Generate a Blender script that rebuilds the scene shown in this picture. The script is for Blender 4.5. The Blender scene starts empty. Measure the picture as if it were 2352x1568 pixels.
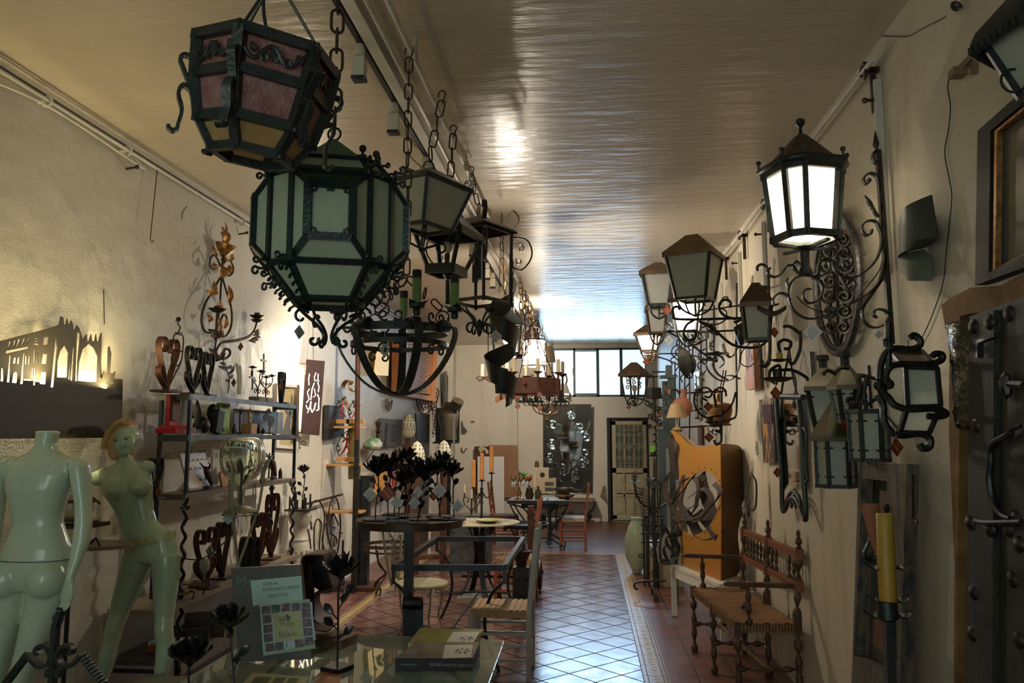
import bpy,math,random
from mathutils import Vector as V,Matrix
from mathutils.geometry import tessellate_polygon
from math import sin,cos,pi,tan,atan,atan2,radians,sqrt
random.seed(7)
C=bpy.context.scene.collection
XL,XR,YB,ZC=-3.0,1.45,16.85,3.68
F,CX,CY,H=1829.3,1176.0,784.0,1.75
PITCH,YAW=atan(216/F),radians(5.396)
FWD=V((-sin(YAW)*cos(PITCH),cos(YAW)*cos(PITCH),sin(PITCH)))
RGT=V((cos(YAW),sin(YAW),0));UPV=RGT.cross(FWD)
CAM=V((0,0,H))
cam=bpy.data.cameras.new('camera');co=bpy.data.objects.new('camera',cam);C.objects.link(co)
cam.sensor_width=36;cam.lens=F/2352*36;cam.clip_start=.05
co.matrix_world=Matrix(((RGT.x,UPV.x,-FWD.x,0),(RGT.y,UPV.y,-FWD.y,0),(RGT.z,UPV.z,-FWD.z,H),(0,0,0,1)))
bpy.context.scene.camera=co
def ray(u,v):return FWD*F+RGT*(u-CX)-UPV*(v-CY)
def PY(u,v,y):r=ray(u,v);return CAM+r*(y/r.y)
def PX(u,v,x):r=ray(u,v);return CAM+r*(x/r.x)
def PZ(u,v,z):r=ray(u,v);return CAM+r*((z-H)/r.z)
def onY(y):return lambda u,v:PY(u,v,y)
def onX(x):return lambda u,v:PX(u,v,x)
def onP(p,n):
 p=V(p);n=V(n)
 def f(u,v):
  r=ray(u,v);return CAM+r*((p-CAM).dot(n)/r.dot(n))
 return f
def cr(p,k=6,closed=False):
 p=[V(q)for q in p];n=len(p);out=[]
 if n<3 and not closed:return p
 for i in range(n if closed else n-1):
  if closed:a,b,c,d=p[i-1],p[i],p[(i+1)%n],p[(i+2)%n]
  else:a,b,c,d=p[max(i-1,0)],p[i],p[i+1],p[min(i+2,n-1)]
  for j in range(k):
   t=j/k
   out.append(.5*((2*b)+(c-a)*t+(2*a-5*b+4*c-d)*t*t+(3*b-a-3*c+d)*t**3))
 if not closed:out.append(p[-1])
 return out
def spir(cx,cy,r0,a0,turns,r1=None,n=16):
 r1=r0*.2 if r1 is None else r1;N=max(4,int(n*abs(turns)))
 return[(cx+(r0+(r1-r0)*i/N)*cos(radians(a0)+2*pi*turns*i/N),cy+(r0+(r1-r0)*i/N)*sin(radians(a0)+2*pi*turns*i/N))for i in range(N+1)]
def cscroll(x0,y0,x1,y1,s=1,r=.22,turns=1.2,bulge=.35):
 dx,dy=x1-x0,y1-y0;L=sqrt(dx*dx+dy*dy);tx,ty=dx/L,dy/L;nx,ny=-ty*s,tx*s;R=r*L
 def loc(a,b):return(x0+tx*a+nx*b,y0+ty*a+ny*b)
 out=[]
 N=14
 for i in range(N,-1,-1):
  th=2*pi*turns*i/N;rr=R*(1-.75*i/N)
  out.append(loc(R+rr*cos(pi/2+th*1)-0,bulge*L-R+rr*sin(pi/2+th)))
 for i in range(N+1):
  th=2*pi*turns*i/N;rr=R*(1-.75*i/N)
  out.append(loc(L-R+rr*cos(pi/2-th),bulge*L-R+rr*sin(pi/2-th)))
 return out
def sscroll(x0,y0,x1,y1,s=1,r=.2,turns=1.1):
 dx,dy=x1-x0,y1-y0;L=sqrt(dx*dx+dy*dy);tx,ty=dx/L,dy/L;nx,ny=-ty*s,tx*s;R=r*L
 def loc(a,b):return(x0+tx*a+nx*b,y0+ty*a+ny*b)
 out=[];N=14
 for i in range(N,-1,-1):
  th=2*pi*turns*i/N;rr=R*(1-.75*i/N);out.append(loc(R+rr*cos(pi/2+th),rr*sin(pi/2+th)))
 for i in range(N+1):
  th=2*pi*turns*i/N;rr=R*(1-.75*i/N);out.append(loc(L-R+rr*cos(-pi/2+th),rr*sin(-pi/2+th)))
 return out
def m3(pts,fn):return[fn(*q)for q in pts]
def ell(cx,cy,rx,ry,n=24,a0=0,a1=360):
 return[(cx+rx*cos(radians(a0+(a1-a0)*i/n)),cy+ry*sin(radians(a0+(a1-a0)*i/n)))for i in range(n+(0 if a1-a0==360 else 1))]
def c3(c,r,ax='z',n=24,r2=None,a0=0):
 r2=r if r2 is None else r2;c=V(c);o=[]
 for i in range(n):
  a=a0+2*pi*i/n;x,y=r*cos(a),r2*sin(a)
  o.append(c+(V((x,y,0))if ax=='z' else V((x,0,y))if ax=='y' else V((0,x,y))))
 return o
class MB:
 def __init__(s):s.v=[];s.f=[];s.fm=[];s.mk=[]
 def cut(s):s.mk.append((len(s.v),len(s.f)))
 def add(s,vs,fs,m=0):
  b=len(s.v);s.v+=[V(q)for q in vs];s.f+=[tuple(i+b for i in f)for f in fs];s.fm+=[m]*len(fs);return s
 def box(s,c,d,rz=0,m=0,R=None):
  c=V(c);hx,hy,hz=d[0]/2,d[1]/2,d[2]/2;R=R or Matrix.Rotation(rz,3,'Z')
  vs=[c+R@V((x*hx,y*hy,z*hz))for x in(-1,1)for y in(-1,1)for z in(-1,1)]
  return s.add(vs,[(0,1,3,2),(4,6,7,5),(0,4,5,1),(2,3,7,6),(0,2,6,4),(1,5,7,3)],m)
 def mm(s,a,b,m=0):a=V(a);b=V(b);return s.box((a+b)/2,[abs(q)for q in(b-a)],m=m)
 def beam(s,a,b,w,h,up=(0,0,1),m=0):
  a=V(a);b=V(b);t=(b-a).normalized();up=V(up)
  sd=t.cross(up)
  if sd.length<1e-4:sd=t.cross(V((1,0,0)))
  sd.normalize();u=sd.cross(t)
  vs=[p+sd*(x*w/2)+u*(y*h/2)for p in(a,b)for x in(-1,1)for y in(-1,1)]
  return s.add(vs,[(0,1,3,2),(4,6,7,5),(0,4,5,1),(2,3,7,6),(0,2,6,4),(1,5,7,3)],m)
 def tube(s,pts,r,n=8,closed=False,m=0,cap=True,twist=0,sq=False):
  pts=[V(p)for p in pts];q=[pts[0]]
  for p in pts[1:]:
   if(p-q[-1]).length>1e-5:q.append(p)
  pts=q;N=len(pts)
  if N<2:return s
  if sq:n=4
  rr=r if isinstance(r,(list,tuple))else[r]*N
  if len(rr)!=N:rr=[rr[min(int(i*(len(rr)-1)/(N-1)),len(rr)-2)]+(rr[min(int(i*(len(rr)-1)/(N-1)),len(rr)-2)+1]-rr[min(int(i*(len(rr)-1)/(N-1)),len(rr)-2)])*(i*(len(rr)-1)/(N-1)-min(int(i*(len(rr)-1)/(N-1)),len(rr)-2))for i in range(N)]
  T=[]
  for i in range(N):
   a=pts[i-1]if(i or closed)else pts[0];b=pts[(i+1)%N]if(i<N-1 or closed)else pts[-1]
   t=b-a;T.append(t.normalized()if t.length>1e-9 else V((0,0,1)))
  u=T[0].cross(V((0,0,1)))
  if u.length<.05:u=T[0].cross(V((0,1,0)))
  u.normalize();vs=[]
  for i in range(N):
   u=u-T[i]*u.dot(T[i]);u.normalize();w=T[i].cross(u)
   for k in range(n):
    a=2*pi*k/n+(pi/4 if sq else 0)+twist*i;vs.append(pts[i]+(u*cos(a)+w*sin(a))*rr[i]*(1.25 if sq else 1))
  fs=[]
  for i in range(N if closed else N-1):
   for k in range(n):
    a=i*n+k;b=i*n+(k+1)%n;c=((i+1)%N)*n;fs.append((a,b,c+(k+1)%n,c+k))
  if cap and not closed:fs.append(tuple(range(n-1,-1,-1)));fs.append(tuple((N-1)*n+k for k in range(n)))
  return s.add(vs,fs,m)
 def strip(s,pts,w,t,wd=(0,1,0),m=0,closed=False):
  pts=[V(p)for p in pts];N=len(pts);wd=V(wd).normalized();vs=[]
  ww=w if isinstance(w,(list,tuple))else None
  for i in range(N):
   a=pts[i-1]if(i or closed)else pts[0];b=pts[(i+1)%N]if(i<N-1 or closed)else pts[-1]
   T=(b-a);T=T.normalized()if T.length>1e-9 else V((0,0,1));nn=T.cross(wd)
   nn=nn.normalized()if nn.length>1e-4 else V((1,0,0));W=ww[min(i,len(ww)-1)]if ww else w
   for x,y in((-1,-1),(1,-1),(1,1),(-1,1)):vs.append(pts[i]+wd*(x*W/2)+nn*(y*t/2))
  fs=[]
  for i in range(N if closed else N-1):
   for k in range(4):c=((i+1)%N)*4;fs.append((i*4+k,i*4+(k+1)%4,c+(k+1)%4,c+k))
  if not closed:fs+=[(3,2,1,0),tuple((N-1)*4+k for k in range(4))]
  return s.add(vs,fs,m)
 def lathe(s,c,prof,n=20,ax=(0,0,1),m=0,caps=True,a0=0,sy=1):
  c=V(c);ax=V(ax).normalized();u=ax.cross(V((0,1,0)))
  if u.length<.05:u=ax.cross(V((1,0,0)))
  u.normalize();w=ax.cross(u);vs=[]
  for r,z in prof:
   for k in range(n):a=a0+2*pi*k/n;vs.append(c+ax*z+(u*cos(a)+w*sin(a)*sy)*max(r,1e-4))
  fs=[(i*n+k,i*n+(k+1)%n,(i+1)*n+(k+1)%n,(i+1)*n+k)for i in range(len(prof)-1)for k in range(n)]
  if caps:fs+=[tuple(range(n-1,-1,-1)),tuple((len(prof)-1)*n+k for k in range(n))]
  return s.add(vs,fs,m)
 def ball(s,c,r,n=12,sc=(1,1,1),R=None,m=0):
  c=V(c);vs=[];k2=max(4,n//2)
  for i in range(k2+1):
   for k in range(n):
    ph=pi*i/k2;a=2*pi*k/n;p=V((r*sc[0]*sin(ph)*cos(a),r*sc[1]*sin(ph)*sin(a),r*sc[2]*cos(ph)))
    vs.append(c+(R@p if R else p))
  return s.add(vs,[(i*n+k,(i+1)*n+k,(i+1)*n+(k+1)%n,i*n+(k+1)%n)for i in range(k2)for k in range(n)],m)
 def plate(s,outer,holes,thick,m=0,center=True):
  loops=[[V(p)for p in outer]]+[[V(p)for p in h]for h in holes];th=V(thick)
  tri=tessellate_polygon(loops);fl=[p for l in loops for p in l];n=len(fl)
  o=-th/2 if center else V((0,0,0))
  vs=[p+o for p in fl]+[p+o+th for p in fl]
  fs=[tuple(t)for t in tri]+[tuple(i+n for i in reversed(t))for t in tri];b=0
  for l in loops:
   k=len(l);fs+=[(b+i,b+(i+1)%k,n+b+(i+1)%k,n+b+i)for i in range(k)];b+=k
  return s.add(vs,fs,m)
 def quad(s,a,b,c,d,m=0):return s.add([a,b,c,d],[(0,1,2,3)],m)
 def loft(s,rings,m=0,caps=True):
  n=len(rings[0]);vs=[p for r in rings for p in r]
  fs=[(i*n+k,i*n+(k+1)%n,(i+1)*n+(k+1)%n,(i+1)*n+k)for i in range(len(rings)-1)for k in range(n)]
  if caps:fs+=[tuple(range(n-1,-1,-1)),tuple((len(rings)-1)*n+k for k in range(n))]
  return s.add(vs,fs,m)
 def leaf(s,a,b,w,nrm,curl=.15,m=0,t=.002,k=6):
  a=V(a);b=V(b);d=b-a;L=d.length;d.normalize();nrm=V(nrm).normalized();sd=d.cross(nrm).normalized();up=[];dn=[]
  for i in range(k+1):
   x=i/k;h=sin(pi*min(1,x*.97+.03))**.8*w/2;z=nrm*(curl*L*sin(pi*x));c=a+d*(L*x)
   up.append((c+sd*h+z,c+z-nrm*(w*.12),c-sd*h+z))
  vs=[p for r in up for p in r];n0=len(vs);vs+=[p-nrm*t for p in vs];fs=[]
  for i in range(k):
   for j in(0,1):
    q=(i*3+j,i*3+j+1,(i+1)*3+j+1,(i+1)*3+j);fs+=[q,tuple(n0+x for x in reversed(q))]
  return s.add(vs,fs,m)
def mesh_obj(name,mb,mat,loc=(0,0,0),smooth=38,parent=None):
 me=bpy.data.meshes.new(name);L=V(loc)
 me.from_pydata([tuple(p-L)for p in mb.v],[],mb.f)
 for m in(mat if isinstance(mat,(list,tuple))else[mat]):me.materials.append(m)
 if any(mb.fm):me.polygons.foreach_set('material_index',mb.fm)
 me.validate();me.update()
 if smooth:me.shade_smooth();me.set_sharp_from_angle(angle=radians(smooth))
 o=bpy.data.objects.new(name,me);C.objects.link(o)
 if parent:o.parent=parent
 else:o.location=L
 return o
def tag(o,label,cat,group=None):
 o['label']=label;o['category']=cat
 if group:o['group']=group
 return o
class T:
 """a thing: Empty at its base; parts are given in world coordinates"""
 def __init__(s,name,label,cat,loc,group=None):
  s.o=bpy.data.objects.new(name,None);C.objects.link(s.o);s.L=V(loc);s.o.location=s.L
  s.o.empty_display_size=.05;tag(s.o,label,cat,group)
 def p(s,name,mb,mat,smooth=38,parent=None):
  if mb.mk:
   a=(0,0)
   for b in mb.mk:
    if b[1]>a[1]:
     q=MB();q.v=mb.v[a[0]:b[0]];q.f=[tuple(i-a[0]for i in f)for f in mb.f[a[1]:b[1]]];q.fm=mb.fm[a[1]:b[1]];o=mesh_obj(name,q,mat,s.L,smooth,parent or s.o)
    a=b
   return o
  return mesh_obj(name,mb,mat,s.L,smooth,parent or s.o)
def single(name,label,cat,mb,mat,loc,group=None,smooth=38):
 return tag(mesh_obj(name,mb,mat,loc,smooth),label,cat,group)
def struct(name,mb,mat,smooth=0,parent=None,loc=(0,0,0)):
 o=mesh_obj(name,mb,mat,loc,smooth,parent)
 if not parent:o['kind']='structure'
 return o
def kids(o):return[c for c in bpy.data.objects if c.parent==o]
def dup(o,loc,rz=None,label=None,group=None,sc=None):
 k=kids(o);r=o.copy();C.objects.link(r);r.location=V(loc)
 if rz is not None:r.rotation_euler=(0,0,rz)
 if label:r['label']=label
 if group:r['group']=group
 if sc:r.scale=(sc,sc,sc)
 for ch in k:
  k2=kids(ch);c=ch.copy();C.objects.link(c);c.parent=r
  for g in k2:d=g.copy();C.objects.link(d);d.parent=c
 return r
def textmb(mb,s,o,ex,ey,size,m=0,depth=.0008,align='CENTER'):
 """flat lettering laid on a surface: origin o, ex = reading direction, ey = up"""
 cu=bpy.data.curves.new('t','FONT');cu.body=s;cu.size=size;cu.align_x=align;cu.align_y='CENTER';cu.resolution_u=2
 ob=bpy.data.objects.new('t',cu);C.objects.link(ob);bpy.context.view_layer.update()
 me=bpy.data.meshes.new_from_object(ob.evaluated_get(bpy.context.evaluated_depsgraph_get()))
 o=V(o);ex=V(ex).normalized();ey=V(ey).normalized();n=ex.cross(ey)
 mb.add([o+ex*v.co.x+ey*v.co.y+n*depth for v in me.vertices],[tuple(p.vertices)for p in me.polygons],m)
 bpy.data.objects.remove(ob);bpy.data.meshes.remove(me)
def mat(name,col,rough=.6,metal=0,col2=None,ns=8,bump=0,bs=40,emit=None,es=1,trans=0,alpha=1,ior=1.45,coat=0,tl=0,mixw=(.35,.65),sc=None,spec=None,sss=0):
 m=bpy.data.materials.new(name);m.use_nodes=True;nt=m.node_tree;b=nt.nodes['Principled BSDF'];I=b.inputs
 I['Base Color'].default_value=(*col,1);I['Roughness'].default_value=rough;I['Metallic'].default_value=metal
 I['IOR'].default_value=ior;I['Transmission Weight'].default_value=trans;I['Alpha'].default_value=alpha;I['Coat Weight'].default_value=coat
 if spec is not None:I['Specular IOR Level'].default_value=spec
 tc=nt.nodes.new('ShaderNodeTexCoord')
 def noise(scale,det=4):
  n=nt.nodes.new('ShaderNodeTexNoise');n.inputs['Scale'].default_value=scale;n.inputs['Detail'].default_value=det
  if sc:
   mp=nt.nodes.new('ShaderNodeMapping');mp.inputs['Scale'].default_value=sc
   nt.links.new(tc.outputs['Object'],mp.inputs['Vector']);nt.links.new(mp.outputs['Vector'],n.inputs['Vector'])
  else:nt.links.new(tc.outputs['Object'],n.inputs['Vector'])
  return n
 if col2:
  n=noise(ns);r=nt.nodes.new('ShaderNodeValToRGB');r.color_ramp.elements[0].position=mixw[0];r.color_ramp.elements[1].position=mixw[1]
  r.color_ramp.elements[0].color=(*col,1);r.color_ramp.elements[1].color=(*col2,1)
  nt.links.new(n.outputs['Fac'],r.inputs['Fac']);nt.links.new(r.outputs['Color'],I['Base Color'])
 if bump:
  n=noise(bs,3);bp=nt.nodes.new('ShaderNodeBump');bp.inputs['Strength'].default_value=bump;bp.inputs['Distance'].default_value=.01
  nt.links.new(n.outputs['Fac'],bp.inputs['Height']);nt.links.new(bp.outputs['Normal'],I['Normal'])
 if emit:I['Emission Color'].default_value=(*emit,1);I['Emission Strength'].default_value=es
 if tl:
  t=nt.nodes.new('ShaderNodeBsdfTranslucent');t.inputs['Color'].default_value=(*col,1);mx=nt.nodes.new('ShaderNodeMixShader');mx.inputs[0].default_value=tl
  nt.links.new(b.outputs[0],mx.inputs[1]);nt.links.new(t.outputs[0],mx.inputs[2]);nt.links.new(mx.outputs[0],nt.nodes['Material Output'].inputs['Surface'])
 return m
M={}
M['iron']=mat('wrought_iron',(.022,.021,.019),.42,.7,(.05,.045,.035),30,.25,120)
M['iron2']=mat('black_painted_iron',(.016,.02,.018),.35,.3,(.03,.034,.03),25,.2,90)
M['irong']=mat('greenish_black_iron',(.012,.03,.026),.35,.4,(.02,.022,.02),14,.2,80)
M['ironb']=mat('brown_iron',(.075,.045,.03),.45,.6,(.04,.028,.022),20,.2,90)
M['rust']=mat('rusty_sheet_iron',(.11,.04,.022),.6,.4,(.06,.025,.016),9,.15,60)
M['steel']=mat('raw_steel',(.16,.16,.155),.38,.9,(.1,.09,.08),12)
M['steeld']=mat('dark_blue_steel',(.05,.055,.06),.4,.8,(.03,.03,.032),9)
M['gold']=mat('gilded_iron',(.42,.22,.07),.4,.7,(.2,.09,.03),40,.3,90)
M['brass']=mat('aged_brass',(.35,.22,.08),.35,.9,(.2,.12,.05),20)
M['frost']=mat('frosted_glass',(.50,.52,.42),.35,0,(.44,.46,.37),6,tl=.35)
M['frostg']=mat('green_frosted_glass',(.52,.55,.40),.25,0,(.38,.50,.34),4,tl=.4)
M['hammer']=mat('hammered_glass',(.42,.43,.40),.2,0,bump=.6,bs=180,tl=.4)
M['lit']=mat('opal_glass',(.72,.70,.64),.4,0,tl=.36)
M['bulb']=mat('bulb_light',(1,1,1),.5,emit=(1,.9,.72),es=55)
M['white']=mat('white_paint',(.62,.6,.54),.5,0,(.52,.49,.42),4)
M['cream']=mat('cream_plastic',(.5,.45,.34),.45)
M['paper']=mat('paper',(.5,.53,.52),.7)
M['ink']=mat('grey_ink',(.1,.11,.12),.7)
M['black']=mat('matt_black',(.012,.012,.012),.6)
M['tagred']=mat('dark_red_card',(.16,.02,.012),.5)
M['tagtxt']=mat('orange_lettering',(.75,.32,.06),.5)
M['wood']=mat('brown_wood',(.14,.06,.028),.45,0,(.075,.032,.016),5,.1,30,sc=(12,12,1.2))
M['redwood']=mat('red_varnished_wood',(.26,.065,.022),.35,0,(.17,.04,.016),6,sc=(10,10,1.5))
M['pine']=mat('light_pine',(.52,.28,.10),.45,0,(.42,.21,.07),5,sc=(2,12,12))
M['candle']=mat('orange_candle_wax',(.52,.22,.06),.5,0,(.42,.16,.04),10)
M['green']=mat('green_candle_sleeve',(.17,.27,.10),.35,0,(.10,.17,.05),12,sc=(1,1,.2))
M['wax']=mat('ivory_wax',(.6,.5,.34),.4)
M['rope']=mat('woven_straw',(.33,.2,.09),.8,0,(.2,.11,.05),40,.5,60)
M['clay']=mat('terracotta',(.27,.10,.05),.7)
M['red']=mat('red_enamel',(.4,.015,.015),.3)
M['mirror']=mat('mirror_glass',(.42,.42,.39),.04,1)
M['glass']=mat('clear_glass',(.9,.95,.92),.02,trans=1,ior=1.45)
M['cord']=mat('black_cord',(.01,.01,.01),.5)
IR=M['iron']
M['rosei']=mat('polished_dark_iron',(.05,.05,.052),.3,.85,(.025,.025,.03),18,.15,60)
# ================= SETTING =================
def wallmat(name,col,col2,rough,bump,stain=None):
 m=mat(name,col,rough,0,col2,1.3,0,9,mixw=(.3,.75));nt=m.node_tree;b=nt.nodes['Principled BSDF']
 tc=nt.nodes.new('ShaderNodeTexCoord');n1=nt.nodes.new('ShaderNodeTexNoise');n1.inputs['Scale'].default_value=5;n1.inputs['Detail'].default_value=2
 n2=nt.nodes.new('ShaderNodeTexNoise');n2.inputs['Scale'].default_value=70;n2.inputs['Detail'].default_value=3
 ad=nt.nodes.new('ShaderNodeMath');ad.operation='MULTIPLY_ADD';ad.inputs[1].default_value=.18
 nt.links.new(tc.outputs['Object'],n1.inputs['Vector']);nt.links.new(tc.outputs['Object'],n2.inputs['Vector'])
 nt.links.new(n2.outputs['Fac'],ad.inputs[0]);nt.links.new(n1.outputs['Fac'],ad.inputs[2])
 bp=nt.nodes.new('ShaderNodeBump');bp.inputs['Strength'].default_value=bump;bp.inputs['Distance'].default_value=.03
 nt.links.new(ad.outputs[0],bp.inputs['Height']);nt.links.new(bp.outputs['Normal'],b.inputs['Normal'])
 if stain:
  mp=nt.nodes.new('ShaderNodeMapping');mp.inputs['Scale'].default_value=(2.2,2.2,.35);n3=nt.nodes.new('ShaderNodeTexNoise');n3.inputs['Scale'].default_value=1.6;n3.inputs['Detail'].default_value=6
  nt.links.new(tc.outputs['Object'],mp.inputs['Vector']);nt.links.new(mp.outputs['Vector'],n3.inputs['Vector'])
  r=nt.nodes.new('ShaderNodeValToRGB');r.color_ramp.elements[0].position=.55;r.color_ramp.elements[1].position=.78
  r.color_ramp.elements[1].color=(.6,.6,.6,1)
  mx=nt.nodes.new('ShaderNodeMix');mx.data_type='RGBA';mx.inputs['B'].default_value=(*stain,1)
  src=b.inputs['Base Color'].links[0].from_socket
  nt.links.new(n3.outputs['Fac'],r.inputs['Fac']);nt.links.new(r.outputs['Color'],mx.inputs['Factor']);nt.links.new(src,mx.inputs['A']);nt.links.new(mx.outputs['Result'],b.inputs['Base Color'])
 return m
mwL=wallmat('painted_plaster_left',(.62,.59,.52),(.55,.52,.45),.42,.6)
mwR=wallmat('painted_plaster_right',(.58,.52,.41),(.52,.46,.34),.6,.5,(.36,.27,.13))
mwB=wallmat('painted_plaster_back',(.60,.55,.47),(.55,.50,.42),.6,.4,(.48,.41,.30))
mc=mat('glossy_ceiling_paint',(.52,.45,.35),.27,0,(.45,.39,.30),.8,0);nt=mc.node_tree;b=nt.nodes['Principled BSDF'];b.inputs['Coat Weight'].default_value=.0
tc=nt.nodes.new('ShaderNodeTexCoord');mp=nt.nodes.new('ShaderNodeMapping');mp.inputs['Scale'].default_value=(1.2,6,1)
n1=nt.nodes.new('ShaderNodeTexNoise');n1.inputs['Scale'].default_value=1.6;n1.inputs['Detail'].default_value=5;n1.inputs['Roughness'].default_value=.55
bp=nt.nodes.new('ShaderNodeBump');bp.inputs['Strength'].default_value=.38;bp.inputs['Distance'].default_value=.03
nt.links.new(tc.outputs['Object'],mp.inputs['Vector']);nt.links.new(mp.outputs['Vector'],n1.inputs['Vector']);nt.links.new(n1.outputs['Fac'],bp.inputs['Height']);nt.links.new(bp.outputs['Normal'],b.inputs['Normal'])
def tilemat(name,diag,size,c1,c2,rough=.22,w=None):
 m=mat(name,c1,rough);nt=m.node_tree;b=nt.nodes['Principled BSDF'];tc=nt.nodes.new('ShaderNodeTexCoord')
 mp=nt.nodes.new('ShaderNodeMapping');mp.inputs['Rotation'].default_value=(0,0,radians(45)if diag else 0);mp.inputs['Scale'].default_value=(1/size,1/(w or size),1)
 mp.inputs['Location'].default_value=(.13,.31,0)
 br=nt.nodes.new('ShaderNodeTexBrick');br.offset=0;br.inputs['Scale'].default_value=1;br.inputs['Brick Width'].default_value=1;br.inputs['Row Height'].default_value=1
 br.inputs['Mortar Size'].default_value=.0 if diag else .018;br.inputs['Color1'].default_value=(*c1,1);br.inputs['Color2'].default_value=(*c2,1);br.inputs['Mortar'].default_value=(.012,.008,.012,1)
 n=nt.nodes.new('ShaderNodeTexNoise');n.inputs['Scale'].default_value=7;n.inputs['Detail'].default_value=5
 mx=nt.nodes.new('ShaderNodeMix');mx.data_type='RGBA';mx.blend_type='MULTIPLY';mx.inputs['Factor'].default_value=.55
 nt.links.new(tc.outputs['Object'],mp.inputs['Vector']);nt.links.new(mp.outputs['Vector'],br.inputs['Vector']);nt.links.new(tc.outputs['Object'],n.inputs['Vector'])
 cr_=nt.nodes.new('ShaderNodeValToRGB');cr_.color_ramp.elements[0].position=.3;cr_.color_ramp.elements[0].color=(.45,.42,.42,1);cr_.color_ramp.elements[1].position=.7;cr_.color_ramp.elements[1].color=(1.15,1.1,1.1,1)
 nt.links.new(n.outputs['Fac'],cr_.inputs['Fac']);nt.links.new(br.outputs['Color'],mx.inputs['A']);nt.links.new(cr_.outputs['Color'],mx.inputs['B']);nt.links.new(mx.outputs['Result'],b.inputs['Base Color'])
 r2=nt.nodes.new('ShaderNodeMapRange');r2.inputs['To Min'].default_value=rough;r2.inputs['To Max'].default_value=rough+.2;nt.links.new(n.outputs['Fac'],r2.inputs['Value']);nt.links.new(r2.outputs['Result'],b.inputs['Roughness'])
 bp=nt.nodes.new('ShaderNodeBump');bp.inputs['Strength'].default_value=.4;bp.inputs['Distance'].default_value=.004;bp.invert=True
 nt.links.new(br.outputs['Fac'],bp.inputs['Height'])
 bp2=nt.nodes.new('ShaderNodeBump');bp2.inputs['Strength'].default_value=.12;bp2.inputs['Distance'].default_value=.01;nt.links.new(n.outputs['Fac'],bp2.inputs['Height']);nt.links.new(bp.outputs['Normal'],bp2.inputs['Normal']);nt.links.new(bp2.outputs['Normal'],b.inputs['Normal'])
 return m
tA=tilemat('terracotta_tiles_diagonal',True,.273,(.17,.085,.065),(.115,.062,.052),.11)
tB=tilemat('terracotta_tiles_straight',False,.273,(.17,.068,.042),(.145,.062,.045),.28)
tW=mat('inlay_border_tiles',(.34,.22,.10),.3,0,(.28,.17,.08),8)
tP=mat('inlay_pattern',(.48,.36,.19),.3);tG=mat('border_grout',(.04,.028,.02),.5)
FY0,FY1=5.62,12.15;fx0,fx1=-2.28,.38
f=MB();f.mm((XL-.3,-2,-.06),(XR+.3,YB+.2,-.004));struct('floor',f,tB)
f=MB();f.mm((fx0,FY0,-.01),(fx1,FY1,0));fl=struct('floor_diagonal_field',f,tA)
f=MB();D_=.386;k=-40
while k<60:
 for s in(1,-1):
  c0=k*D_+FY0-.04;pts=[]
  xa,xb=fx0,fx1;ya=c0+s*(xa-fx0);yb=c0+s*(xb-fx0)
  t0=max(0,min((FY0-c0)*s,(FY1-c0)*s));t1=min(fx1-fx0,max((FY0-c0)*s,(FY1-c0)*s))
  if t1>t0+.01:
   n_=V((-s,1,0)).normalized()*.0045;a,b=V((fx0+t0,c0+s*t0,.0008)),V((fx0+t1,c0+s*t1,.0008));f.quad(a-n_,b-n_,b+n_,a+n_)
 k+=1
mesh_obj('tile_joints',f,mat('dark_tile_joint',(.008,.005,.012),.95,spec=.05),smooth=0,parent=fl)
def border(x0,x1,y0,y1,along):
 d=MB();d.mm((x0,y0,-.01),(x1,y1,.0005));e=MB();w=.018
 if along=='y':
  for x in(x0,x1-w,x0+.035,x1-.045):e.mm((x,y0,0),(x+w*.45,y1,.0011))
  y=y0
  while y<y1:e.mm((x0,y,0),(x1,y+.005,.001));y+=.273
 else:
  for y in(y0,y1-w):e.mm((x0,y,0),(x1,y+w*.5,.0011))
  x=x0
  while x<x1:e.mm((x,y0,0),(x+.005,y1,.001));x+=.273
 p=MB()
 if along=='y':
  y=y0+.09;xm=(x0+x1)/2;r=(x1-x0)*.23
  while y<y1-.1:
   for k in(-1,1):
    c=[V((xm+k*r*.55*sin(a*.5236)*1.3,y+.075*(a/6-1),.0014))for a in range(13)]
    p.strip(c,.0012,.011,(0,0,1))
   p.strip([V((xm+r*.35*cos(t),y+.02*sin(t),.0014))for t in[i*.7854 for i in range(8)]],.0012,.006,(0,0,1),closed=True);y+=.15
 o=mesh_obj('trim_%d'%(10+len([q for q in bpy.data.objects if q.name.startswith('trim')])),d,tW,smooth=0);o['kind']='structure'
 mesh_obj('border_grout',e,tG,smooth=0,parent=o)
 if p.v:mesh_obj('inlay_pattern',p,tP,smooth=0,parent=o)
border(-2.43,-2.28,FY0,FY1,'y');border(.38,.57,FY0,FY1,'y');border(-2.43,.57,FY0-.12,FY0,'x');border(-2.43,.57,FY1,FY1+.14,'x')
f=MB();f.mm((XL-.3,-2,ZC),(XR+.3,YB+.2,ZC+.1));struct('ceiling',f,mc)
f=MB();f.mm((XL-.2,-2,-.05),(XL,YB+.2,ZC+.02));struct('wall_left',f,mwL)
f=MB();f.mm((XR,-2,-.05),(XR+.2,YB+.2,ZC+.02));struct('wall_right',f,mwR)
f=MB();q=PY(1047,900,YB);f.mm((XL-.01,YB-.35,-.02),(q.x,YB+.1,ZC+.01));struct('trim_8',f,mwB)
wz0=PY(1350,911,YB).z;wz1=PY(1350,799,YB).z;wx0=PY(1236,850,YB).x;wx1=PY(1484,850,YB).x
dx0=PY(1396,1100,YB).x;dx1=PY(1489,1100,YB).x;dz1=PY(1440,962,YB).z
def hole(u0,v0,u1,v1):return[(u0,v0),(u1,v0),(u1,v1),(u0,v1)]
def bk(pl,y=YB):return[V((x,y,z))for x,z in pl]
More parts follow.
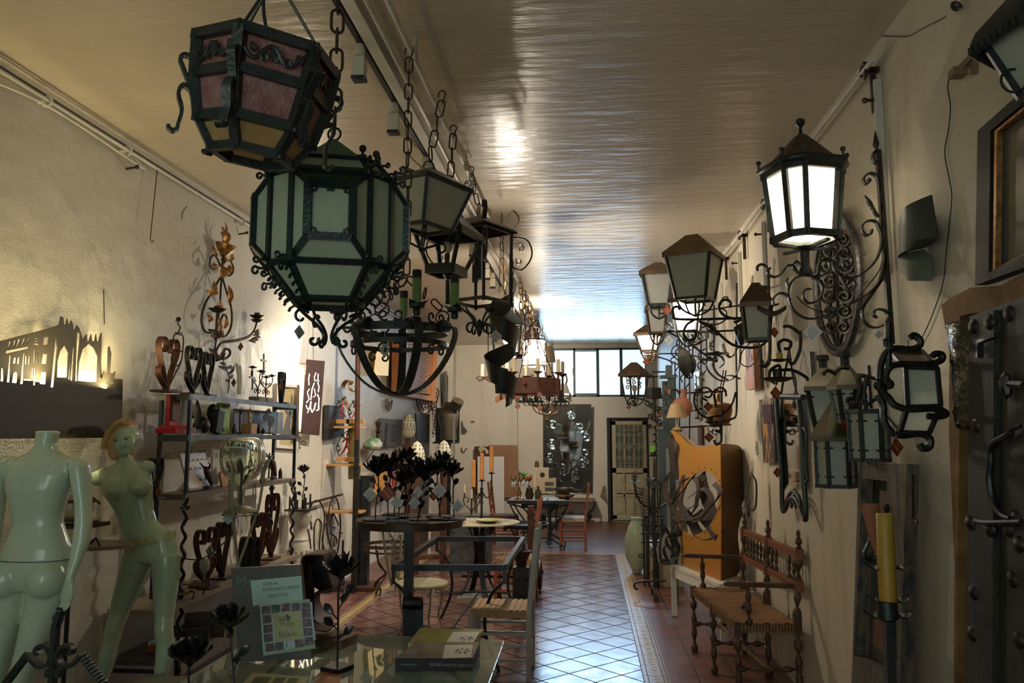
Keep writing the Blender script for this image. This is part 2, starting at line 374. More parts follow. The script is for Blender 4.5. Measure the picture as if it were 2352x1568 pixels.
f=MB();f.plate(bk(hole(XL-.2,-.03,XR+.2,ZC+.02)),[bk(hole(wx0,wz0,wx1,wz1)),bk(hole(dx0,.0,dx1,dz1))],(0,.2,0),center=False);struct('wall_back',f,mwB)
f=MB();f.plate([V((x,-2,z))for x,z in hole(XL-.2,-.03,XR+.2,ZC+.02)],[[V((x,-2,z))for x,z in hole(-2.6,.3,1.1,2.9)]],(0,-.2,0),center=False);struct('wall_front',f,mwB)
mfr=mat('dark_teal_window_frame',(.02,.045,.05),.4);f=MB();n=5
xs=[wx0+(wx1-wx0)*i/n for i in range(n+1)]
xs=[PY(u,850,YB).x for u in(1236,1268,1319,1373,1427,1484)]
for i,x in enumerate(xs):f.box((x,YB+.05,(wz0+wz1)/2),(.045 if i not in(3,4)else .06,.06,wz1-wz0))
for z in(wz0+.02,wz1-.02):f.box(((wx0+wx1)/2,YB+.05,z),(wx1-wx0,.06,.045))
f.box(((xs[2]+xs[3])/2,YB+.03,wz0+.06),(xs[3]-xs[2]-.03,.04,.03));f.box(((xs[2]+xs[3])/2,YB+.03,wz1-.06),(xs[3]-xs[2]-.03,.04,.02))
wo=struct('window_1',f,mfr)
f=MB();f.mm((wx0,YB+.06,wz0),(wx1,YB+.066,wz1))
mesh_obj('frosted_pane',f,mat('daylit_frosted_glass',(.7,.8,.85),.3,emit=(.50,.68,.76),es=.95),smooth=0,parent=wo)
f=MB();x=(xs[1]+xs[2])/2+.2;f.box((xs[2]-.03,YB+.01,(wz0+wz1)/2+.02),(.02,.02,.16));f.box((xs[2]+.0,YB-.01,(wz0+wz1)/2-.04),(.06,.02,.02));mesh_obj('window_latch',f,M['steel'],parent=wo)
md=mat('old_cream_door_paint',(.46,.41,.28),.5,0,(.38,.32,.2),6);f=MB()
f.box(((dx0+dx1)/2,YB+.08,.3),(dx1-dx0,.02,.6));
DW=dx1-dx0;ex0=PY(1407,1100,YB).x;ex1=dx1-.02;W=ex1-ex0;zt=dz1-.04;zm=PY(1440,1080,YB).z
D=struct('door_1',MB().mm((dx0-.02,YB+.1,-.02),(dx1+.02,YB+.12,dz1+.02)),M['black'])  # black backing plate added behind the door to stop sky showing through gaps
f=MB()
for x in(ex0+.04,ex1-.04):f.box((x,YB+.04,(zt+.03)/2+.01),(.08,.045,zt-.03))
for z,h in((.07,.1),(zt-.04,.08),(zm,.1)):f.box(((ex0+ex1)/2,YB+.04,z),(W,.045,h))
for i in(1,2):x=ex0+W*i/3;f.box((x,YB+.04,zm/2),(.035,.04,zm-.05))
f.box(((ex0+ex1)/2,YB+.04,zm*.5),(W,.04,.06))
mesh_obj('door_frame',f,md,smooth=0,parent=D)
f=MB()
for i in range(3):
 for z in(zm*.28,zm*.74):
  x=ex0+W*(i+.5)/3+(.02 if i==0 else-.02 if i==2 else 0);f.box((x,YB+.045,z),(W/3-.06,.02,zm*.38));f.box((x,YB+.03,z),(W/3-.12,.02,zm*.28))
mesh_obj('door_panel',f,md,smooth=0,parent=D)
f=MB();f.mm((ex0+.05,YB+.05,zm),(ex1-.05,YB+.06,zt));mesh_obj('door_glass',f,mat('dim_green_glass',(.10,.12,.09),.15),smooth=0,parent=D)
f=MB()
for i in range(1,6):x=ex0+W*(.08+.84*i/6);f.tube([(x,YB+.015,zm+.03),(x,YB+.015,zt-.05)],.008)
hz=(zm+zt)/2-.02
def PYb(x,z):return V((x,YB+.005,z))
for xc in(ex0+W*.22,ex0+W*.5,ex0+W*.78):
 for s in(-1,1):
  for zs in(-1,1):
   f.tube(m3(cscroll(xc,hz,xc,hz+zs*.28,s*zs,.16,1.1,.3),PYb),.007,6)
for xc in(ex0+W*.36,ex0+W*.64):
 for s in(-1,1):
  for z in(zt-.14,zm+.12):f.tube(m3(cscroll(xc,z-.08,xc,z+.08,s,.25,1.1,.45),PYb),.006,6)
mesh_obj('door_grille',f,md,parent=D)
f=MB();f.mm((dx0-.005,YB-.03,.0),(dx0+.06,YB+.03,dz1+.03));f.mm((dx0,YB-.02,dz1-.01),(dx1+.02,YB+.02,dz1+.03));f.mm((dx1-.012,YB-.015,0),(dx1+.02,YB+.02,dz1));struct('trim_1',f,mat('dark_door_surround',(.02,.02,.018),.7))  # near-black strips around the door opening
mpl=mat('exposed_render',(.22,.18,.12),.9,0,(.15,.12,.08),12)
f=MB();g=onY(YB-.004);f.plate(m3([(1384,1118),(1391,1114),(1394,1140),(1396,1160),(1388,1150),(1378,1140),(1382,1128)],g),[],(0,.006,0));f.plate(m3([(1302,1180),(1308,1172),(1316,1174),(1318,1179),(1310,1182)],g),[],(0,.006,0));f.plate(m3([(1079,968),(1085,966),(1091,967),(1088,971),(1081,971)],g),[],(0,.006,0));struct('trim_2',f,mpl)
f=MB();f.tube([PY(1188,930,YB-.01),PY(1190,1130,YB-.01)],.004,5);struct('trim_3',f,M['rust'])
f=MB();f.tube(m3([(1060,786),(1070,789),(1080,786),(1092,791),(1105,788),(1125,790),(1180,790)],onY(YB-.01)),.012,5);struct('trim_4',f,mwB)
f=MB()
f.tube([V((-.95,1,ZC-.03)),V((-.95,YB-.5,ZC-.03))],.012,8);struct('trim_5',f,M['white'])
trk=T('track_rail','white ceiling track rail running the length of the shop','lighting track',(-1.03,9,ZC-.02))
f=MB();f.mm((-1.06,1,ZC-.035),(-1.0,YB-1,ZC));trk.p('rail',f,M['white']);f=MB();f.mm((-1.10,1,ZC-.03),(-1.075,YB-1.5,ZC-.005));trk.p('conductor_strip',f,M['black'])
pipe=T('ceiling_pipe','white metal pipe under the ceiling carrying the hooks and chains','pipe',(-.82,9,3.6))
f=MB();f.tube([V((-.84,.5,3.6)),V((-.8,YB-.3,3.6))],.013,10);pipe.p('tube',f,M['white'])
def hookring(t,y,x=-.82,z=3.6):
 f=MB();f.tube([V((x,y,ZC)),V((x,y,z+.03))],.012,8);f.tube(c3((x,y,z-.0),.03,'x',14),.009,6,closed=True);t.p('eye_bolt',f,M['cream'])
for v in(30,330,470,640,690,735,760):hookring(pipe,F*1.93/(1000-v))
# ================= HELPERS FOR IRONWORK =================
def linkmesh(L,w,r):
 f=MB();pts=[]
 for i in range(20):
  a=2*pi*i/20;x=cos(a)*w/2;z=sin(a)*w/2+(L/2-w/2)*(1 if sin(a)>1e-6 else-1 if sin(a)<-1e-6 else 0);pts.append(V((x,0,z)))
 f.tube(pts,r,6,closed=True);return f
def chain(label,x,y,z0,z1,L=.075,w=.035,r=.004,m=None,hook=True,group=None,x1=None,y1=None):
 m=m or M['ironb'];t=T('hanging_chain',label,'chain',(x,y,z0),group);d=z0-z1;pitch=L-2.6*r;n=max(1,round(d/pitch));sc_=d/n/pitch
 x1=x if x1 is None else x1;y1=y if y1 is None else y1
 tilt=atan2(x1-x,d)
 base=mesh_obj('link',linkmesh(L*sc_,w,r),m,(0,0,0));me=base.data;C.objects.unlink(base);bpy.data.objects.remove(base)
 for i in range(n):
  o=bpy.data.objects.new('link',me);C.objects.link(o);o.parent=t.o;k=(i+.5)/n
  o.location=((x1-x)*k,(y1-y)*k,-d*k);o.rotation_euler=(0,-tilt,radians((90 if i%2 else 0)+random.uniform(10,40)))
 if hook:
  f=MB();f.tube([V((x-.02,y,z0+.02))]+[V((x+.02*cos(a),y,z0+.035+.025*sin(a)))for a in[pi-.3*k for k in range(11)]]+[V((x,y,z0-.02))],r*.9,6);t.p('top_hook',f,m)
 return t
class Lan:
 """lantern: stacked n-sided rings"""
 def __init__(s,t,c,n,a0,tilt=None):s.t=t;s.c=V(c);s.n=n;s.a0=radians(a0);s.R=tilt or Matrix.Identity(3)
 def pt(s,r,z,k,dr=0):a=s.a0+2*pi*k/s.n;return s.c+s.R@V((r*cos(a),r*sin(a),z))
 def ring(s,r,z):return[s.pt(r,z,k)for k in range(s.n)]
 def posts(s,f,lv,w,m=0):
  for(r0,z0),(r1,z1)in zip(lv,lv[1:]):
   for k in range(s.n):f.beam(s.pt(r0,z0,k),s.pt(r1,z1,k),w,w,s.R@V((cos(s.a0+2*pi*k/s.n),sin(s.a0+2*pi*k/s.n),0)),m)
 def rim(s,f,r,z,w,h,m=0):
  q=s.ring(r,z)
  for k in range(s.n):
   a,b=q[k],q[(k+1)%s.n];d=(b-a).normalized()*w*.45;f.beam(a-d,b+d,w,h,s.R@V((0,0,1)),m)
 def panes(s,f,r0,z0,r1,z1,ins=.002,m=0):
  q0,q1=s.ring(r0-ins,z0),s.ring(r1-ins,z1)
  for k in range(s.n):f.quad(q0[k],q0[(k+1)%s.n],q1[(k+1)%s.n],q1[k],m)
 def shell(s,f,lv,m=0,caps=False):f.loft([s.ring(r,z)for r,z in lv],m,caps)
def lantern(name,label,c,n,a0,rt,rb,h,mats,roof,fr=.02,pane=None,tilt=None,finial=None,cat='lantern',over=1.15,bottom='scroll',glow=0,socket=True,hammer=None,group=None,ball=False,rim2=True):
 """c = centre of the roof rim; body goes down h, tapering rt->rb; roof = [(r,z)...] going up"""
 t=T(name,label,cat,V(c)-V((0,0,h)),group);L=Lan(t,c,n,a0,tilt)
 f=MB();L.posts(f,[(rt,0),(rb,-h)],fr);L.rim(f,rt,-.0,fr,fr*1.1);L.rim(f,rb,-h,fr,fr*1.1);fr_=t.p('frame',f,mats)
 f=MB();L.shell(f,[(rt*over,0)]+[(rt*over*r,z)for r,z in roof]);L.shell(f,[(rt*over,0),(rt*over+.001,-.012),(rt*.98,-.012)]);t.p('roof',f,M['ironb']if mats is IR else mats,smooth=20)
 if pane:f=MB();L.panes(f,rt,-.01,rb,-h+.005,fr*.2);t.p('glass_panes',f,pane,smooth=0,parent=fr_)
 if socket:
  f=MB();z=-h;R=L.R;f.lathe(L.c+R@V((0,0,z)),[(.013,0),(.013,.05),(.016,.06),(.016,.085)],10,R@V((0,0,1)));L.c
  sk=t.p('bulb_socket',f,M['black'])
  f=MB();f.ball(L.c+R@V((0,0,z+.13)),.03,12,(1,1,1.25));t.p('bulb',f,M['bulb']if glow else M['wax'],parent=sk)
 if finial:
  f=MB();f.lathe(L.c+L.R@V((0,0,roof[-1][1])),finial,12,L.R@V((0,0,1)));t.p('finial',f,mats)
 if ball:
  f=MB()
  for k in range(n):p=L.pt(rt*over*.98,.02,k);f.ball(p,.011,8);f.tube([p-V((0,0,.03)),p],.005,6)
  t.p('corner_balls',f,mats)
 return t,L
def scrolls_under(t,L,r,z,dz,w=.006,m=None,k0=0):
 f=MB()
 for k in range(L.n):
  a=L.a0+2*pi*k/L.n;ds=[(r*1.0,z),(r*1.0,z-dz*.35),(r*.55,z-dz*.75),(r*.1,z-dz),(r*.12,z-dz*1.15)]
  f.tube(cr([L.c+L.R@V((q*cos(a),q*sin(a),zz))for q,zz in ds],4),w,6)
  s2=[(r*.75+.18*r*cos(th),z-dz*.9+.18*r*sin(th))for th in[1.6-i*.5 for i in range(11)]]
  f.tube([L.c+L.R@V((q*cos(a),q*sin(a),zz))for q,zz in[(r*.1,z-dz)]+s2],w,6)
 t.p('scroll_feet',f,m or IR)
def ptag(label,p,s=.04,kind='red',rz=0,text=True,rot=0,string=.03):
 """diamond price tag facing the shop door; p = top corner"""
 p=V(p);ex0=V((cos(rz),sin(rz),0));n=ex0.cross(V((0,0,1)));up=V((0,0,1))
 c=p-up*(s*.707);e1=(ex0*cos(radians(-45+rot))+up*sin(radians(-45+rot)));e2=(ex0*cos(radians(45+rot))+up*sin(radians(45+rot)))
 t=T('price_tag',label,'price tag',p,'diamond price tags')
 f=MB();f.plate([c+e1*a*s/2+e2*b*s/2 for a,b in((-1,-1),(1,-1),(1,1),(-1,1))],[],n*.0012);cd=t.p('card',f,M['tagred']if kind=='red' else M['paper'],smooth=0)
 f=MB();f.tube([p,p+V((0,.0,string))],.0012,4);t.p('string',f,M['cream'])
 if text:
  f=MB();o=c+n*.0012
  if kind=='red':textmb(f,'Tiznajo',o+e2*s*.27,e1,e2,s*.2);textmb(f,'FORJA',o-e2*s*.08,e1,e2,s*.3);
  else:
   for i in range(6):f.plate([o+e1*s*a+e2*s*b for a,b in((-.35,.3-.11*i),(.35,.3-.11*i),(.35,.33-.11*i),(-.35,.33-.11*i))],[],n*.0003)
   f.plate([o+e1*s*a+e2*s*b for a,b in((-.05,-.42),(.35,-.42),(.35,-.34),(-.05,-.34))],[],n*.0003)
  t.p('lettering',f,M['tagtxt']if kind=='red' else M['ink'],smooth=0,parent=cd)
 return t
def pan(f,c,r=.05,h=.02,m=0,cup=.014,ch=.04):
 f.lathe(c,[(.006,-.004),(r*.5,0),(r,h),(r*1.02,h+.003),(r*.5,.006),(cup,.006),(cup,ch),(cup*.8,ch),(cup*.8,.01),(0,.01)],14,m=m)
# ================= HANGING ROW, FRONT TO BACK =================
c=PY(608,182,2.0);R1=Matrix.Rotation(radians(8.5),3,'Y')@Matrix.Rotation(radians(3),3,'X')
t=T('hexagonal_lantern','tilted hexagonal black lantern with rose and amber mottled glass panes, nearest the camera','lantern',c-V((0,0,.25)))
L=Lan(t,c,6,-88,R1)
rs,zs=[.187,.180,.172,.148],[.065,-.03,-.045,-.145]
f=MB();L.rim(f,.187,.065,.02,.026);L.rim(f,.176,-.035,.022,.026);L.rim(f,.150,-.145,.024,.026);L.rim(f,.105,-.215,.022,.022)
L.posts(f,[(.185,.065),(.176,-.035),(.150,-.145)],.028);L.posts(f,[(.150,-.145),(.105,-.215)],.024);t.p('frame',f,M['iron2'],smooth=0)
mrose=mat('mottled_rose_glass',(.26,.10,.10),.3,0,(.40,.22,.18),16,.4,90,tl=.4);mamb=mat('mottled_amber_glass',(.55,.40,.18),.3,0,(.42,.24,.08),14,tl=.45)
f=MB();L.panes(f,.175,-.035,.149,-.145,.004);L.panes(f,.182,.06,.174,-.03,.008);t.p('rose_glass_panes',f,mrose,smooth=0)['label']='rose mottled glass panes'
f=MB();L.panes(f,.149,-.148,.105,-.213,.002);t.p('amber_glass_panes',f,mamb,smooth=0)['label']='amber mottled glass panes'
f=MB()
for k in range(6):
 a,b=L.pt(.185,.05,k),L.pt(.185,.05,k+1);d,e=L.pt(.178,-.02,k),L.pt(.178,-.02,k+1)
 def pb(x,y):p=a+(b-a)*x;q=d+(e-d)*x;return p+(q-p)*y+((p-L.c)*V((1,1,0))).normalized()*.004
 f.tube([pb(.08+.84*i/24,.5+.28*sin(i/24*pi*3.5))for i in range(25)],.005,6)
 for(x,y,s)in((.2,.35,1),(.35,.7,-1),(.5,.3,1),(.66,.7,-1),(.82,.35,1)):
  f.tube([pb(x+.055*(1-j/14)*cos(j*.5),y+.22*(1-j/14)*sin(j*.5)*s)for j in range(13)],.004,5)
 f.leaf(pb(.5,.75),pb(.5,.15),.03,(pb(.5,.5)-L.c)*V((1,1,0)),.1)
t.p('vine_openwork',f,M['iron2'])
f=MB()
for k in range(6):
 a=L.a0+2*pi*k/6;u=V((cos(a),sin(a),0))
 def q(r,z):return L.c+L.R@(u*r+V((0,0,z)))
 pts=[(.20+.014*cos(th),-.01+.014*sin(th))for th in[3.6-i*.55 for i in range(9)]]
 f.strip(cr([q(*p)for p in pts+[(.178,-.08),(.162,-.13)]],3),.022,.009,u.cross(V((0,0,1))));f.cut()
 pts=[(.205+.012*cos(th),-.185+.014*sin(th))for th in[-4.6+i*.55 for i in range(9)]]
 f.strip(cr([q(*p)for p in[(.176,-.085),(.196,-.075),(.205,-.10),(.19,-.14)]+pts[2:]],3),.022,.009,u.cross(V((0,0,1))));f.cut()
t.p('ram_horn_scrolls',f,M['iron2'])
f=MB();f.tube(cr([L.pt(.03,.06,0),L.pt(.035,.12,0),L.c+V((0,0,.15)),L.pt(.035,.12,3),L.pt(.03,.06,3)],5),.004,6)
for k in(0,2,4):f.tube([L.pt(.18,.065,k),L.c+V((.02,0,.30))],.0045,6)
t.p('hanging_rods',f,M['iron2'])
f=MB();f.tube(cr([c+V((.0,0,.14)),c+V((-.012,0,.25)),c+V((.02,0,.5)),V((c.x,c.y,ZC))],5),.005,6);single('hanging_hook','dark iron hanging rod above the rose glass lantern','hook',f,M['iron2'],V((c.x,c.y,ZC)))
cy2=2.55;c=PY(762,528,cy2);t=T('star_lantern','large green many-sided star lantern with twisted edges and dark iron curls','lantern',c-V((0,0,.33)))
def oc(a,ch,z,rz=0):
 b=a-ch;P_=[(b,-a),(a,-b),(a,b),(b,a),(-b,a),(-a,b),(-a,-b),(-b,-a)]
 return[c+Matrix.Rotation(radians(17),3,'Z')@V((x,y,z))for x,y in P_]
A=.188;zz=.145;ring1,ring2=oc(A,.07,zz),oc(A,.07,-zz);ring0=oc(.14,.045,zz+.06);ring3=oc(.105,.035,-zz-.105)
f=MB();g=MB()
def edge(a,b,w=.019):f.beam(a,b,w,w,(a+b)/2-c)
def rope(a,b,r=.0085):g.tube([a+(b-a)*(i/18)for i in range(19)],r,4,twist=.9)
for rg in(ring1,ring2,ring0,ring3):
 for k in range(8):edge(rg[k],rg[(k+1)%8]);rope(rg[k],rg[(k+1)%8])
for k in range(8):
 for a,b in((ring1,ring2),(ring0,ring1),(ring2,ring3)):edge(a[k],b[k]);rope(a[k],b[k])
pn=MB()
for k in range(8):
 pn.quad(ring0[k],ring0[(k+1)%8],ring1[(k+1)%8],ring1[k]);pn.quad(ring2[k],ring2[(k+1)%8],ring3[(k+1)%8],ring3[k])
for k in(0,2,4,6):pn.quad(ring1[k],ring1[(k+1)%8],ring2[(k+1)%8],ring2[k])
for k in(1,3,5,7):
 q=[ring1[k],ring1[(k+1)%8],ring2[(k+1)%8],ring2[k]];ce=(q[0]+q[1]+q[2]+q[3])/4;nn=((ce-c)*V((1,1,0))).normalized()
 s_=[ce+(p-ce)*.56+nn*.055 for p in q]
 for i in range(4):
  edge(s_[i],s_[(i+1)%4],.024);rope(s_[i],s_[(i+1)%4]);edge(q[i],s_[i]);rope(q[i],s_[i])
  if i!=0:pn.quad(q[i],q[(i+1)%4],s_[(i+1)%4],s_[i])
 pn.quad(*s_)
 f.box((s_[0]+s_[1])/2-V((0,0,.012)),(.02,.02,.02))
 for i in range(4):
  p=s_[i];d=(ce+nn*.057-p);d1=(s_[(i+1)%4]-p).normalized();d2=(s_[i-1]-p).normalized()
  for(x,y)in((1.5,3),(3,1.5),(2.6,2.6)):f.box(p+d1*x*.008+d2*y*.008+nn*.002,(.009,.004,.009))
t.p('frame',f,M['irong'],smooth=0);t.p('rope_edges',g,M['irong']);t.p('glass_panes',pn,M['frostg'],smooth=0)
f=MB()
r4=oc(.118,.03,zz+.065);r5=oc(.012,.003,zz+.165);f.loft([r4,r5]);t.p('pyramid_cap',f,mat('green_painted_sheet',(.10,.2,.13),.4,0,(.07,.16,.10),5),smooth=20)
f=MB()
for p in ring0:
 if True:f.ball(p+V((0,0,.035)),.0125,10);f.tube([p,p+V((0,0,.03))],.005,6);f.box(p+V((0,0,.004)),(.03,.03,.012));f.cut()
t.p('ball_finials',f,M['irong'])
f=MB()
def curl(p,out,up,s=.04,w=.0045):
 out=V(out).normalized();up=V(up).normalized();pts=[]
 for i in range(6):pts.append(p+out*(s*i/6)+up*(s*.25*sin(i/6*pi)))
 for i in range(11):th=-pi/2+i*.5;rr=s*.28*(1-i/15);pts.append(p+out*(s+rr*cos(th))+up*(s*.28+rr*sin(th)))
 f.tube(pts,w,6)
for k in range(8):
 for rg,dz in((ring1,1),(ring2,-1)):
  p=rg[k];o=(p-c)*V((1,1,0));o.normalize();sd=o.cross(V((0,0,1)))
  curl(p,o+V((0,0,.4*dz)),V((0,0,dz))-o*.3,.05);curl(p,o+sd*.8,V((0,0,-dz)),.038);curl(p,o-sd*.8,V((0,0,-dz)),.038);f.cut()
 for j in range(5):
  p=ring2[k]+(ring3[k]-ring2[k])*((j+.5)/5);o=(p-c)*V((1,1,.0));o.normalize();curl(p,o+V((0,0,-.7)),V((0,0,-1))+o*.5,.026,.004);f.cut()
 for j in(1,3):
  p=ring0[k]+(ring1[k]-ring0[k])*(j/4);o=(p-c)*V((1,1,0));o.normalize();curl(p,o,V((0,0,1)),.03,.004);f.cut()
t.p('curled_ornaments',f,M['irong'])
f=MB()
for k in range(4):
 a=radians(45+90*k);u=V((cos(a),sin(a),0));z0=-zz-.105
 def q(r,z):return c+u*r+V((0,0,z0+z))
 f.tube(cr([q(.13,0),q(.10,-.035),q(.045,-.075),q(.018,-.11),q(.03,-.135)]+[q(.055+.02*(1-i/14)*cos(2.6+i*.5),-.128+.02*(1-i/14)*sin(2.6+i*.5))for i in range(12)],3),.0055,6)
 f.tube([q(.10+.03*(1-i/14)*cos(2.6-i*.5),-.055+.03*(1-i/14)*sin(2.6-i*.5))for i in range(12)],.005,6);f.cut()
t.p('bottom_scrolls',f,M['irong'])
f=MB();f.lathe(c+V((0,0,-.12)),[(.03,-.02),(.03,.03),(.018,.04),(.018,.08)],12);t.p('bulb_socket',f,M['black'])
f=MB();p=c+V((0,0,zz+.17));f.tube(c3(p+V((0,0,.02)),.022,'y',14),.004,6,closed=True);t.p('top_ring',f,M['irong'])
chain('long brown iron chain holding the green star lantern',c.x,cy2,3.5,p.z+.035,.085,.042,.0052,hook=True)
ptag('small grey price tag hanging under the green star lantern at its left',PY(688,745,2.45),.035,'grey',rz=1.2)
y3=4.15;c=PY(984,428,y3);Rt=Matrix.Rotation(radians(5),3,'Y')
t,L=lantern('square_lantern','square black lantern with frosted glass and tan pyramid roof, behind the green star lantern',c,4,-80,.235,.15,.235,M['iron2'],[(.985,.012),(.28,.085),(.1,.10),(.01,.105)],.018,M['frost'],Rt,over=1.06)
scrolls_under(t,L,.135,-.235,.11,.006,M['irong'])
f=MB();f.tube(c3(L.c+V((0,0,.115)),.028,'y',14),.004,6,closed=True);t.p('top_ring',f,IR)
chain('brown chain with open hooks holding the square frosted lantern',-.78,y3,3.58,L.c.z+.14,.1,.04,.0045,x1=L.c.x)
f=MB();f.tube(cr([PY(930,262,4.0),PY(935,330,4.0),PY(945,362,4.05),PY(970,385,4.1)],6),.003,5);single('electric_cable','thin yellowish cord running down to the square frosted lantern','cord',f,M['brass'],PY(945,362,4.05))
y4=4.64;c=PY(1030,541,y4)
t,L=lantern('square_lantern','empty black square lantern with wide roof and scroll feet, behind the frosted square lantern',c,4,-62,.215,.12,.2,M['iron2'],[(.98,.02),(.5,.10),(.12,.16),(.02,.165)],.022,None,Matrix.Rotation(radians(3),3,'Y'),over=1.12)
f=MB()
for k in range(4):
 a,b=L.pt(.125,-.2,k),L.pt(.125,-.2,k+1);f.beam(a-V((0,0,.02)),b-V((0,0,.02)),.02,.05)
f.lathe(L.c+V((0,0,-.27)),[(.012,0),(.03,.03),(.03,.06)],10);t.p('gallery',f,M['iron2'],smooth=0)
chain('brown chain holding the empty black square lantern',-.8,y4,3.58,c.z+.19,.1,.04,.005,x1=c.x)
y5=5.4;c=PY(1102,532,y5);t=T('cage_lantern','tall open iron cage lantern with pyramid roof, curled straps and no glass','lantern',c-V((0,0,.6)))
L=Lan(t,c,4,-75,None)
f=MB();L.posts(f,[(.225,0),(.215,-.52)],.02);L.rim(f,.225,0,.02,.02);L.rim(f,.215,-.5,.022,.022);t.p('frame',f,IR,smooth=0)
f=MB();L.shell(f,[(.27,0),(.265,.012),(.12,.085),(.03,.11),(.01,.112)]);t.p('roof',f,M['ironb'],smooth=20)
f=MB()
for k in range(4):
 a=L.a0+2*pi*k/4;u=V((cos(a),sin(a),0));sd=u.cross(V((0,0,1)))
 def q(r,z):return c+u*r+V((0,0,z))
 f.strip([q(.29+.03*(1-i/16)*cos(2.5-i*.5),-.11+.035*(1-i/16)*sin(2.5-i*.5))for i in range(14)],.03,.004,sd)
 f.strip([q(.28+.025*(1-i/16)*cos(2.5+i*.5),-.20+.03*(1-i/16)*sin(2.5+i*.5))for i in range(14)],.03,.004,sd)
 f.tube(cr([q(.23,-.03),q(.34,-.05),q(.37,-.16),q(.30,-.26),q(.22,-.24)],6),.006,6)
 f.tube([q(.23,-.02-i*.02)for i in range(26)],.006,4,twist=.7)
 f.strip(cr([q(.24,.03),q(.28,.10),q(.24,.16),q(.2,.12)],5),.03,.004,sd);f.cut()
t.p('curled_straps',f,M['ironb'])
f=MB()
for k in range(4):
 a=L.a0+2*pi*k/4+.4;u=V((cos(a),sin(a),0))
 def q(r,z):return c+u*r+V((0,0,z-.5))
 f.tube(cr([q(.2,0),q(.15,-.05),q(.07,-.10),q(.03,-.17),q(.02,-.19)],4),.008,6);f.tube([q(.07+.045*(1-i/16)*cos(2.8-i*.5),-.19+.05*(1-i/16)*sin(2.8-i*.5))for i in range(14)],.008,6)
f.lathe(c-V((0,0,.74)),[(.005,0),(.02,.03),(.02,.09),(.01,.12)],10);t.p('bottom_scrolls',f,M['irong'])
f=MB();f.beam(c+V((0,0,.02)),c-V((0,0,.34)),.06,.03);f.box(c-V((.03,0,.3)),(.04,.03,.12));t.p('lamp_stem',f,IR,smooth=0)
chain('brown chain holding the tall open cage lantern',-.8,y5,3.58,c.z+.13,.075,.03,.004,x1=c.x)
f=MB()
for sx in(-1,1):f.strip(m3(cscroll(1062+sx*4,432,1062+sx*34,432,-sx,.3,1.1,.5),onY(5.2)),.04,.004,(0,1,0))
t=single('scroll_hanger','pair of flat iron curls under the chain above the cage lantern','hanger',f,IR,PY(1062,440,5.2))
y6=3.6;c=PY(918,775,y6);t=T('basket_chandelier','low hanging black flat-bar basket chandelier with green candle sleeves','chandelier',c-V((0,0,.27)))
f=MB();h_=MB();p_=MB();s_=MB();ca=[]
for k in range(5):
 a=radians((342,300,198,243,100)[k]);u=V((cos(a),sin(a),0));sd=u.cross(V((0,0,1)))
 def q(r,z):return c+u*r+V((0,0,z))
 pr=[(.235+.035*(1-i/16)*cos(3.0-i*.5),.035+.035*(1-i/16)*sin(3.0-i*.5))for i in range(12,-1,-1)]
 pts=cr([q(*x)for x in pr+[(.285,.03),(.275,-.05),(.215,-.15),(.13,-.23),(.03,-.265),(-.02,-.255)]],3);f=MB();f.strip(pts,.038,.009,sd);t.p('strap',f,M['iron2'])
 if k!=3:
  b=q(.285 if k!=1 else .25,.10);p_.lathe(b,[(.012,-.03),(.018,-.02),(.018,-.005),(.012,0)],10)
  for j in range(4):
   aa=a+pi/2*j+.7;w=V((cos(aa),sin(aa),0));p_.add([b+w*.065+V((0,0,.035)),b+w.cross(V((0,0,1)))*.035+V((0,0,.01)),b,b-w.cross(V((0,0,1)))*.035+V((0,0,.01))],[(0,1,2,3),(3,2,1,0)])
  p_.lathe(b,[(.015,0),(.035,.004),(.04,.02),(.016,.014)],12);p_.cut()
  s1=MB();s1.lathe(b+V((0,0,.01)),[(.021,0),(.021,.12),(.019,.124)],14);ca.append((s1,'candle_sleeve',M['green']))
  s1=MB();s1.lathe(b+V((0,0,.134)),[(.021,0),(.021,.035),(.017,.037),(.012,.02)],12);ca.append((s1,'bulb_holder',M['black']))
 a2=a+radians(30);u2=V((cos(a2),sin(a2),0));s2=u2.cross(V((0,0,1)));cc=c+u2*.222
 for sx in(-1,1):
  h_.tube([cc+s2*sx*(.03+.028*(1-i/16)*cos(2.2-i*.5))+V((0,0,-.075+.028*(1-i/16)*sin(2.2-i*.5)))for i in range(13)],.005,6)
  h_.tube([cc+s2*sx*(.03+.028*(1-i/16)*cos(-2.2+i*.5))+V((0,0,.075+.028*(1-i/16)*sin(-2.2+i*.5)))for i in range(13)],.005,6)
 h_.cut()
t.p('candle_pans',p_,M['iron2'],smooth=50)
for mb_,nm,mm_ in ca:t.p(nm,mb_,mm_)
f=MB();f.strip(c3(c+V((0,0,.03)),.22,'z',40),.036,.006,(0,0,1),closed=True);f.strip(c3(c+V((0,0,-.035)),.222,'z',40),.022,.006,(0,0,1),closed=True);t.p('hoop',f,M['iron2'])
t.p('scroll_ornaments',h_,M['iron2'])
f=MB();
for k in range(3):a=radians(20+120*k);f.tube(c3(c+V((.2*cos(a),.2*sin(a),.10)),.032,'y',16),.004,6,closed=True)
t.p('suspension_rings',f,M['ironb'])
tp=V((-.83,y6,2.62));
chain('front chain of the basket chandelier, passing through a small round plate',-.84,y6,3.56,3.02,.075,.036,.0042)
f=MB();f.lathe((-.835,y6,3.0),[(.002,.006),(.045,0),(.048,-.004),(.002,-.006)],20,Matrix.Rotation(radians(14),3,'Y')@V((0,0,1)));single('ceiling_plate','small tilted round iron plate threaded on the chain of the basket chandelier','ceiling plate',f,M['ironb'],(-.835,y6,3.0))
chain('middle chain of the basket chandelier, below the small round plate',-.835,y6,2.99,2.5,.085,.03,.004,hook=False)
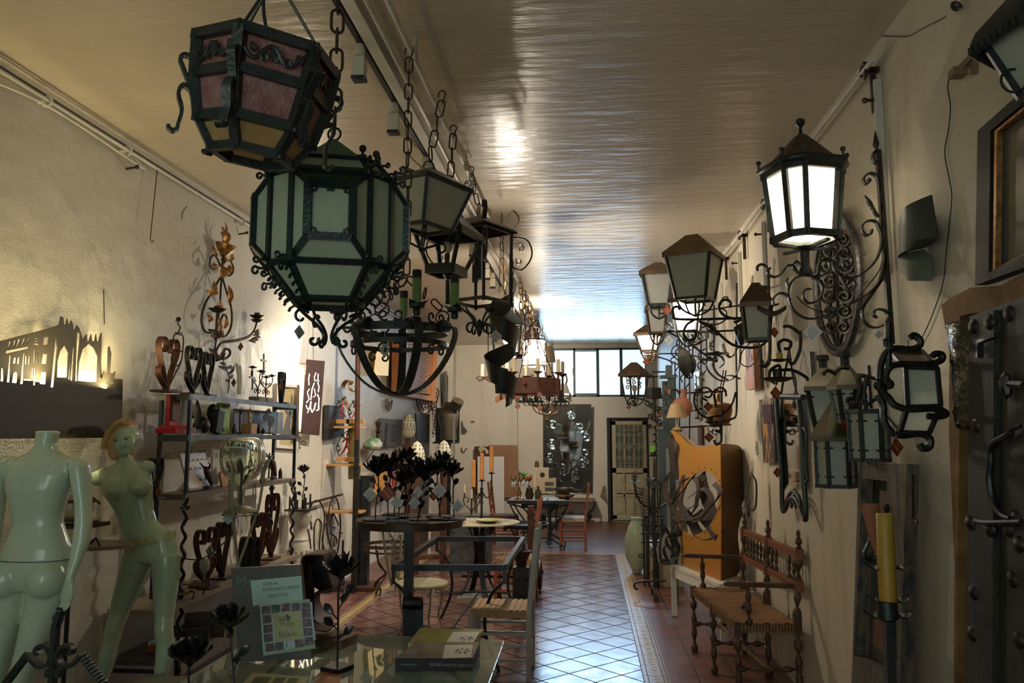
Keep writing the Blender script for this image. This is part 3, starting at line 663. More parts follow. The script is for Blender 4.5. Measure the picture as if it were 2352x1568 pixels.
for k,lb in((0,'short chain branching to the right side of the basket chandelier'),(1,'short chain branching to the back of the basket chandelier'),(2,'short chain branching to the left side of the basket chandelier')):
 a=radians(20+120*k);chain(lb,-.835,y6,2.49,c.z+.135,.06,.03,.0038,hook=False,x1=c.x+.2*cos(a),y1=y6+.2*sin(a))
ptag('grey blue diamond tag hanging in front of the basket chandelier hoop',PY(884,785,3.38),.05,'grey',rz=1.1,text=False,string=.05)
y7=6.4;c=PY(1152,790,y7);t=T('spiral_lamp','hanging lamp cut from one black sheet twisted into a spiral','lamp',c-V((0,0,.45)))
f=MB();rg=[]
N=60
for i in range(N+1):
 k=i/N;a=-.6+k*2.3*2*pi;z=.46-.92*k;r=.095+.03*sin(pi*k);rad=V((cos(a),sin(a),0));wv=V((0,0,.085))+rad*.02
 if k>.93:wv=wv*(1-(k-.93)*6)
 p=c+rad*r+V((0,0,z));rg.append((p+wv,p-wv))
vs=[q for r_ in rg for q in r_];f.add(vs,[(2*i,2*i+1,2*i+3,2*i+2)for i in range(N)]);vs2=[V(q)+V((0,0,.0))+((V(q)-c)*V((1,1,0))).normalized()*.004 for q in vs];f.add(vs2,[(2*i+2,2*i+3,2*i+1,2*i)for i in range(N)])
t.p('spiral_sheet',f,mat('black_spiral_sheet',(.02,.022,.02),.4,.3))
f=MB();f.lathe(c-V((0,0,.4)),[(.05,0),(.06,.16),(.05,.2)],12);t.p('inner_tube',f,M['black'])
f=MB()
for dx in(-.02,.02):f.tube([c+V((dx,0,.42)),V((c.x+dx*.2-.0,y7,3.58))],.003,5)
single('suspension_wires','two thin wires holding the black spiral lamp','wire',f,M['black'],V((c.x,y7,3.58)))
ptag('grey square tag hanging on the black spiral lamp',PY(1139,757,6.2),.075,'grey')
y8=7.4;c=PY(1163,748,y8)
t,L=lantern('square_lantern','brass edged open lantern with lit bulb, partly behind the black spiral lamp',c,4,-38,.19,.15,.27,M['iron2'],[(.97,.01),(.2,.17),(.05,.18)],.018,None,None,over=1.2,glow=1)
f=MB()
for k in range(4):f.tube([L.pt(.24,.0-.3*i/18,k)for i in range(19)],.006,4,twist=.8)
L.rim(f,.17,-.29,.06,.01);t.p('twisted_rods',f,IR)
chain('ochre chain holding the brass edged lantern with the lit bulb',-.8,y8,3.58,c.z+.19,.09,.035,.004,m=M['brass'],x1=c.x)
# ================= HANGING ROW, BACK HALF =================
y9=9.4;c=PY(1222,888,y9);t=T('wheel_chandelier','large rust brown ring chandelier with quatrefoil cut-outs and ivory candles','chandelier',c-V((0,0,.25)))
f=MB();R9=.34
nn=8
for k in range(nn):
 a0,a1=2*pi*k/nn+.25,2*pi*(k+1)/nn+.25;p0=c+V((R9*cos(a0),R9*sin(a0),0));p1=c+V((R9*cos(a1),R9*sin(a1),0));e=(p1-p0);ln=e.length;e.normalize();mid=(p0+p1)/2;up=V((0,0,1))
 hol=[]
 def L2(x,z):return mid+e*x+up*z
 th=[2*pi*i/24 for i in range(24)]
 hol=[L2((.022+.012*cos(4*a))*1.2*cos(a),(.022+.012*cos(4*a))*1.2*sin(a))for a in th]
 f.plate([L2(-ln/2,-.085),L2(ln/2,-.085),L2(ln/2,.085),L2(-ln/2,.085)],[hol],e.cross(up)*.004)
 for z in(-.085,.085):f.beam(L2(-ln/2,z),L2(ln/2,z),.016,.012)
 f.beam(p0-up*.085,p0+up*.085,.012,.012)
t.p('quatrefoil_band',f,M['rust'],smooth=0)
for k in range(8):
 a=2*pi*k/8+.25;p=c+V(((R9+.03)*cos(a),(R9+.03)*sin(a),0));f=MB();f.lathe(p,[(.004,-.16),(.018,-.15),(.014,-.12),(.013,.12),(.03,.135),(.055,.15),(.055,.155),(.02,.15),(.02,.16)],12);ar=t.p('candle_holder',f,M['rust'])
 f=MB();f.lathe(p,[(.022,.155),(.022,.30),(.018,.305)],12);t.p('candle',f,M['wax'],parent=ar)
f=MB()
for k in range(4):a=pi/2*k+.6;f.tube([c+V((R9*cos(a),R9*sin(a),.08)),c+V((0,0,.75))],.006,5)
f.beam(c+V((-R9,0,-.08)),c+V((R9,0,-.08)),.02,.01);t.p('suspension_rods',f,M['rust'],smooth=0)
chain('ochre chain holding the brown ring chandelier',-.8,y9,3.58,c.z+.74,.09,.04,.005,m=M['brass'],x1=c.x)
yA=11.5;c=PY(1226,806,yA);t=T('drum_lantern','lit white glass cylinder lantern with arched iron bail','lantern',c-V((0,0,.25)))
f=MB();f.lathe(c,[(.17,-.22),(.17,.16)],20,caps=False);t.p('glass_cylinder',f,M['lit'])
f=MB()
for z in(.16,-.22):f.strip(c3(c+V((0,0,z)),.172,'z',24),.02,.008,(0,0,1),closed=True)
for k in range(4):a=pi/2*k+.4;f.beam(c+V((.175*cos(a),.175*sin(a),-.22)),c+V((.175*cos(a),.175*sin(a),.16)),.012,.012)
f.tube([c+V((.17*cos(a),0,.16+.2*sin(a)))for a in[pi*i/14 for i in range(15)]],.008,6);t.p('iron_frame',f,IR,smooth=0)
f=MB();f.ball(c+V((0,0,-.05)),.05,12);t.p('bulb',f,M['bulb'])
chain('chain holding the lit white cylinder lantern',-.8,yA,3.58,c.z+.36,.1,.045,.006,m=M['brass'],x1=c.x)
f=MB();f.ball(PY(1162,802,7.35),.035,12);f2=MB();f2.ball(PY(1176,812,7.45),.022,10)
single('lit_bulb','glaring round lit bulb inside the brass edged lantern','light bulb',f,M['bulb'],PY(1162,802,7.35));single('lit_bulb','smaller glaring lit bulb just below the larger one in the brass edged lantern','light bulb',f2,M['bulb'],PY(1176,812,7.45))
f=MB();f.ball(PY(1241,821,10.5),.05,12);single('lit_bulb','glaring lit bulb beside the cream lampshade near the rear window','light bulb',f,M['bulb'],PY(1241,821,10.5))
yB_=13.0;c=PY(1256,815,yB_);t=T('shaded_chandelier','brass armed chandelier with a cream drum shade seen against the rear window','chandelier',c-V((0,0,.5)))
f=MB();f.lathe(c,[(.145,-.12),(.115,.13)],20,caps=False);t.p('lamp_shade',f,mat('cream_shade',(.6,.52,.38),.7,tl=.4))
f=MB()
for k in range(5):a=2*pi*k/5;u=V((cos(a),sin(a),0));f.tube(cr([c+u*.03+V((0,0,-.5)),c+u*.16+V((0,0,-.62)),c+u*.32+V((0,0,-.45)),c+u*.3+V((0,0,-.3))],5),.014,6)
f.lathe(c-V((0,0,.75)),[(.01,0),(.03,.05),(.02,.12),(.05,.2),(.015,.35),(.015,.6)],12);t.p('brass_arms',f,M['brass'])
chain('thin chains holding the cream shaded chandelier',-.8,yB_,3.58,c.z+.13,.12,.05,.006,m=M['brass'],x1=c.x)
c=PY(1295,893,11);t=T('chandelier','brass chandelier below the brown ring, with a small lit white shade','chandelier',c-V((.3,0,.3)))
f=MB();f.lathe(c,[(.085,-.06),(.045,.07)],18,caps=False);t.p('lamp_shade',f,M['lit'])
cc=PY(1255,930,11);f=MB();f.strip(c3(cc+V((0,0,.0)),.2,'z',24),.02,.008,(0,0,1),closed=True)
for k in range(6):
 a=pi/3*k+.2;u=V((cos(a),sin(a),0));f.tube(cr([cc+u*.2,cc+u*.14+V((0,0,-.1)),cc+V((0,0,-.14))],5),.008,6);f.tube([cc+u*.2+V((0,0,.0)),cc+V((0,0,.9))],.003,4)
 f.tube(cr([cc+u*.2,cc+u*.3+V((0,0,.0)),cc+u*.33+V((0,0,.1))],5),.008,6);f.lathe(cc+u*.33+V((0,0,.1)),[(.01,0),(.035,.01),(.012,.02),(.012,.07)],8)
f.lathe(cc-V((0,0,.24)),[(.005,0),(.035,.03),(.035,.05),(.01,.1)],10);t.p('brass_arms',f,M['brass'])
f=MB();f.tube([cc+V((.2,0,0)),c-V((0,0,.06))],.008,6);f.tube([c+V((.05+.05*cos(a),0,-.17+.05*sin(a)))for a in[i*.5 for i in range(11)]],.006,5);t.p('curled_arm',f,IR)
c=PY(1232,925,9.9);t=T('iron_chandelier','small black three-armed chandelier hanging right under the brown ring','chandelier',c-V((0,0,.2)))
for k,u in enumerate((1205,1232,1287)):
 p=PY(u,922,9.9);f=MB();f.box(p,(.17,.05,.03));f.lathe(p,[(.02,.01),(.03,.03),(.02,.08),(.035,.13),(.03,.14)],10)
 for sx in(-1,1):
  for sz in(-1,1):f.tube([p+V((sx*.08+.022*cos(a),0,sz*.02+.022*sin(a)))for a in[i*.5 for i in range(12)]],.006,5)
 t.p('arm',f,M['irong'],smooth=50)
f=MB();q=PY(1252,925,9.9)
for s in(-1,-.3,.3,1):f.tube(cr([q+V((s*.2,0,.08)),q+V((s*.12,0,-.04)),q+V((0,0,-.1))],5),.009,6)
for s in(-.1,.02,.12):f.beam(q+V((s,0,-.0)),q+V((s*.9,0,.25)),.02,.01)
f.tube([q+V((0,0,.2)),q+V((0,0,.8))],.005,5);t.p('cage',f,M['irong'],smooth=50)
for k,(u,v,yy)in enumerate(((1189,932,9),(1240,934,9),(1268,940,9.5),(1240,905,9))):
 ptag('tiny red diamond price tag '+('below the left side of the brown ring chandelier','below the middle of the brown ring chandelier','under the brass chandelier beside the dark cut-out panel','against the lower rim of the brown ring chandelier')[k],PY(u,v-6,yy),.05,'red',text=k<2)
def onp(y):return onY(y)
f=MB();g=onY(10.2);f.plate(m3(cr([V((u,v,0))for u,v in[(1148,905),(1160,890),(1172,900),(1188,888),(1200,898),(1196,912),(1190,922),(1183,922),(1180,908),(1168,912),(1152,918),(1142,925),(1136,922),(1138,910)]],3,True)and[(1148,905),(1160,890),(1172,900),(1188,888),(1200,898),(1196,912),(1190,922),(1183,922),(1180,908),(1168,912),(1152,918),(1142,925),(1136,922),(1138,910)],g),[],(0,.012,0));single('copper_silhouette','flat copper coloured leaping animal cut-out behind the brown ring chandelier','metal silhouette',f,mat('copper_sheet',(.32,.14,.07),.4,.6),PY(1160,905,10.2))
f=MB();g=onY(8.5);f.plate(m3([(1091,868),(1102,860),(1112,865),(1125,862),(1150,855),(1150,885),(1125,878),(1112,871),(1102,877)],g),[m3([(1097,868),(1103,864),(1109,868),(1103,872)],g)],(0,.01,0));single('red_metal_blade','red painted pointed metal blade with diamond hole sticking out left of the spiral lamp','metal ornament',f,M['rust'],PY(1110,868,8.5))
f=MB();b=PY(1108,845,8.5);f.lathe(b-V((0,0,.1)),[(.03,0),(.045,.01),(.02,.02),(.02,.14)],12);single('ivory_candle','ivory candle left of the black spiral lamp above the red blade','candle',f,M['wax'],b)
i=0
for(v0,dz,u)in((588,.62,1183),(640,.85,1202),(660,.35,1216),(672,.9,1222),(688,.55,1229),(700,.8,1234),(712,.5,1238),(722,.7,1243),(730,.45,1247),(738,.6,1250)):
 y=F*1.93/(1000-v0)*.985;chain('empty brown chain hanging from the ceiling pipe above the brown ring chandelier',-.8,y,3.57,3.57-dz,.11,.045,.006,m=M['brass']if i%2 else M['ironb'],group='empty chains at the back of the pipe');i+=1
def spot(y,lab,g='cream rail spotlights'):
 t=T('track_spotlight',lab,'spotlight',(-1.09,y,ZC-.03),g);f=MB();f.lathe((-1.09,y,ZC-.09),[(.025,0),(.028,.03),(.02,.06)],10);t.p('mount',f,M['cream'])
 f=MB();f.box((-1.09,y,ZC-.15),(.06,.06,.10));hs_=t.p('housing',f,M['cream'],smooth=0);f=MB();f.box((-1.09,y,ZC-.206),(.064,.064,.015));f.lathe((-1.09,y,ZC-.216),[(.02,0),(.02,.004)],12);t.p('lens_rim',f,M['black'],smooth=0,parent=hs_)
for k,v in enumerate((100,245,375)):spot(F*1.78/(1000-v),('cream square spotlight on the ceiling rail nearest the camera','cream square spotlight on the ceiling rail between the second and third chains','cream square spotlight on the rail behind the frosted square lantern')[k],None)
for k,v in enumerate((488,560,590,618,640,672,690,705,718)):spot(F*1.8/(1000-v),'cream square spotlight on the far half of the ceiling rail')
pl=T('wall_pipe','thin white metal pipe running high along the left wall','pipe',(XL+.06,8,3.34))
f=MB();zp=PX(293,345,XL+.06).z;f.tube([V((XL+.06,2,zp)),V((XL+.06,14,zp-.0))],.011,8);pl.p('tube',f,M['white'])
for u,v in((293,345),(556,503),(108,232)):
 p=PX(u,v,XL+.05);f=MB();f.tube(c3((XL+.05,p.y,zp),.028,'y',12),.008,6,closed=True);f.tube([V((XL,p.y,zp)),V((XL+.05,p.y,zp))],.012,6);pl.p('wall_bracket',f,M['white'])
f=MB();f.tube(cr([V((XL+.03,1.5,ZC-.05)),V((XL+.03,5,ZC-.06)),V((XL+.03,9,ZC-.05)),V((XL+.03,13,ZC-.05))],6),.006,6);single('ceiling_cable','dark cable along the top edge of the left wall','cable',f,M['black'],(XL+.03,5,ZC-.05))
f=MB();f.tube(cr([V((XL+.06,2.4,zp-.03)),V((XL+.05,3.2,zp-.1)),V((XL+.06,PX(108,232,XL+.06).y,zp-.03)),V((XL+.05,4.9,zp-.05)),V((XL+.05,PX(293,345,XL).y,zp-.02))],8),.006,6);single('slack_cable','slack white cable tied below the pipe on the left wall','cable',f,M['white'],(XL+.05,3.5,zp-.08))
f=MB();a=PX(362,381,XL+.06);b=PX(345,548,XL+.07);f.tube([a,a+(b-a)*.5,b]+[b+V((0,.02-.02*cos(th),-.02*sin(th)))for th in[i*.4 for i in range(1,9)]],.0035,6);single('long_wire_hook','long thin wire hook hanging from the left wall pipe','hook',f,M['ironb'],a)
for lab,u,v in(('rusty bolt sticking out high on the left wall above the cityscape',290,388),('small bolt sticking out of the left wall right of the gilded candelabrum',548,538)):
 p=PX(u,v,XL);f=MB();f.tube([p,p+V((.07,0,.01))],.008,6);f.ball(p+V((.075,0,.012)),.015,8);single('wall_bolt',lab,'bolt',f,M['ironb'],p)
# ================= LEFT WALL =================
g=onX(XL+.07);mcs=mat('matt_dark_bronze_sheet',(.05,.042,.03),.55,.2)
t=T('cityscape_panel','large dark metal wall panel cut as a backlit city skyline with arches and tower','wall art',PX(140,1003,XL+.07))
out=[(-60,1008),(279,1005),(281,871),(262,869),(265,852),(258,858),(252,855),(255,812),(251,795),(248,798),(246,860),(238,852),(233,868),(229,868),(233,764),(230,772),(227,783),(222,783),(220,767),(217,783),(211,783),(209,767),(204,783),(200,783),(198,768),(193,775),(190,783),(186,766),(181,752),(176,746),(172,758),(169,757),(166,741),(163,736),(160,745),(156,743),(154,731),(151,745),(146,745),(145,729),(139,726),(136,744),(130,748),(100,757),(0,783),(-60,799)]
hol=[[(130,866),(153,867),(156,812),(147,793),(137,806),(131,830)],[(178,874),(208,877),(222,876),(224,820),(215,800),(203,789),(189,802),(181,830)],[(116,889),(121,889),(131,800),(127,770),(124,800)],[(161,873),(165,874),(170,800),(167,798)],[(172,875),(176,875),(178,830),(184,770),(180,762),(176,765)],[(156,871),(159,871),(161,833),(159,833)],[(227,874),(230,874),(231,830),(228,830)],[(98,793),(110,791),(111,773),(100,775)],[(94,835),(106,836),(109,814),(98,812)],[(91,881),(103,882),(105,855),(94,854)],[(76,832),(80,832),(80,804),(77,803)],[(82,834),(85,834),(86,807),(84,806)],[(71,868),(75,868),(76,846),(73,845)],[(76,884),(79,885),(82,846),(78,846)],[(46,881),(51,881),(57,812),(53,811)],[(56,837),(61,837),(62,817),(57,817)],[(63,837),(68,836),(69,817),(65,817)],[(29,835),(36,834),(37,821),(31,822)],[(38,836),(44,835),(45,821),(40,821)],[(27,878),(37,879),(39,860),(35,853),(30,857)],[(15,877),(20,878),(25,817),(21,816)],[(1,875),(6,876),(7,846),(2,846)],[(12,812),(66,800),(66,795),(13,806)],[(18,801),(20,801),(26,785),(20,783)],[(29,799),(31,799),(37,783),(31,781)],[(37,796),(40,796),(47,780),(41,778)],[(48,793),(51,793),(58,779),(53,776)],[(60,790),(62,790),(69,777),(65,775)],[(54,873),(72,874),(72,871),(54,870)],[(241,881),(258,882),(260,877),(242,876)],[(78,778),(88,778),(84,776)],[(77,784),(88,784),(84,782)],[(75,790),(91,794),(84,788)]]
f=MB();f.plate(m3(out,g),[m3(h,g)for h in hol],(.006,0,0));t.p('cut_sheet',f,mcs,smooth=0)
f=MB();
for u,v in((20,900),(250,990),(120,990),(120,900)):p=PX(u,v,XL+.036);f.box(p,(.06,.03,.03))
t.p('wall_spacers',f,M['steel'],smooth=0)
f=MB();a=PX(-30,884,XL+.03);b=PX(235,884,XL+.03);f.box(((a+b)/2).to_tuple(),(.02,abs(b.y-a.y),.02));t.p('light_strip',f,mat('warm_led_strip',(1,1,1),.5,emit=(1,.83,.45),es=60),smooth=0)
p0=PX(704,830,XL+.12);t=T('panel_lamp','tall rusty sheet wall lamp with a glowing cut-out figure, brightly backlit','lamp',PX(720,1000,XL+.12))
mcut=mat('cutout_glow_emission',(1,.95,.8),.5,emit=(1,.9,.68),es=2.2);g=onX(XL+.13);out=[(704,825),(746,829),(733,1000),(691,996)]
def cutline(pts,w):
 L_,R_=[],[];n=len(pts)
 for i,(x,y)in enumerate(pts):
  a=pts[max(i-1,0)];b=pts[min(i+1,n-1)];dx,dy=b[0]-a[0],b[1]-a[1];d=sqrt(dx*dx+dy*dy)or 1
  L_.append((x-dy/d*w/2,y+dx/d*w/2));R_.append((x+dy/d*w/2,y-dx/d*w/2))
 return L_+R_[::-1]
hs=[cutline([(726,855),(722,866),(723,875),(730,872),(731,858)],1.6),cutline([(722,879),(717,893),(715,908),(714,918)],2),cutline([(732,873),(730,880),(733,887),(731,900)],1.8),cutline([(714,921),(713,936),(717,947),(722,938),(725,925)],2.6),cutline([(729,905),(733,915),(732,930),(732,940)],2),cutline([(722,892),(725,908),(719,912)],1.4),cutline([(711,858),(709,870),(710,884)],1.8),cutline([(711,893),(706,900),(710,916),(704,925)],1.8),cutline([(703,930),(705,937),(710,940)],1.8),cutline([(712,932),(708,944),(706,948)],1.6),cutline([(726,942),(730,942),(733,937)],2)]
f=MB();f.plate(m3(out,g),[],(.004,0,0));cs_=t.p('sheet',f,M['rust'],smooth=0)
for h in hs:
 f=MB();f.plate(m3(h,onX(XL+.1335)),[],(.001,0,0));t.p('cutout_glow_strip',f,mcut,smooth=0,parent=cs_)  # emissive strips on the uncut sheet stand in for light through cut-outs
f=MB();a=PX(700,832,XL+.06);b=PX(691,993,XL+.06);f.box((XL+.067,a.y+.05,a.z-.01),(.12,.12,.01));f.box((XL+.067,b.y+.05,b.z),(.12,.12,.01));t.p('brackets',f,M['rust'],smooth=0)
f=MB();a=PX(700,838,XL+.05);b=PX(694,985,XL+.05);f.beam(a+V((0,.06,0)),b+V((0,.06,0)),.02,.02);t.p('light_tube',f,mat('warm_tube',(1,1,1),.5,emit=(1,.86,.55),es=14),smooth=0)
f=MB();f.tube([PX(720,826,XL+.08),PX(718,700,XL+.04)],.003,5);t.p('wire',f,M['ironb'])
f=MB();p=PX(690,1015,XL+.01);f.box(p,(.02,.07,.11));t2=T('wall_socket','white wall socket with a small lit lamp under the glowing panel','socket',p);t2.p('plate',f,M['white'],smooth=0);f=MB();f.tube(cr([p+V((.01,0,0)),p+V((.05,-.02,.01)),p+V((.08,-.06,-.02)),p+V((.03,-.08,-.02))],5),.006,6);t2.p('plug_cord',f,M['brass'])
f=MB();p=PX(425,569,XL+.004);f.box(p,(.008,.11,.13));f.box(p+V((.008,0,0)),(.008,.05,.05));single('wall_plate','blank cream square plate high on the left wall, left of the gilded candelabrum','wall plate',f,M['white'],p,smooth=0)
f=MB();f.tube(m3([(418,503),(419,490),(424,480),(430,474)],onX(XL+.004)),.0025,5);f.tube([PX(238,664,XL+.003),PX(240,745,XL+.003)],.003,4);struct('trim_5b',f,M['steel'])
X1=XL+.10;g=onX(X1);t=T('wall_candelabrum','tall black and gilded wrought iron wall candelabrum with leaf ornaments','candelabrum',PX(500,800,X1))
f=MB()
f.tube(m3([(516,560),(511,600),(505,700),(499,760),(494,800),(492,822)],g),.008,8)
for pts in([(511,637),(520,668),(531,705),(532,742),(524,765),(512,773),(504,762)],[(506,637),(490,665),(470,700),(463,735),(468,757),(478,764),(487,760)],[(506,610),(500,595),(493,586),(484,592),(482,608),(488,618),(494,616)],[(512,606),(520,599),(530,600),(536,615),(533,628),(526,633),(521,626)],[(507,735),(513,722),(520,727),(521,740)]):
 f.tube(m3([tuple(q)[:2]for q in cr([V((u,v,0))for u,v in pts],5)],g),.0085,8)
t.p('iron_stems',f,IR)
f=MB();n_=V((1,-.6,0))
def lf(u0,v0,u1,v1,w,cu=.2):f.leaf(g(u0,v0),g(u1,v1),w,n_,cu)
for a in((516,560,510,520,.05),(517,560,507,532,.04),(518,560,525,532,.04),(517,545,517,511,.02),(515,565,513,545,.04),(520,565,520,548,.03),(486,580,491,563,.03),(493,588,497,578,.04),(528,600,534,583,.04),(527,600,520,592,.03),(490,605,494,620,.05),(526,608,529,630,.05),(524,612,522,628,.04),(512,612,504,640,.05),(514,612,519,638,.05),(510,612,512,640,.05),(512,630,520,638,.03),(484,680,492,645,.05),(483,682,474,665,.04),(487,676,501,668,.035),(524,695,525,655,.045),(526,700,530,660,.03),(506,702,512,705,.07),(500,703,510,698,.08),(482,740,478,722,.04),(480,735,489,728,.04),(514,755,520,730,.04),(504,750,500,728,.04),(502,742,507,760,.04),(485,772,497,765,.05),(492,775,484,755,.05),(500,775,512,758,.05),(496,778,492,765,.06)):lf(*a)
for v_,s in((607,1),(613,1.1),(619,1),(735,.8),(742,.8),(749,.8)):f.ball(g(511 if v_<700 else 504,v_),.016*s,8,(1,1,.6))
for u,v in((494,608),(492,612),(496,615),(526,618),(528,624),(525,623)):f.ball(g(u,v),.012,8)
c=g(516,574);f.lathe(c,[(.02,-.06),(.03,-.035),(.055,-.01),(.075,.02),(.085,.045),(.08,.05),(.05,.02)],16,ax=(.25,0,1));f.lathe(c-V((0,0,.07)),[(.015,-.03),(.03,-.01),(.015,.01)],12);t.p('gilded_leaves',f,M['gold'],smooth=50)
f=MB();q=g(499,717);pan(f,q,.07,.025,cup=.024,ch=.05);f.tube([q,g(497,760)],.01,8)
a=g(497,805);b=g(590,740);pts=cr([a,g(510,786),g(545,780),g(570,772),g(583,760),b],5);f.tube(pts,.0085,8);f.tube([p+V((0,0,-.012))for p in pts[3:-8]],.006,6)
pan(f,b,.055,.02,cup=.024,ch=.07);pan(f,b+V((0,0,.035)),.065,.022,cup=.024,ch=.05)
for(u0,v0,u1,v1)in((578,777,598,770),(574,780,596,779),(580,770,596,762),(584,764,594,755),(570,782,590,787)):f.leaf(g(u0,v0),g(u1,v1),.03,n_,.2)
for(u0,v0,u1,v1)in((497,830,480,800),(497,830,515,800),(494,778,478,755),(494,778,508,755),(494,780,494,755)):f.leaf(g(u0,v0),g(u1,v1),.045,n_,.2)
f.tube(m3([tuple(q)[:2]for q in cr([V((u,v,0))for u,v in[(495,805),(498,815),(508,823),(520,822),(528,814),(527,804),(518,801),(512,808)]],5)],g),.011,8)
t.p('candle_arms',f,M['ironb'])
ptag('red diamond price tag hanging from the arm of the gilded candelabrum',PX(553,786,X1+.02),.052,'red',rz=-.5)
# ================= SHELF UNIT =================
XF,XBk=-2.66,-2.86;yl=5.14;yr=7.10
def shelfy(u,X=XF):return PX(u,1000,X).y
t=T('shelf_unit','long black iron shelf unit against the left wall with rows of small metalwork','shelf unit',((XF+XBk)/2,(yl+yr)/2,.0))
zs=[2.025,1.752,1.365]
for x,y,nm in((XF,yl,0),(XF,yr,0),(XBk,yl,0),(XBk,yr,0)):
 f=MB();f.beam((x,y,1.365 if x==XF else .6),(x,y,2.03),.022,.022,(1,0,0));t.p('post',f,M['steeld'],smooth=0)
for k,z in enumerate(zs):
 f=MB();f.box(((XF+XBk)/2,(yl+yr)/2,z-.005),(XF-XBk+.02,yr-yl+.05,.012));f.box((XF+.005,(yl+yr)/2,z-.014),(.01,yr-yl+.05,.035));f.box(((XF+XBk)/2,yl-.01,z-.02),(XF-XBk+.02,.01,.04));f.box(((XF+XBk)/2,yr+.01,z-.02),(XF-XBk+.02,.01,.04))
 t.p('shelf_board',f,M['steel']if k<2 else mat('grey_brown_board',(.14,.11,.085),.5),smooth=0)
for x,y in((XF,yl),(XF,yr),(XBk,yr)):
 f=MB();N=70;f.tube([V((x+.012*cos(i*.9),y+.012*sin(i*.9),1.34-(1.34-.12)*i/N))for i in range(N+1)],.012,6);f.beam((x,y,0),(x,y,.3),.03,.03,(1,0,0));
 for zz_ in(1.27,.72):
  for s in(-1,1):f.tube([V((x,y+s*(.035+.02*(1-i/14)*cos(i*.5)),zz_+.02*(1-i/14)*sin(i*.5)))for i in range(13)],.007,6)
 t.p('twisted_leg',f,IR)
f=MB();f.box((-2.78,(4.86+yr)/2,.672),(.36,yr-4.86+.1,.03));t.p('lower_board',f,mat('dusty_board',(.22,.17,.12),.6,0,(.17,.13,.09),8),smooth=0)
f=MB();f.box((-2.80,(4.86+yr)/2,.36),(.34,yr-4.86,.03));t.p('bottom_board',f,M['steel'],smooth=0)
f=MB();f.beam((-2.62,4.90,0),(-2.62,4.90,.66),.025,.025,(1,0,0));f.beam((-2.95,4.90,.3),(-2.6,4.90,.3),.02,.02);f.beam((-2.62,4.90,.45),(-2.62,4.90,.47),.05,.05);t.p('end_post',f,M['steeld'],smooth=0)
def heart(name,label,c,h,w,bar=.05,m=None,turn=0,curls=1,base=True,cat='iron sculpture',wd=(1,0,0),ax=(0,1,0)):
 """heart bent from one flat bar; stands on a small base. c = bottom point, h height, w width"""
 m=m or M['ironb'];c=V(c);ax=V(ax);t=T(name,label,cat,c)
 for s in(-1,1):
  f=MB();pts=[(0,.03),(.1,.2),(.27,.45),(.45,.68),(.5,.86),(.38,.98),(.2,.97),(.09,.86),(.12,.75),(.2,.73),(.24,.8)]
  f.strip(cr([c+ax*(s*x*w)+V((0,0,z*h))for x,z in pts],4),bar*.7,.005,wd)
  t.p('curled_bar',f,m)
 if curls:
  f=MB()
  for s in(-1,1)[:curls]:f.strip(cr([c+ax*(s*x*w)+V((0,0,z*h))for x,z in[(.05,.1),(.2,.16),(.42,.3),(.45,.42),(.32,.46),(.26,.38),(.33,.34)]],4),bar*.7,.005,wd)
  t.p('side_curl',f,m)
 if base:f=MB();f.box(c+V((0,0,.005)),(bar*2.2,w*.7,.015));t.p('base',f,m,smooth=0)
 return t
Xm=-2.76
def sp(u,z,X=Xm):y=PX(u,1000,X).y;return V((X,y,z))
zt_=2.035
heart('heart_sculpture','red and black heart bent from flat iron, leftmost on the top shelf',sp(376,zt_),.36,.24,.06,M['rust'])
def standf(lab,u,z,pts,r=.005,m=None,base=(.09,.07,.02),X=Xm,name='wire_figure',cat='figurine',bm=None,extra=None):
 """wire figure traced on the plane of the shelf"""
 b=sp(u,z,X);t=T(name,lab,cat,b);g=onX(X);f=MB()
 for ln in pts:f.tube(m3([tuple(q)[:2]for q in cr([V((a,b_,0))for a,b_ in ln],4)],g),r,6)
 if extra:extra(f,g)
 t.p('bent_wire',f,m or IR)
 if base:f=MB();f.box(b+V((0,0,base[2]/2)),base);t.p('base',f,bm or M['pine'],smooth=0)
 return t
standf('black bent wire figure with long body on the top shelf, second from left',393,zt_,[[(392,880),(396,800),(400,770),(412,768),(421,775),(418,820),(410,838),(396,838),(394,820),(405,805),(420,808)],[(392,880),(404,855),(416,832)],[(402,764),(418,764)],[(409,764),(414,752),(408,742),(412,730),(404,736)]],.005,extra=lambda f,g:f.ball(g(410,733),.018,8))
heart('heart_sculpture','dark double heart of flat iron on the top shelf, right of the wire figure',sp(437,zt_),.34,.2,.05,IR,curls=2)
heart('heart_sculpture','dark upright heart of flat iron on a wood block, third heart on the top shelf',sp(470,zt_),.32,.15,.05,IR,curls=1)
standf('iron sprig with slim leaves leaning on the top shelf beside the third heart',523,zt_,[[(523,903),(527,875),(522,850),(513,828),(510,810)]],.004,base=None,name='iron_sprig',cat='iron flower',extra=lambda f,g:[f.leaf(g(a,b),g(c,d),.03,(1,-.5,0),.15)for a,b,c,d in((524,860,538,838),(523,855,500,840),(519,842,505,832),(520,845,533,840),(525,868,535,860),(526,878,518,872))])
standf('clear cast figure standing on the top shelf left of the twin candle holders',548,zt_,[[(548,905),(548,870),(546,845),(543,836)],[(550,905),(552,870),(550,840)]],.014,M['white'],None,name='glass_figure')
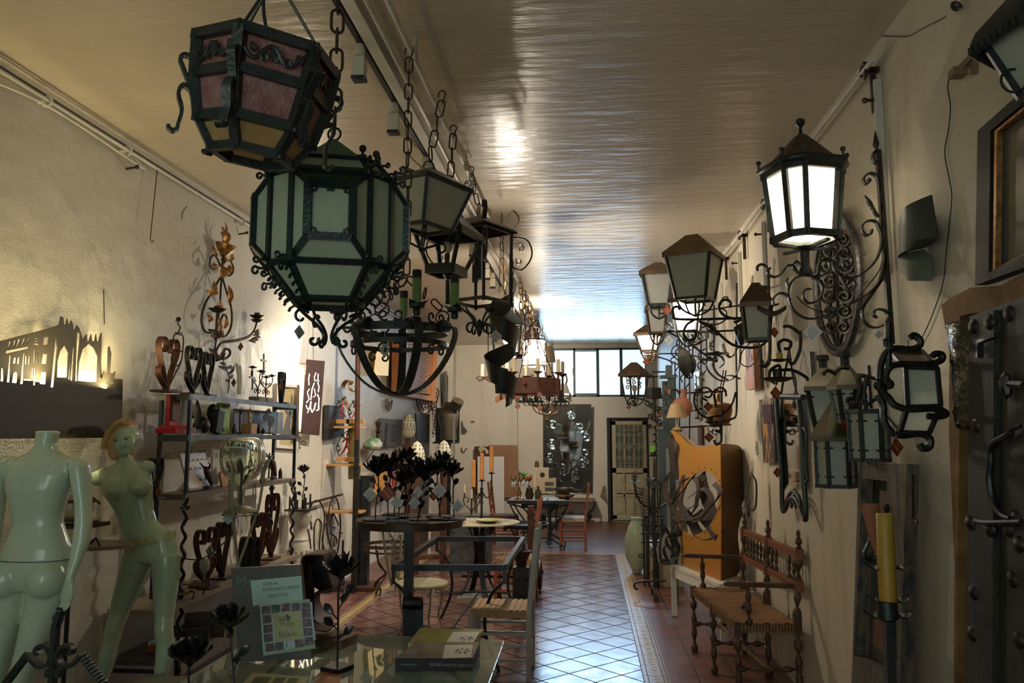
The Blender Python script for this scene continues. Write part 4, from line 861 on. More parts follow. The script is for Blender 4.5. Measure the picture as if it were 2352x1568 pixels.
def minic(lab,u,n,h,base=True):
 b=sp(u,zt_);t=T('candle_holder',lab,'candle holder',b);f=MB()
 hs_=[.34,.27,.23]if n==3 else[.27,.2]
 for k in range(n):
  s=(-1,1,0)[k]if n==3 else(-1,.6)[k];dy=s*.12;top=b+V((0,dy,h-(.02*k)));f.tube(cr([b+V((0,0,.02)),b+V((0,dy*.15,h*.45)),b+V((0,dy*.8,h*.6)),b+V((0,dy*1.2,h*.8)),top],5),.005,6);pan(f,top,.035,.008,cup=.012,ch=.02)
  f.tube([b+V((0,s*.05+.03*(1-i/14)*cos(i*.5),.08+.03*(1-i/14)*sin(i*.5)))for i in range(13)],.004,6);f.tube([b+V((0,s*.07+.025*(1-i/14)*cos(i*.5),h*.6+.025*(1-i/14)*sin(i*.5)))for i in range(13)],.004,6)
 t.p('scroll_arms',f,IR);f=MB();f.box(b+V((0,0,.02)),(.09,.14,.035));t.p('base',f,mat('grey_stone',(.2,.18,.15),.7),smooth=0)
minic('two-armed scrolled candle holder on a stone block on the top shelf',588,2,.27);minic('three-armed scrolled candle holder on a stone block on the top shelf',607,3,.25)
def cross(u,v0,v1,lab):
 f=MB();g=onX(Xm);a=g(u,v0);b=g(u,v1);f.beam(a,b,.012,.012,(1,0,0));f.beam(b-V((0,.05,.06)),b-V((0,-.05,.06)),.014,.014);single('small_cross',lab,'cross',f,M['steel'],a)
cross(606,860,812,'small pale metal cross rising above the right candle holder');cross(580,895,850,'small pale metal cross in front of the left candle holder')
heart('scroll_stand','black looped flat iron piece at the right end of the top shelf',sp(643,zt_),.29,.10,.06,IR,curls=0)
ptag('red diamond price tag on the iron sprig of the top shelf',PX(537,868,-2.7),.05,'red',rz=-.6);ptag('red diamond price tag on the looped iron piece ending the top shelf',PX(645,877,-2.7),.055,'red',rz=-.6)
z2=1.765
b=sp(400,z2);t=T('red_display_stand','small bright red display stand on the second shelf at the left','display stand',b);f=MB();f.loft([[b+V((x*sx,y*sy,z))for sx,sy in((-1,-1),(1,-1),(1,1),(-1,1))]for x,y,z in((.07,.115,0),(.07,.115,.03),(.05,.085,.05))]);f.box(b+V((-.02,0,.15)),(.03,.12,.22));t.p('body',f,M['red'],smooth=0)
f=MB();f.box(b+V((.0,0,.165)),(.015,.10,.16));t.p('brown_panel',f,M['rust'],smooth=0)
def tallbox(name,lab,cat,u,w,h,d=.05,m=None,z=z2,tilt=0,X=Xm):
 b=sp(u,z,X);f=MB();f.box(b+V((0,0,h/2)),(d,w,h),R=Matrix.Rotation(tilt,3,'X'));return single(name,lab,cat,f,m or IR,b,smooth=0)
tallbox('stone_shard','narrow pale stone shard leaning on the second shelf','stone',425,.03,.27,m=M['white'],tilt=.12)
standf('dark pointed sculpture like a blade between two curls on the second shelf',450,z2,[[(444,958),(438,952),(436,962)],[(455,958),(462,955),(460,965)]],.01,IR,(.05,.14,.03),bm=IR,name='blade_sculpture',cat='iron sculpture',extra=lambda f,g:f.leaf(g(450,990),g(454,918),.06,(1,-.4,0),.05))
tallbox('wooden_block','small brown wooden block on the second shelf beside the red stand','block',431,.09,.04,.07,M['wood'])
b=sp(462,z2);t=T('iron_teapot','squat dark iron vessel on the second shelf','vessel',b);f=MB();f.lathe(b,[(.03,0),(.055,.03),(.06,.06),(.045,.10),(.02,.12)],14);t.p('body',f,IR)
b=sp(487,z2);t=T('round_sculpture','dark round iron sculpture on the second shelf left of the green book','iron sculpture',b);f=MB();f.ball(b+V((0,0,.15)),.07,14,(.5,1,1));f.ball(b+V((0,.05,.08)),.07,12,(.5,1,1));t.p('discs',f,M['black'])
b=sp(510,z2);t=T('green_book','lime green book standing on the second shelf','book',b);f=MB();f.box(b+V((0,0,.115)),(.03,.17,.23));t.p('cover',f,mat('lime_cover',(.28,.42,.03),.4),smooth=0)
f=MB();f.box(b+V((.018,-.01,.20)),(.001,.1,.02));f.box(b+V((.018,-.02,.03)),(.001,.04,.03));t.p('printing',f,M['black'],smooth=0)
tallbox('black_figure','black folded sheet figure in front of the green book','iron sculpture',498,.10,.17,.05,M['black'],tilt=-.2,X=-2.72)
f=MB();b0=sp(535,z2,-2.83);b1=sp(648,z2,-2.83);f.box((b0+b1)/2+V((0,0,.10)),(.01,abs(b1.y-b0.y),.20));single('striped_panel','long grey panel with black vertical streaks standing at the back of the second shelf','panel',f,mat('striped_sheet',(.30,.30,.31),.35,.5,(.04,.04,.045),3,sc=(1,22,.4)),b0,smooth=0)
standf('thin dark figure on a rod on the second shelf, left of the golden trophy',551,z2,[[(551,998),(551,945)],[(547,945),(555,943),(553,950)]],.006,base=(.05,.05,.01),bm=IR)
b=sp(572,z2,-2.70);t=T('trophy','small golden looped trophy on a square wooden block','trophy',b);f=MB();f.box(b+V((0,0,.04)),(.08,.11,.08));t.p('block',f,M['pine'],smooth=0);f=MB();f.tube([b+V((0,.022*sin(a),.14+.055*cos(a)))for a in[2*pi*i/20 for i in range(20)]],.006,6,closed=True);f.tube([b+V((0,0,.08)),b+V((0,0,.12))],.006,6);f.leaf(b+V((0,0,.10)),b+V((0,0,.18)),.02,(1,0,0));t.p('golden_loop',f,M['gold'])
g=onX(-2.74);f=MB();f.plate(m3([(606,955),(611,948),(616,952),(622,955),(628,958),(631,963),(627,970),(626,976),(621,982),(617,977),(616,968),(608,967),(605,961)],g),[],(.006,0,0));f.beam(g(619,978),g(619,998),.006,.006,(1,0,0));f.box(sp(619,z2,-2.74)+V((0,0,.005)),(.05,.06,.01));f.plate(m3([(611,950),(612,940),(614,945),(616,937),(618,944),(620,938),(622,950)],g),[],(.006,0,0));single('continent_silhouette','black Africa-shaped sheet cut-out on a rod at the right end of the second shelf','metal silhouette',f,M['black'],g(619,990),smooth=0)
for k,(u,h,lb)in enumerate(((538,.08,'left of the thin figure'),(594,.09,'right of the golden trophy'),(604,.05,'left of the Africa cut-out'))):
 b=sp(u,z2,-2.70);f=MB();f.lathe(b,[(.015,0),(.02,.02),(.012,h*.6),(.002,h)],8);single('small_iron_piece','tiny dark iron piece on the second shelf, '+lb,'ornament',f,IR,b)
z3=1.375
heart('heart_sculpture','black heart of flat iron at the left end of the third shelf beside the mannequin',sp(361,z3-.02,-2.72),.26,.14,.05,IR,curls=1)
b=sp(455,z3);t=T('key_board','tilted cream board with rows of small hooks and hanging rings on the third shelf','hook board',b);f=MB();Rk=Matrix.Rotation(radians(-18),3,'Y');f.box(b+V((.0,0,.13)),(.015,.36,.25),R=Rk);f.box(b+V((.02,0,.008)),(.06,.38,.016));t.p('board',f,mat('pinkish_board',(.42,.33,.26),.35),smooth=0)
f=MB()
for i in range(5):
 for j in range(3):p=b+Rk@V((.014,-.13+.065*i,.06*j-.0))+V((0,0,.14));f.tube([p,p+V((.012,0,.01)),p+V((.02,.0,.0))],.003,5)
f.tube(c3(b+V((.03,.0,.05)),.02,'x',12),.004,6,closed=True);f.tube(c3(b+V((.03,.1,.06)),.018,'x',12),.004,6,closed=True);t.p('hooks',f,M['ironb'])
b=sp(441,z3,-2.85);f=MB();f.lathe(b,[(.03,0),(.035,.2),(.02,.26),(.025,.3)],12);single('glass_bottle','pale glass bottle behind the hook board','bottle',f,M['frost'],b)
b=sp(496,z3,-2.85);f=MB();f.box(b+V((0,0,.14)),(.02,.10,.28));single('engraved_plate','upright pale plate engraved with letters behind the demijohn','plate',f,M['white'],b,smooth=0);f=MB();textmb(f,'SR',b+V((.011,0,.22)),(0,1,0),(0,0,1),.06);single('engraved_letters','letters SR on the upright pale plate','lettering',f,M['ink'],b,smooth=0)
def beast(lab,u,sgn,m,s=1,X=-2.70):
 b=sp(u,z3,X);t=T('horned_head',lab,'iron sculpture',b);f=MB();f.loft([[b+V((.02*s*w*cos(a),sgn*d*s+.03*s*w*sin(a)*.6,z*s+.02*s*w*sin(a)))for a in[2*pi*i/8 for i in range(8)]]for w,d,z in((.6,.08,.03),(1,.05,.07),(1.5,.0,.13),(1.2,-.04,.17),(.5,-.06,.19))])
 for k in(-1,1):f.tube(cr([b+V((k*.01,-.03*sgn*s,.17*s)),b+V((k*.03,-.05*sgn*s,.21*s)),b+V((k*.03,-.09*sgn*s,.23*s))],4),[.01,.003],6)
 t.p('head',f,m)
 f=MB();f.box(b+V((0,0,.01)),(.06,.08,.02));t.p('base',f,m,smooth=0)
beast('brown horned animal head at the left of the demijohn on the third shelf',482,1,M['ironb'],.8);beast('brown horned animal head right of the demijohn on the third shelf',628,1,M['ironb'],1.0);beast('pale green animal head right of the demijohn on the third shelf',612,-1,M['frostg'],.9)
b=sp(647,z3,-2.70);f=MB();f.lathe(b,[(.018,0),(.018,.06),(.012,.075),(.001,.095)],6);single('black_obelisk','small black obelisk at the right end of the third shelf','ornament',f,M['black'],b,smooth=0)
tallbox('tilted_frame','small tilted wooden framed board on the third shelf behind the demijohn','frame',522,.18,.14,.02,M['pine'],z3,.5)
g=onX(-2.7);f=MB();f.beam(g(617,1106),g(619,1040),.01,.01,(1,0,0));f.beam(g(608,1048),g(628,1047),.01,.01);f.beam(g(612,1062),g(626,1054),.006,.006);single('iron_crossed_rods','thin iron crossed rods standing behind the demijohn','iron sculpture',f,IR,g(617,1106),smooth=0)
ptag('red diamond price tag on the third shelf right of the demijohn',PX(603,1095,-2.6),.055,'red',rz=-.6);ptag('dark red price tag at the foot of the black heart on the third shelf',PX(364,1115,-2.6),.05,'red',rz=-.6)
ptag('grey diamond tag at the right end of the third shelf',PX(668,1100,-2.62),.05,'grey',rz=-.6)
z4=.69;X4=-2.74
def s4(u,X=X4):
 return V((X,PX(u,1000,X).y,z4))
heart('heart_sculpture','reddish heart of flat iron on the lower board, left of the demijohn stand',s4(484),.40,.30,.06,M['rust'],curls=2)
heart('heart_sculpture','brown tall heart of flat iron on the lower board directly behind the demijohn stand',s4(522),.42,.2,.06,M['ironb'],curls=1)
heart('heart_sculpture','dark red double heart on the lower board, left of the tall easel-like heart',s4(602),.42,.24,.06,M['rust'],curls=2)
heart('heart_easel','tall dark red scroll heart on long legs at the right end of the lower board',s4(632),.56,.26,.05,M['rust'],curls=2)
for u,h,lb in((575,.26,'left'),(592,.24,'right')):
 b=s4(u,-2.68);f=MB();f.strip(cr([b+V((0,-.06,0)),b+V((0,-.06,h*.7)),b+V((0,-.03,h)),b+V((0,.03,h)),b+V((0,.06,h*.7)),b+V((0,.06,0))],5),.07,.006,(1,0,0));f.box(b+V((0,0,.005)),(.1,.16,.01));single('iron_arch','black arched flat iron piece on the lower board, '+lb+' of the pair','iron sculpture',f,IR,b)
def lowtrivet(u,lab,X=-2.66,dz=.06):
 b=s4(u,X);t=T('trivet',lab,'trivet',b);f=MB();f.lathe(b+V((0,0,dz)),[(.075,0),(.085,.006),(.075,.01)],20);t.p('top',f,M['brass'])
 for k in range(3):a=2*pi*k/3+.4;f=MB();f.tube(cr([b+V((.075*cos(a),.075*sin(a),dz+.02)),b+V((.10*cos(a),.10*sin(a),dz)),b+V((.09*cos(a),.09*sin(a),0))],4),.005,6);t.p('leg',f,IR)
lowtrivet(450,'round brassy trivet on three legs on the lower board, taller one',dz=.08);lowtrivet(425,'low small brassy trivet on the lower board, nearest the white mannequin',dz=.04)
b=s4(483,-2.68);t=T('wine_glass','thin wine glass on the lower board','glass',b);f=MB();f.lathe(b,[(.03,0),(.004,.006),(.004,.10),(.03,.13),(.035,.17),(.03,.2)],16,caps=False);t.p('bowl',f,M['frost'])
b=s4(494,-2.66);f=MB();f.beam(b,b+V((0,0,.28)),.008,.008,(1,0,0));f.box(b+V((0,0,.004)),(.10,.14,.008));single('label_stand','thin rod stand on a square foot on the lower board','stand',f,M['ironb'],b,smooth=0)
ptag('grey diamond tag on the rod stand of the lower board',b+V((.0,0,.30)),.075,'grey',rz=-.5)
for k,(u,w,h,m_,lb)in enumerate(((430,.26,.05,M['paper'],'whitish stack of papers'),(418,.22,.04,M['redwood'],'reddish folder'),(445,.16,.09,M['black'],'black binder'),(470,.2,.14,M['ironb'],'brown carton'))):
 b=V((-2.72+.02*k,PX(u,1000,-2.72).y,.377));f=MB();f.box(b+V((0,0,h/2)),(.26,w,h),rz=.15*k);single(('paper_stack','folder','binder','carton')[k],lb+' on the bottom board under the trivets',('paper','folder','binder','box')[k],f,m_,b,smooth=0)
b=V((-2.3,4.25,0));f=MB();f.box(b+V((0,0,.2)),(.4,.5,.4));single('cardboard_box','grey printed cardboard box on the floor behind the standing mannequin','box',f,mat('grey_carton',(.13,.13,.10),.7),b,smooth=0)
p=PX(657,955,XL+.02);g=onX(XL+.03);t=T('picture','cream framed print of a dark curling figure behind the end of the shelf unit','picture',p)
f=MB();f.plate(m3([(633,880),(685,884),(682,1032),(632,1028)],g),[m3([(640,887),(679,890),(676,1025),(638,1021)],g)],(.03,0,0));t.p('frame',f,M['white'],smooth=0)
f=MB();f.plate(m3([(640,887),(679,890),(676,1025),(638,1021)],onX(XL+.015)),[],(.005,0,0));t.p('print',f,mat('ochre_print',(.38,.31,.16),.6),smooth=0)
f=MB();q=onX(XL+.021)
for pts in([(670,906),(673,925),(668,945),(672,960),(664,955),(668,930)],[(655,935),(665,942),(672,940),(674,948),(666,955),(657,948)],[(660,955),(668,965),(666,985),(674,978),(678,990),(666,998),(656,1005),(650,992),(655,975)],[(642,985),(648,995),(660,1008),(644,1003)],[(641,890),(665,890),(650,896),(646,902)]):f.plate(m3([tuple(x)[:2]for x in cr([V((a,b,0))for a,b in pts],3,True)],q),[],(.001,0,0))
t.p('drawn_figure',f,M['ink'],smooth=0)
# ================= MANNEQUINS =================
mman=mat('mannequin_gloss',(.44,.50,.37),.16,0,(.38,.46,.34),4,.05,30,mixw=(.3,.7));mman2=mat('mannequin_gloss_worn',(.42,.45,.30),.12,0,(.30,.42,.29),3,.04,30,mixw=(.3,.7))  # greenish tint of the entrance daylight is put into the mannequin colours
def skin(name,mb,m,t,vox=.007,it=6,parent=None):
 o=mesh_obj(name,mb,m,t.L,0,parent or t.o);o.data.shade_smooth()
 r=o.modifiers.new('r','REMESH');r.mode='VOXEL';r.voxel_size=vox;r.use_smooth_shade=True
 s=o.modifiers.new('s','SMOOTH');s.factor=.6;s.iterations=it;return o
def body_fns(y0,s):
 def P_(u,v,d=0):p=PY(u,v,y0);return p+V((-d*.0,d,0))
 def ring(u,v,hw,dp,d=0,tilt=0,n=20,e=2.3):
  c=P_(u,v,d);out=[]
  for i in range(n):
   a=2*pi*i/n;x=(abs(cos(a))**(2/e))*(1 if cos(a)>0 else-1)*hw/s;y=(abs(sin(a))**(2/e))*(1 if sin(a)>0 else-1)*dp/s
   out.append(c+V((x,y,-x*tilt)))
  return out
 return P_,ring
def hand(f,w,dirn,side,s=1.0,palm_n=V((0,-1,0)),curl=.35):
 """open relaxed hand: w wrist, dirn down direction, side = thumb side vector"""
 w=V(w);d=V(dirn).normalized();sd=V(side).normalized();n=d.cross(sd).normalized()
 f.loft([[w+d*(k*s)+sd*(a*hw*s)+n*(b*.012*s)for a,b in((-1,-1),(0,-1.3),(1,-1),(1.15,0),(1,1),(0,1.3),(-1,1),(-1.15,0))]for k,hw in((-.01,.022),(.02,.028),(.05,.036),(.08,.038),(.09,.034))])
 for i,L in enumerate((.068,.078,.073,.058)):
  b=w+d*(.083*s)+sd*((.027-.018*i)*s);pts=[b];dd=d.copy()
  for j in range(3):dd=(dd+n*curl*(.5+.25*j)).normalized();pts.append(pts[-1]+dd*(L*s*(.42,.32,.26)[j]))
  f.tube(cr(pts,3),[.0085*s,.008*s,.007*s,.005*s],8);f.ball(pts[-1],.0055*s,8)
 b=w+d*(.02*s)+sd*(.028*s);f.tube(cr([b,b+(sd*.6+d*.7+n*.3)*.035*s,b+(sd*.45+d*1.4+n*.6)*.045*s],4),[.012*s,.0095*s,.006*s],8)
s=522;P_,ring=body_fns(3.5,s);foot=P_(60,1568);t=T('mannequin','headless pale green-tinted mannequin seen from behind at the left edge','mannequin',(foot.x+.02,3.5,.2))
f=MB()
f.loft([ring(110,989,26,26),ring(109,1000,25,25),ring(106,1020,22,24),ring(104,1036,34,28,0),ring(100,1052,66,34),ring(97,1068,84,42),ring(94,1090,84,50),ring(90,1120,76,54,.0),ring(88,1150,66,50),ring(87,1180,58,44),ring(88,1200,57,42),ring(88,1225,66,46),ring(86,1255,78,54),ring(84,1282,83,58),ring(82,1310,83,58),ring(80,1335,80,52),ring(80,1352,70,42)])
for u in(36,126):f.ball(P_(u,1325,-.06),.088,16,(.92,.9,1.0))
for u in(62,138):f.ball(P_(u,1085,-.035),.06,12,(1,.5,1.2))
f.ball(P_(20,1075),.06,12);f.ball(P_(172,1072),.05,12)
f.loft([ring(118,1325,48,50),ring(114,1360,47,48),ring(100,1410,43,44),ring(84,1460,37,40),ring(66,1510,31,35,.0),ring(48,1560,26,32,.0),ring(36,1600,25,30),ring(24,1650,26,31,.0),ring(8,1700,21,24),ring(-8,1760,14,16),ring(-12,1800,13,18)])
f.loft([ring(38,1325,44,50),ring(34,1360,42,48),ring(24,1410,38,44),ring(8,1460,34,40),ring(-6,1510,29,35),ring(-18,1560,25,32),ring(-26,1600,24,30),ring(-34,1650,25,31),ring(-42,1700,20,24),ring(-50,1760,14,16),ring(-52,1800,13,18)])
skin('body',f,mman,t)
f=MB()
f.loft([ring(182,1056,12,14,0),ring(182,1066,22,24),ring(184,1090,23,26),ring(188,1120,20,24),ring(192,1160,18,21),ring(195,1200,18.5,20,-.01),ring(193,1240,18,19,-.02),ring(187,1280,14.5,15,-.035),ring(181,1310,10.5,11,-.05),ring(178,1326,9.5,10,-.055),ring(177,1332,9,10,-.055)])
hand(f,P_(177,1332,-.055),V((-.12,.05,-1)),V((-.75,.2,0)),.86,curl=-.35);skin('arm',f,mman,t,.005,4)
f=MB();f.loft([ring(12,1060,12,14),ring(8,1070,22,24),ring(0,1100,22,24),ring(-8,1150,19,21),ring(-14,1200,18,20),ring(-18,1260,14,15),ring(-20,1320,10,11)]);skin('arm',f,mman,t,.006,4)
f=MB();f.strip([p for p in ring(84,1282,84.5,59.5,n=36)],.003,.002,(0,0,1),closed=True);t.p('waist_seam',f,M['black'])
f=MB();f.strip([P_(184,1062)+V((-.03+.002*i,-.046,-.012*i))for i in range(8)],.002,.001,(0,1,0));t.p('shoulder_seam',f,M['black'])
f=MB();f.box((foot.x-.1,3.5,.1),(.5,.4,.2));f.tube([V((foot.x-.12,3.5,.2)),P_(-8,1700)],.012,8)
for u in(-12,-52):q=P_(u,1800);f.tube([q,V((q.x,3.46,.26)),V((q.x,3.34,.22))],[.03,.035,.025],8)
t.p('stand_base',f,M['steeld'],smooth=50)
s=398;P_,ring=body_fns(4.6,s);foot=P_(300,1568);t=T('mannequin','glossy pale green-tinted mannequin with blond painted hair, armless, facing the shop door','mannequin',(foot.x,4.6,.12))
f=MB()
f.loft([ring(288,1044,14,14),ring(290,1056,18,17),ring(290,1066,27,18),ring(288,1074,48,22),ring(289,1084,62,26),ring(291,1100,62,30),ring(294,1125,60,32),ring(300,1150,53,29),ring(308,1172,47,26),ring(316,1195,46,25),ring(330,1215,55,27),ring(341,1235,60,29,tilt=-.2),ring(346,1255,63,31),ring(348,1275,64,31),ring(348,1290,60,29)])
for u,v,r in((277,1122,.075),(334,1114,.065)):f.ball(P_(u,v,-.055),r,16,(1,.8,1));f.ball(P_(u+2,v+5,-.115),.012,8)
f.ball(P_(243,1088),.045,12);f.lathe(P_(228,1097,-.01),[(.0,-.03),(.042,-.03),(.048,.0),(.045,.03),(.0,.06)],16,ax=(1,.25,.25),caps=False);f.ball(P_(337,1072),.05,12,(1.1,.8,.8))
f.loft([ring(318,1272,34,30),ring(312,1300,34,30),ring(300,1335,32,28),ring(288,1370,28,26),ring(274,1410,22,22),ring(263,1445,19,21,-.01),ring(256,1475,18,20),ring(247,1510,19,21,.0),ring(234,1560,14,16),ring(222,1610,10,12),ring(218,1640,9,14)])
f.loft([ring(378,1272,34,30),ring(380,1300,32,30),ring(381,1335,29,28),ring(379,1370,25,26),ring(378,1410,21,22),ring(378,1445,20,21,-.01),ring(380,1475,20,20),ring(378,1510,19,21),ring(368,1560,14,16),ring(360,1610,10,12),ring(358,1640,9,14)])
hc=P_(289,1006);f.ball(hc+V((-.01,.02,.01)),.07,18,(1.0,1.15,1.25));f.ball(P_(292,1018,-.03),.062,16,(.98,.85,1.12));f.ball(P_(296,1038,-.045),.03,10,(1.1,1,.8))
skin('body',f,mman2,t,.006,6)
f=MB()
fn=V((.32,-1,0)).normalized();fx=V((1,.32,0)).normalized()
def Q(u,v,d):
 x,z_=(u-292)/s,(v-1018)/s;return P_(u,v,0)-V((0,.03+.053*sqrt(max(.02,1-(x/.061)**2-(z_/.069)**2))+d,0))
nose=[Q(296,1006,.0),Q(299,1014,.008),Q(302,1022,.018),Q(299,1026,.004)];f.tube(nose,[.006,.008,.011,.008],8)
f.ball(Q(298,1032,.001),.013,10,(1.2,.5,.3));f.ball(Q(298,1036,.001),.012,10,(1.1,.5,.34));f.ball(P_(265,1018,-.01),.016,10,(.4,.7,1.2))
for u,v in((283,1007),(305,1003)):f.tube([Q(u-7,v+1,.0),Q(u,v-2,.002),Q(u+6,v,.0)],.0035,6)
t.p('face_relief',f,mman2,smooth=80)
f=MB()
for u,v in((282,1011),(304.5,1008)):f.ball(Q(u,v,-.001),.0115,12,(1,.35,.42));f.cut()
t.p('painted_eyes',f,mat('painted_eye',(.03,.03,.015),.2),smooth=80)
f=MB();rg=[]
for i in range(13):
 k=i/12;v=962+k*94;hw=[8,20,27,30,31,31,31,30,29,28,26,22,10][i];cu=[288,284,280,277,275,273,271,270,270,271,272,272,270][i]
 rg.append(ring(cu,v,hw,33 if i>1 else 14+i*12,.03))
f.loft(rg);f.tube(m3([(303,975),(296,967),(280,972),(262,992),(254,1010),(250,1030)],lambda u,v:P_(u,v,-.055)),[.01,.02,.024,.022,.02,.016],8)
o=skin('hair',f,mat('painted_blond_hair',(.42,.25,.09),.3,0,(.34,.19,.07),6,.3,60,sc=(6,6,1)),t,.006,5);o['label']='blond painted hair'
f=MB();f.lathe(P_(226.5,1098,-.018),[(.014,-.036),(.014,-.03)],14,ax=(1,.25,.25));t.p('arm_socket',f,M['black'])
f=MB();rg=ring(340,1240,64,33,tilt=-.235,n=40);f.strip(rg,.035,.004,(0,0,1),closed=True);o=t.p('waist_band',f,mat('yellowed_tape',(.5,.5,.26),.3,0,(.2,.24,.07),12));o['label']='yellowed peeling waist band'
f=MB();f.box((foot.x+.0,4.6,.06),(.55,.35,.12))
for u in(218,358):q=P_(u,1640);f.tube([q,V((q.x,4.56,.19)),V((q.x,4.44,.14))],[.026,.03,.02],8)
t.p('stand_base',f,M['steeld'],smooth=50)
t=T('side_table','brown rounded side table top on an iron bracket between the two mannequins','table',(-2.72,4.25,1.0))
z_=1.02;f=MB();g=lambda u,v:PY(u,v,4.3)
c=PY(225,1252,4.25);f.plate([c+V((x,y,0))for x,y in ell(-.05,0,.24,.16,28)],[],(0,0,.02));t.p('top',f,mat('dull_brown_top',(.17,.13,.08),.4));f=MB();f.tube(cr([c+V((-.1,0,-.02)),c+V((-.18,.05,-.12)),c+V((-.22,.1,-.2)),c+V((-.25,.15,-.9))],5),.012,6);f.tube(cr([c+V((.02,-.1,.02)),c+V((.05,-.1,.05)),c+V((.08,-.1,.0))],5),.006,6);f.beam(c+V((-.25,.15,-c.z)),c+V((-.25,.15,-.8)),.04,.04);t.p('iron_bracket',f,IR)
c2=PY(170,1178,4.3);t=T('tureen','lidded ceramic tureen on a saucer behind the headless mannequin','tureen',c2-V((0,0,.05)));f=MB();f.lathe(c2-V((0,0,.04)),[(.04,0),(.09,.03),(.10,.06),(.095,.10),(.08,.11)],20);f.lathe(c2-V((0,0,.055)),[(.05,0),(.13,.01),(.14,.018),(.05,.012)],20);t.p('bowl',f,mat('cream_glaze',(.36,.31,.2),.25));f=MB();f.lathe(c2+V((0,0,.07)),[(.10,0),(.11,.008),(.06,.03),(.0,.035)],20);f.tube(cr([c2+V((.1,0,.06)),c2+V((.13,0,.07)),c2+V((.15,0,.05))],4),.006,6);t.p('lid',f,M['ironb'])
f=MB();f.box(c2+V((-.1,.0,-.065)),(.5,.22,.02));f.beam(c2+V((-.34,.0,-c2.z)),c2+V((-.34,0,-.07)),.04,.04);single('narrow_shelf','narrow dark shelf carrying the ceramic tureen','shelf',f,M['ironb'],c2-V((0,0,.065)),smooth=0)
b=PY(15,1240,4.1);t=T('scrolled_stand','dark curled iron ornament behind the hip of the headless mannequin','iron stand',b);f=MB()
for k in range(4):f.tube([b+V((.04*cos(k*1.6)+.035*(1-i/16)*cos(i*.5),0,.03*sin(k*1.6)+.035*(1-i/16)*sin(i*.5)))for i in range(14)],.008,6)
f.beam(b,V((b.x,b.y,0)),.03,.03);t.p('scrolls',f,IR)
b=PY(128,1500,3.15);g=onY(3.15);t=T('scroll_stand','heavy black iron stand with big scrolls and a twisted arm at the bottom left corner','iron stand',(b.x,3.15,0));f=MB()
f.beam(PY(122,1568,3.15)*V((1,1,0)),g(128,1440),.034,.02);f.beam(g(128,1440),g(140,1405),.034,.02);f.leaf(g(132,1440),g(142,1395),.05,(0,-1,0));f.box(g(124,1545),(.06,.03,.03));f.leaf(g(128,1400),g(143,1404),.03,(0,-1,0));t.p('post',f,M['iron2'],smooth=0)
f=MB()
for sx in(-1,1):f.strip(m3([tuple(q)[:2]for q in cr([V((126+sx*(a-126),v,0))for a,v in[(157,1498),(163,1500),(167,1493),(162,1484),(150,1481),(138,1490),(133,1508),(140,1524),(158,1530),(172,1520),(188,1502)]],5)],g),.035,.014,(0,1,0))
t.p('scrolls',f,M['iron2'])
f=MB();a=g(188,1502);d=g(262,1600);f.tube([a+(d-a)*(i/40)for i in range(41)],.018,4,twist=.55);f.cut();a2=g(64,1502);d2=g(-10,1600);f.tube([a2+(d2-a2)*(i/40)for i in range(41)],.018,4,twist=.55);f.cut();t.p('twisted_arm',f,M['iron2'])
c=PY(557,1050,5.0);t=T('demijohn_lamp','green glass demijohn hung upside down in a slim tripod stand','floor lamp',(c.x,c.y,0));s5=1829/5.0
prof=[(.002,.125),(.06,.13),(.085,.125),(.125,.10),(.14,.04),(.143,-.02),(.132,-.075),(.105,-.115),(.07,-.145),(.04,-.175),(.024,-.215),(.02,-.285)]
f=MB();f.lathe(c,prof,32,caps=False);t.p('glass_demijohn',f,mat('green_bottle_glass',(.74,.84,.66),.05,trans=.95,ior=1.12),smooth=60)
f=MB();fz=c.z
for k in range(3):
 a=2*pi*k/3+.5;u=V((cos(a),sin(a),0));f.tube([c+u*.145+V((0,0,-.03)),c+u*.118+V((0,0,-.28)),c+u*.11+V((0,0,-.33)),c+V((0,0,-.68)),],.0085,8)
f.tube([c-V((0,0,.66)),V((c.x,c.y,.02))],.014,8);f.lathe((c.x,c.y,0),[(.16,0),(.16,.01),(.02,.03)],20);t.p('tripod',f,mat('olive_painted_iron',(.22,.2,.12),.4))
f=MB();f.lathe(c-V((0,0,.335)),[(.0,.03),(.05,.025),(.1,.0),(.112,-.008),(.1,-.012),(0,.018)],24);f.strip(c3(c-V((0,0,.36)),.113,'z',30),.008,.004,(0,0,1),closed=True);t.p('dish',f,mat('olive_dish',(.16,.15,.09),.4))
f=MB();f.tube([c-V((0,0,.3)),c-V((0,0,.1))],.01,8);f.leaf(c-V((0,0,.12)),c-V((.02,0,.0)),.05,(0,-1,0));t.p('iron_rose_stem',f,IR)
f=MB();f.tube(cr([c-V((.03,0,.35)),PY(540,1190,5),PY(533,1225,5),PY(510,1250,4.9),PY(480,1275,4.9),PY(450,1285,4.9),PY(412,1280,4.9)],8),.004,6);single('electric_cable','twisted black cord running from the demijohn stand to the left','cord',f,M['cord'],PY(480,1275,4.9))
ptag('grey diamond tag on the demijohn stand',PY(525,1176,4.95),.055,'grey',rz=.5)
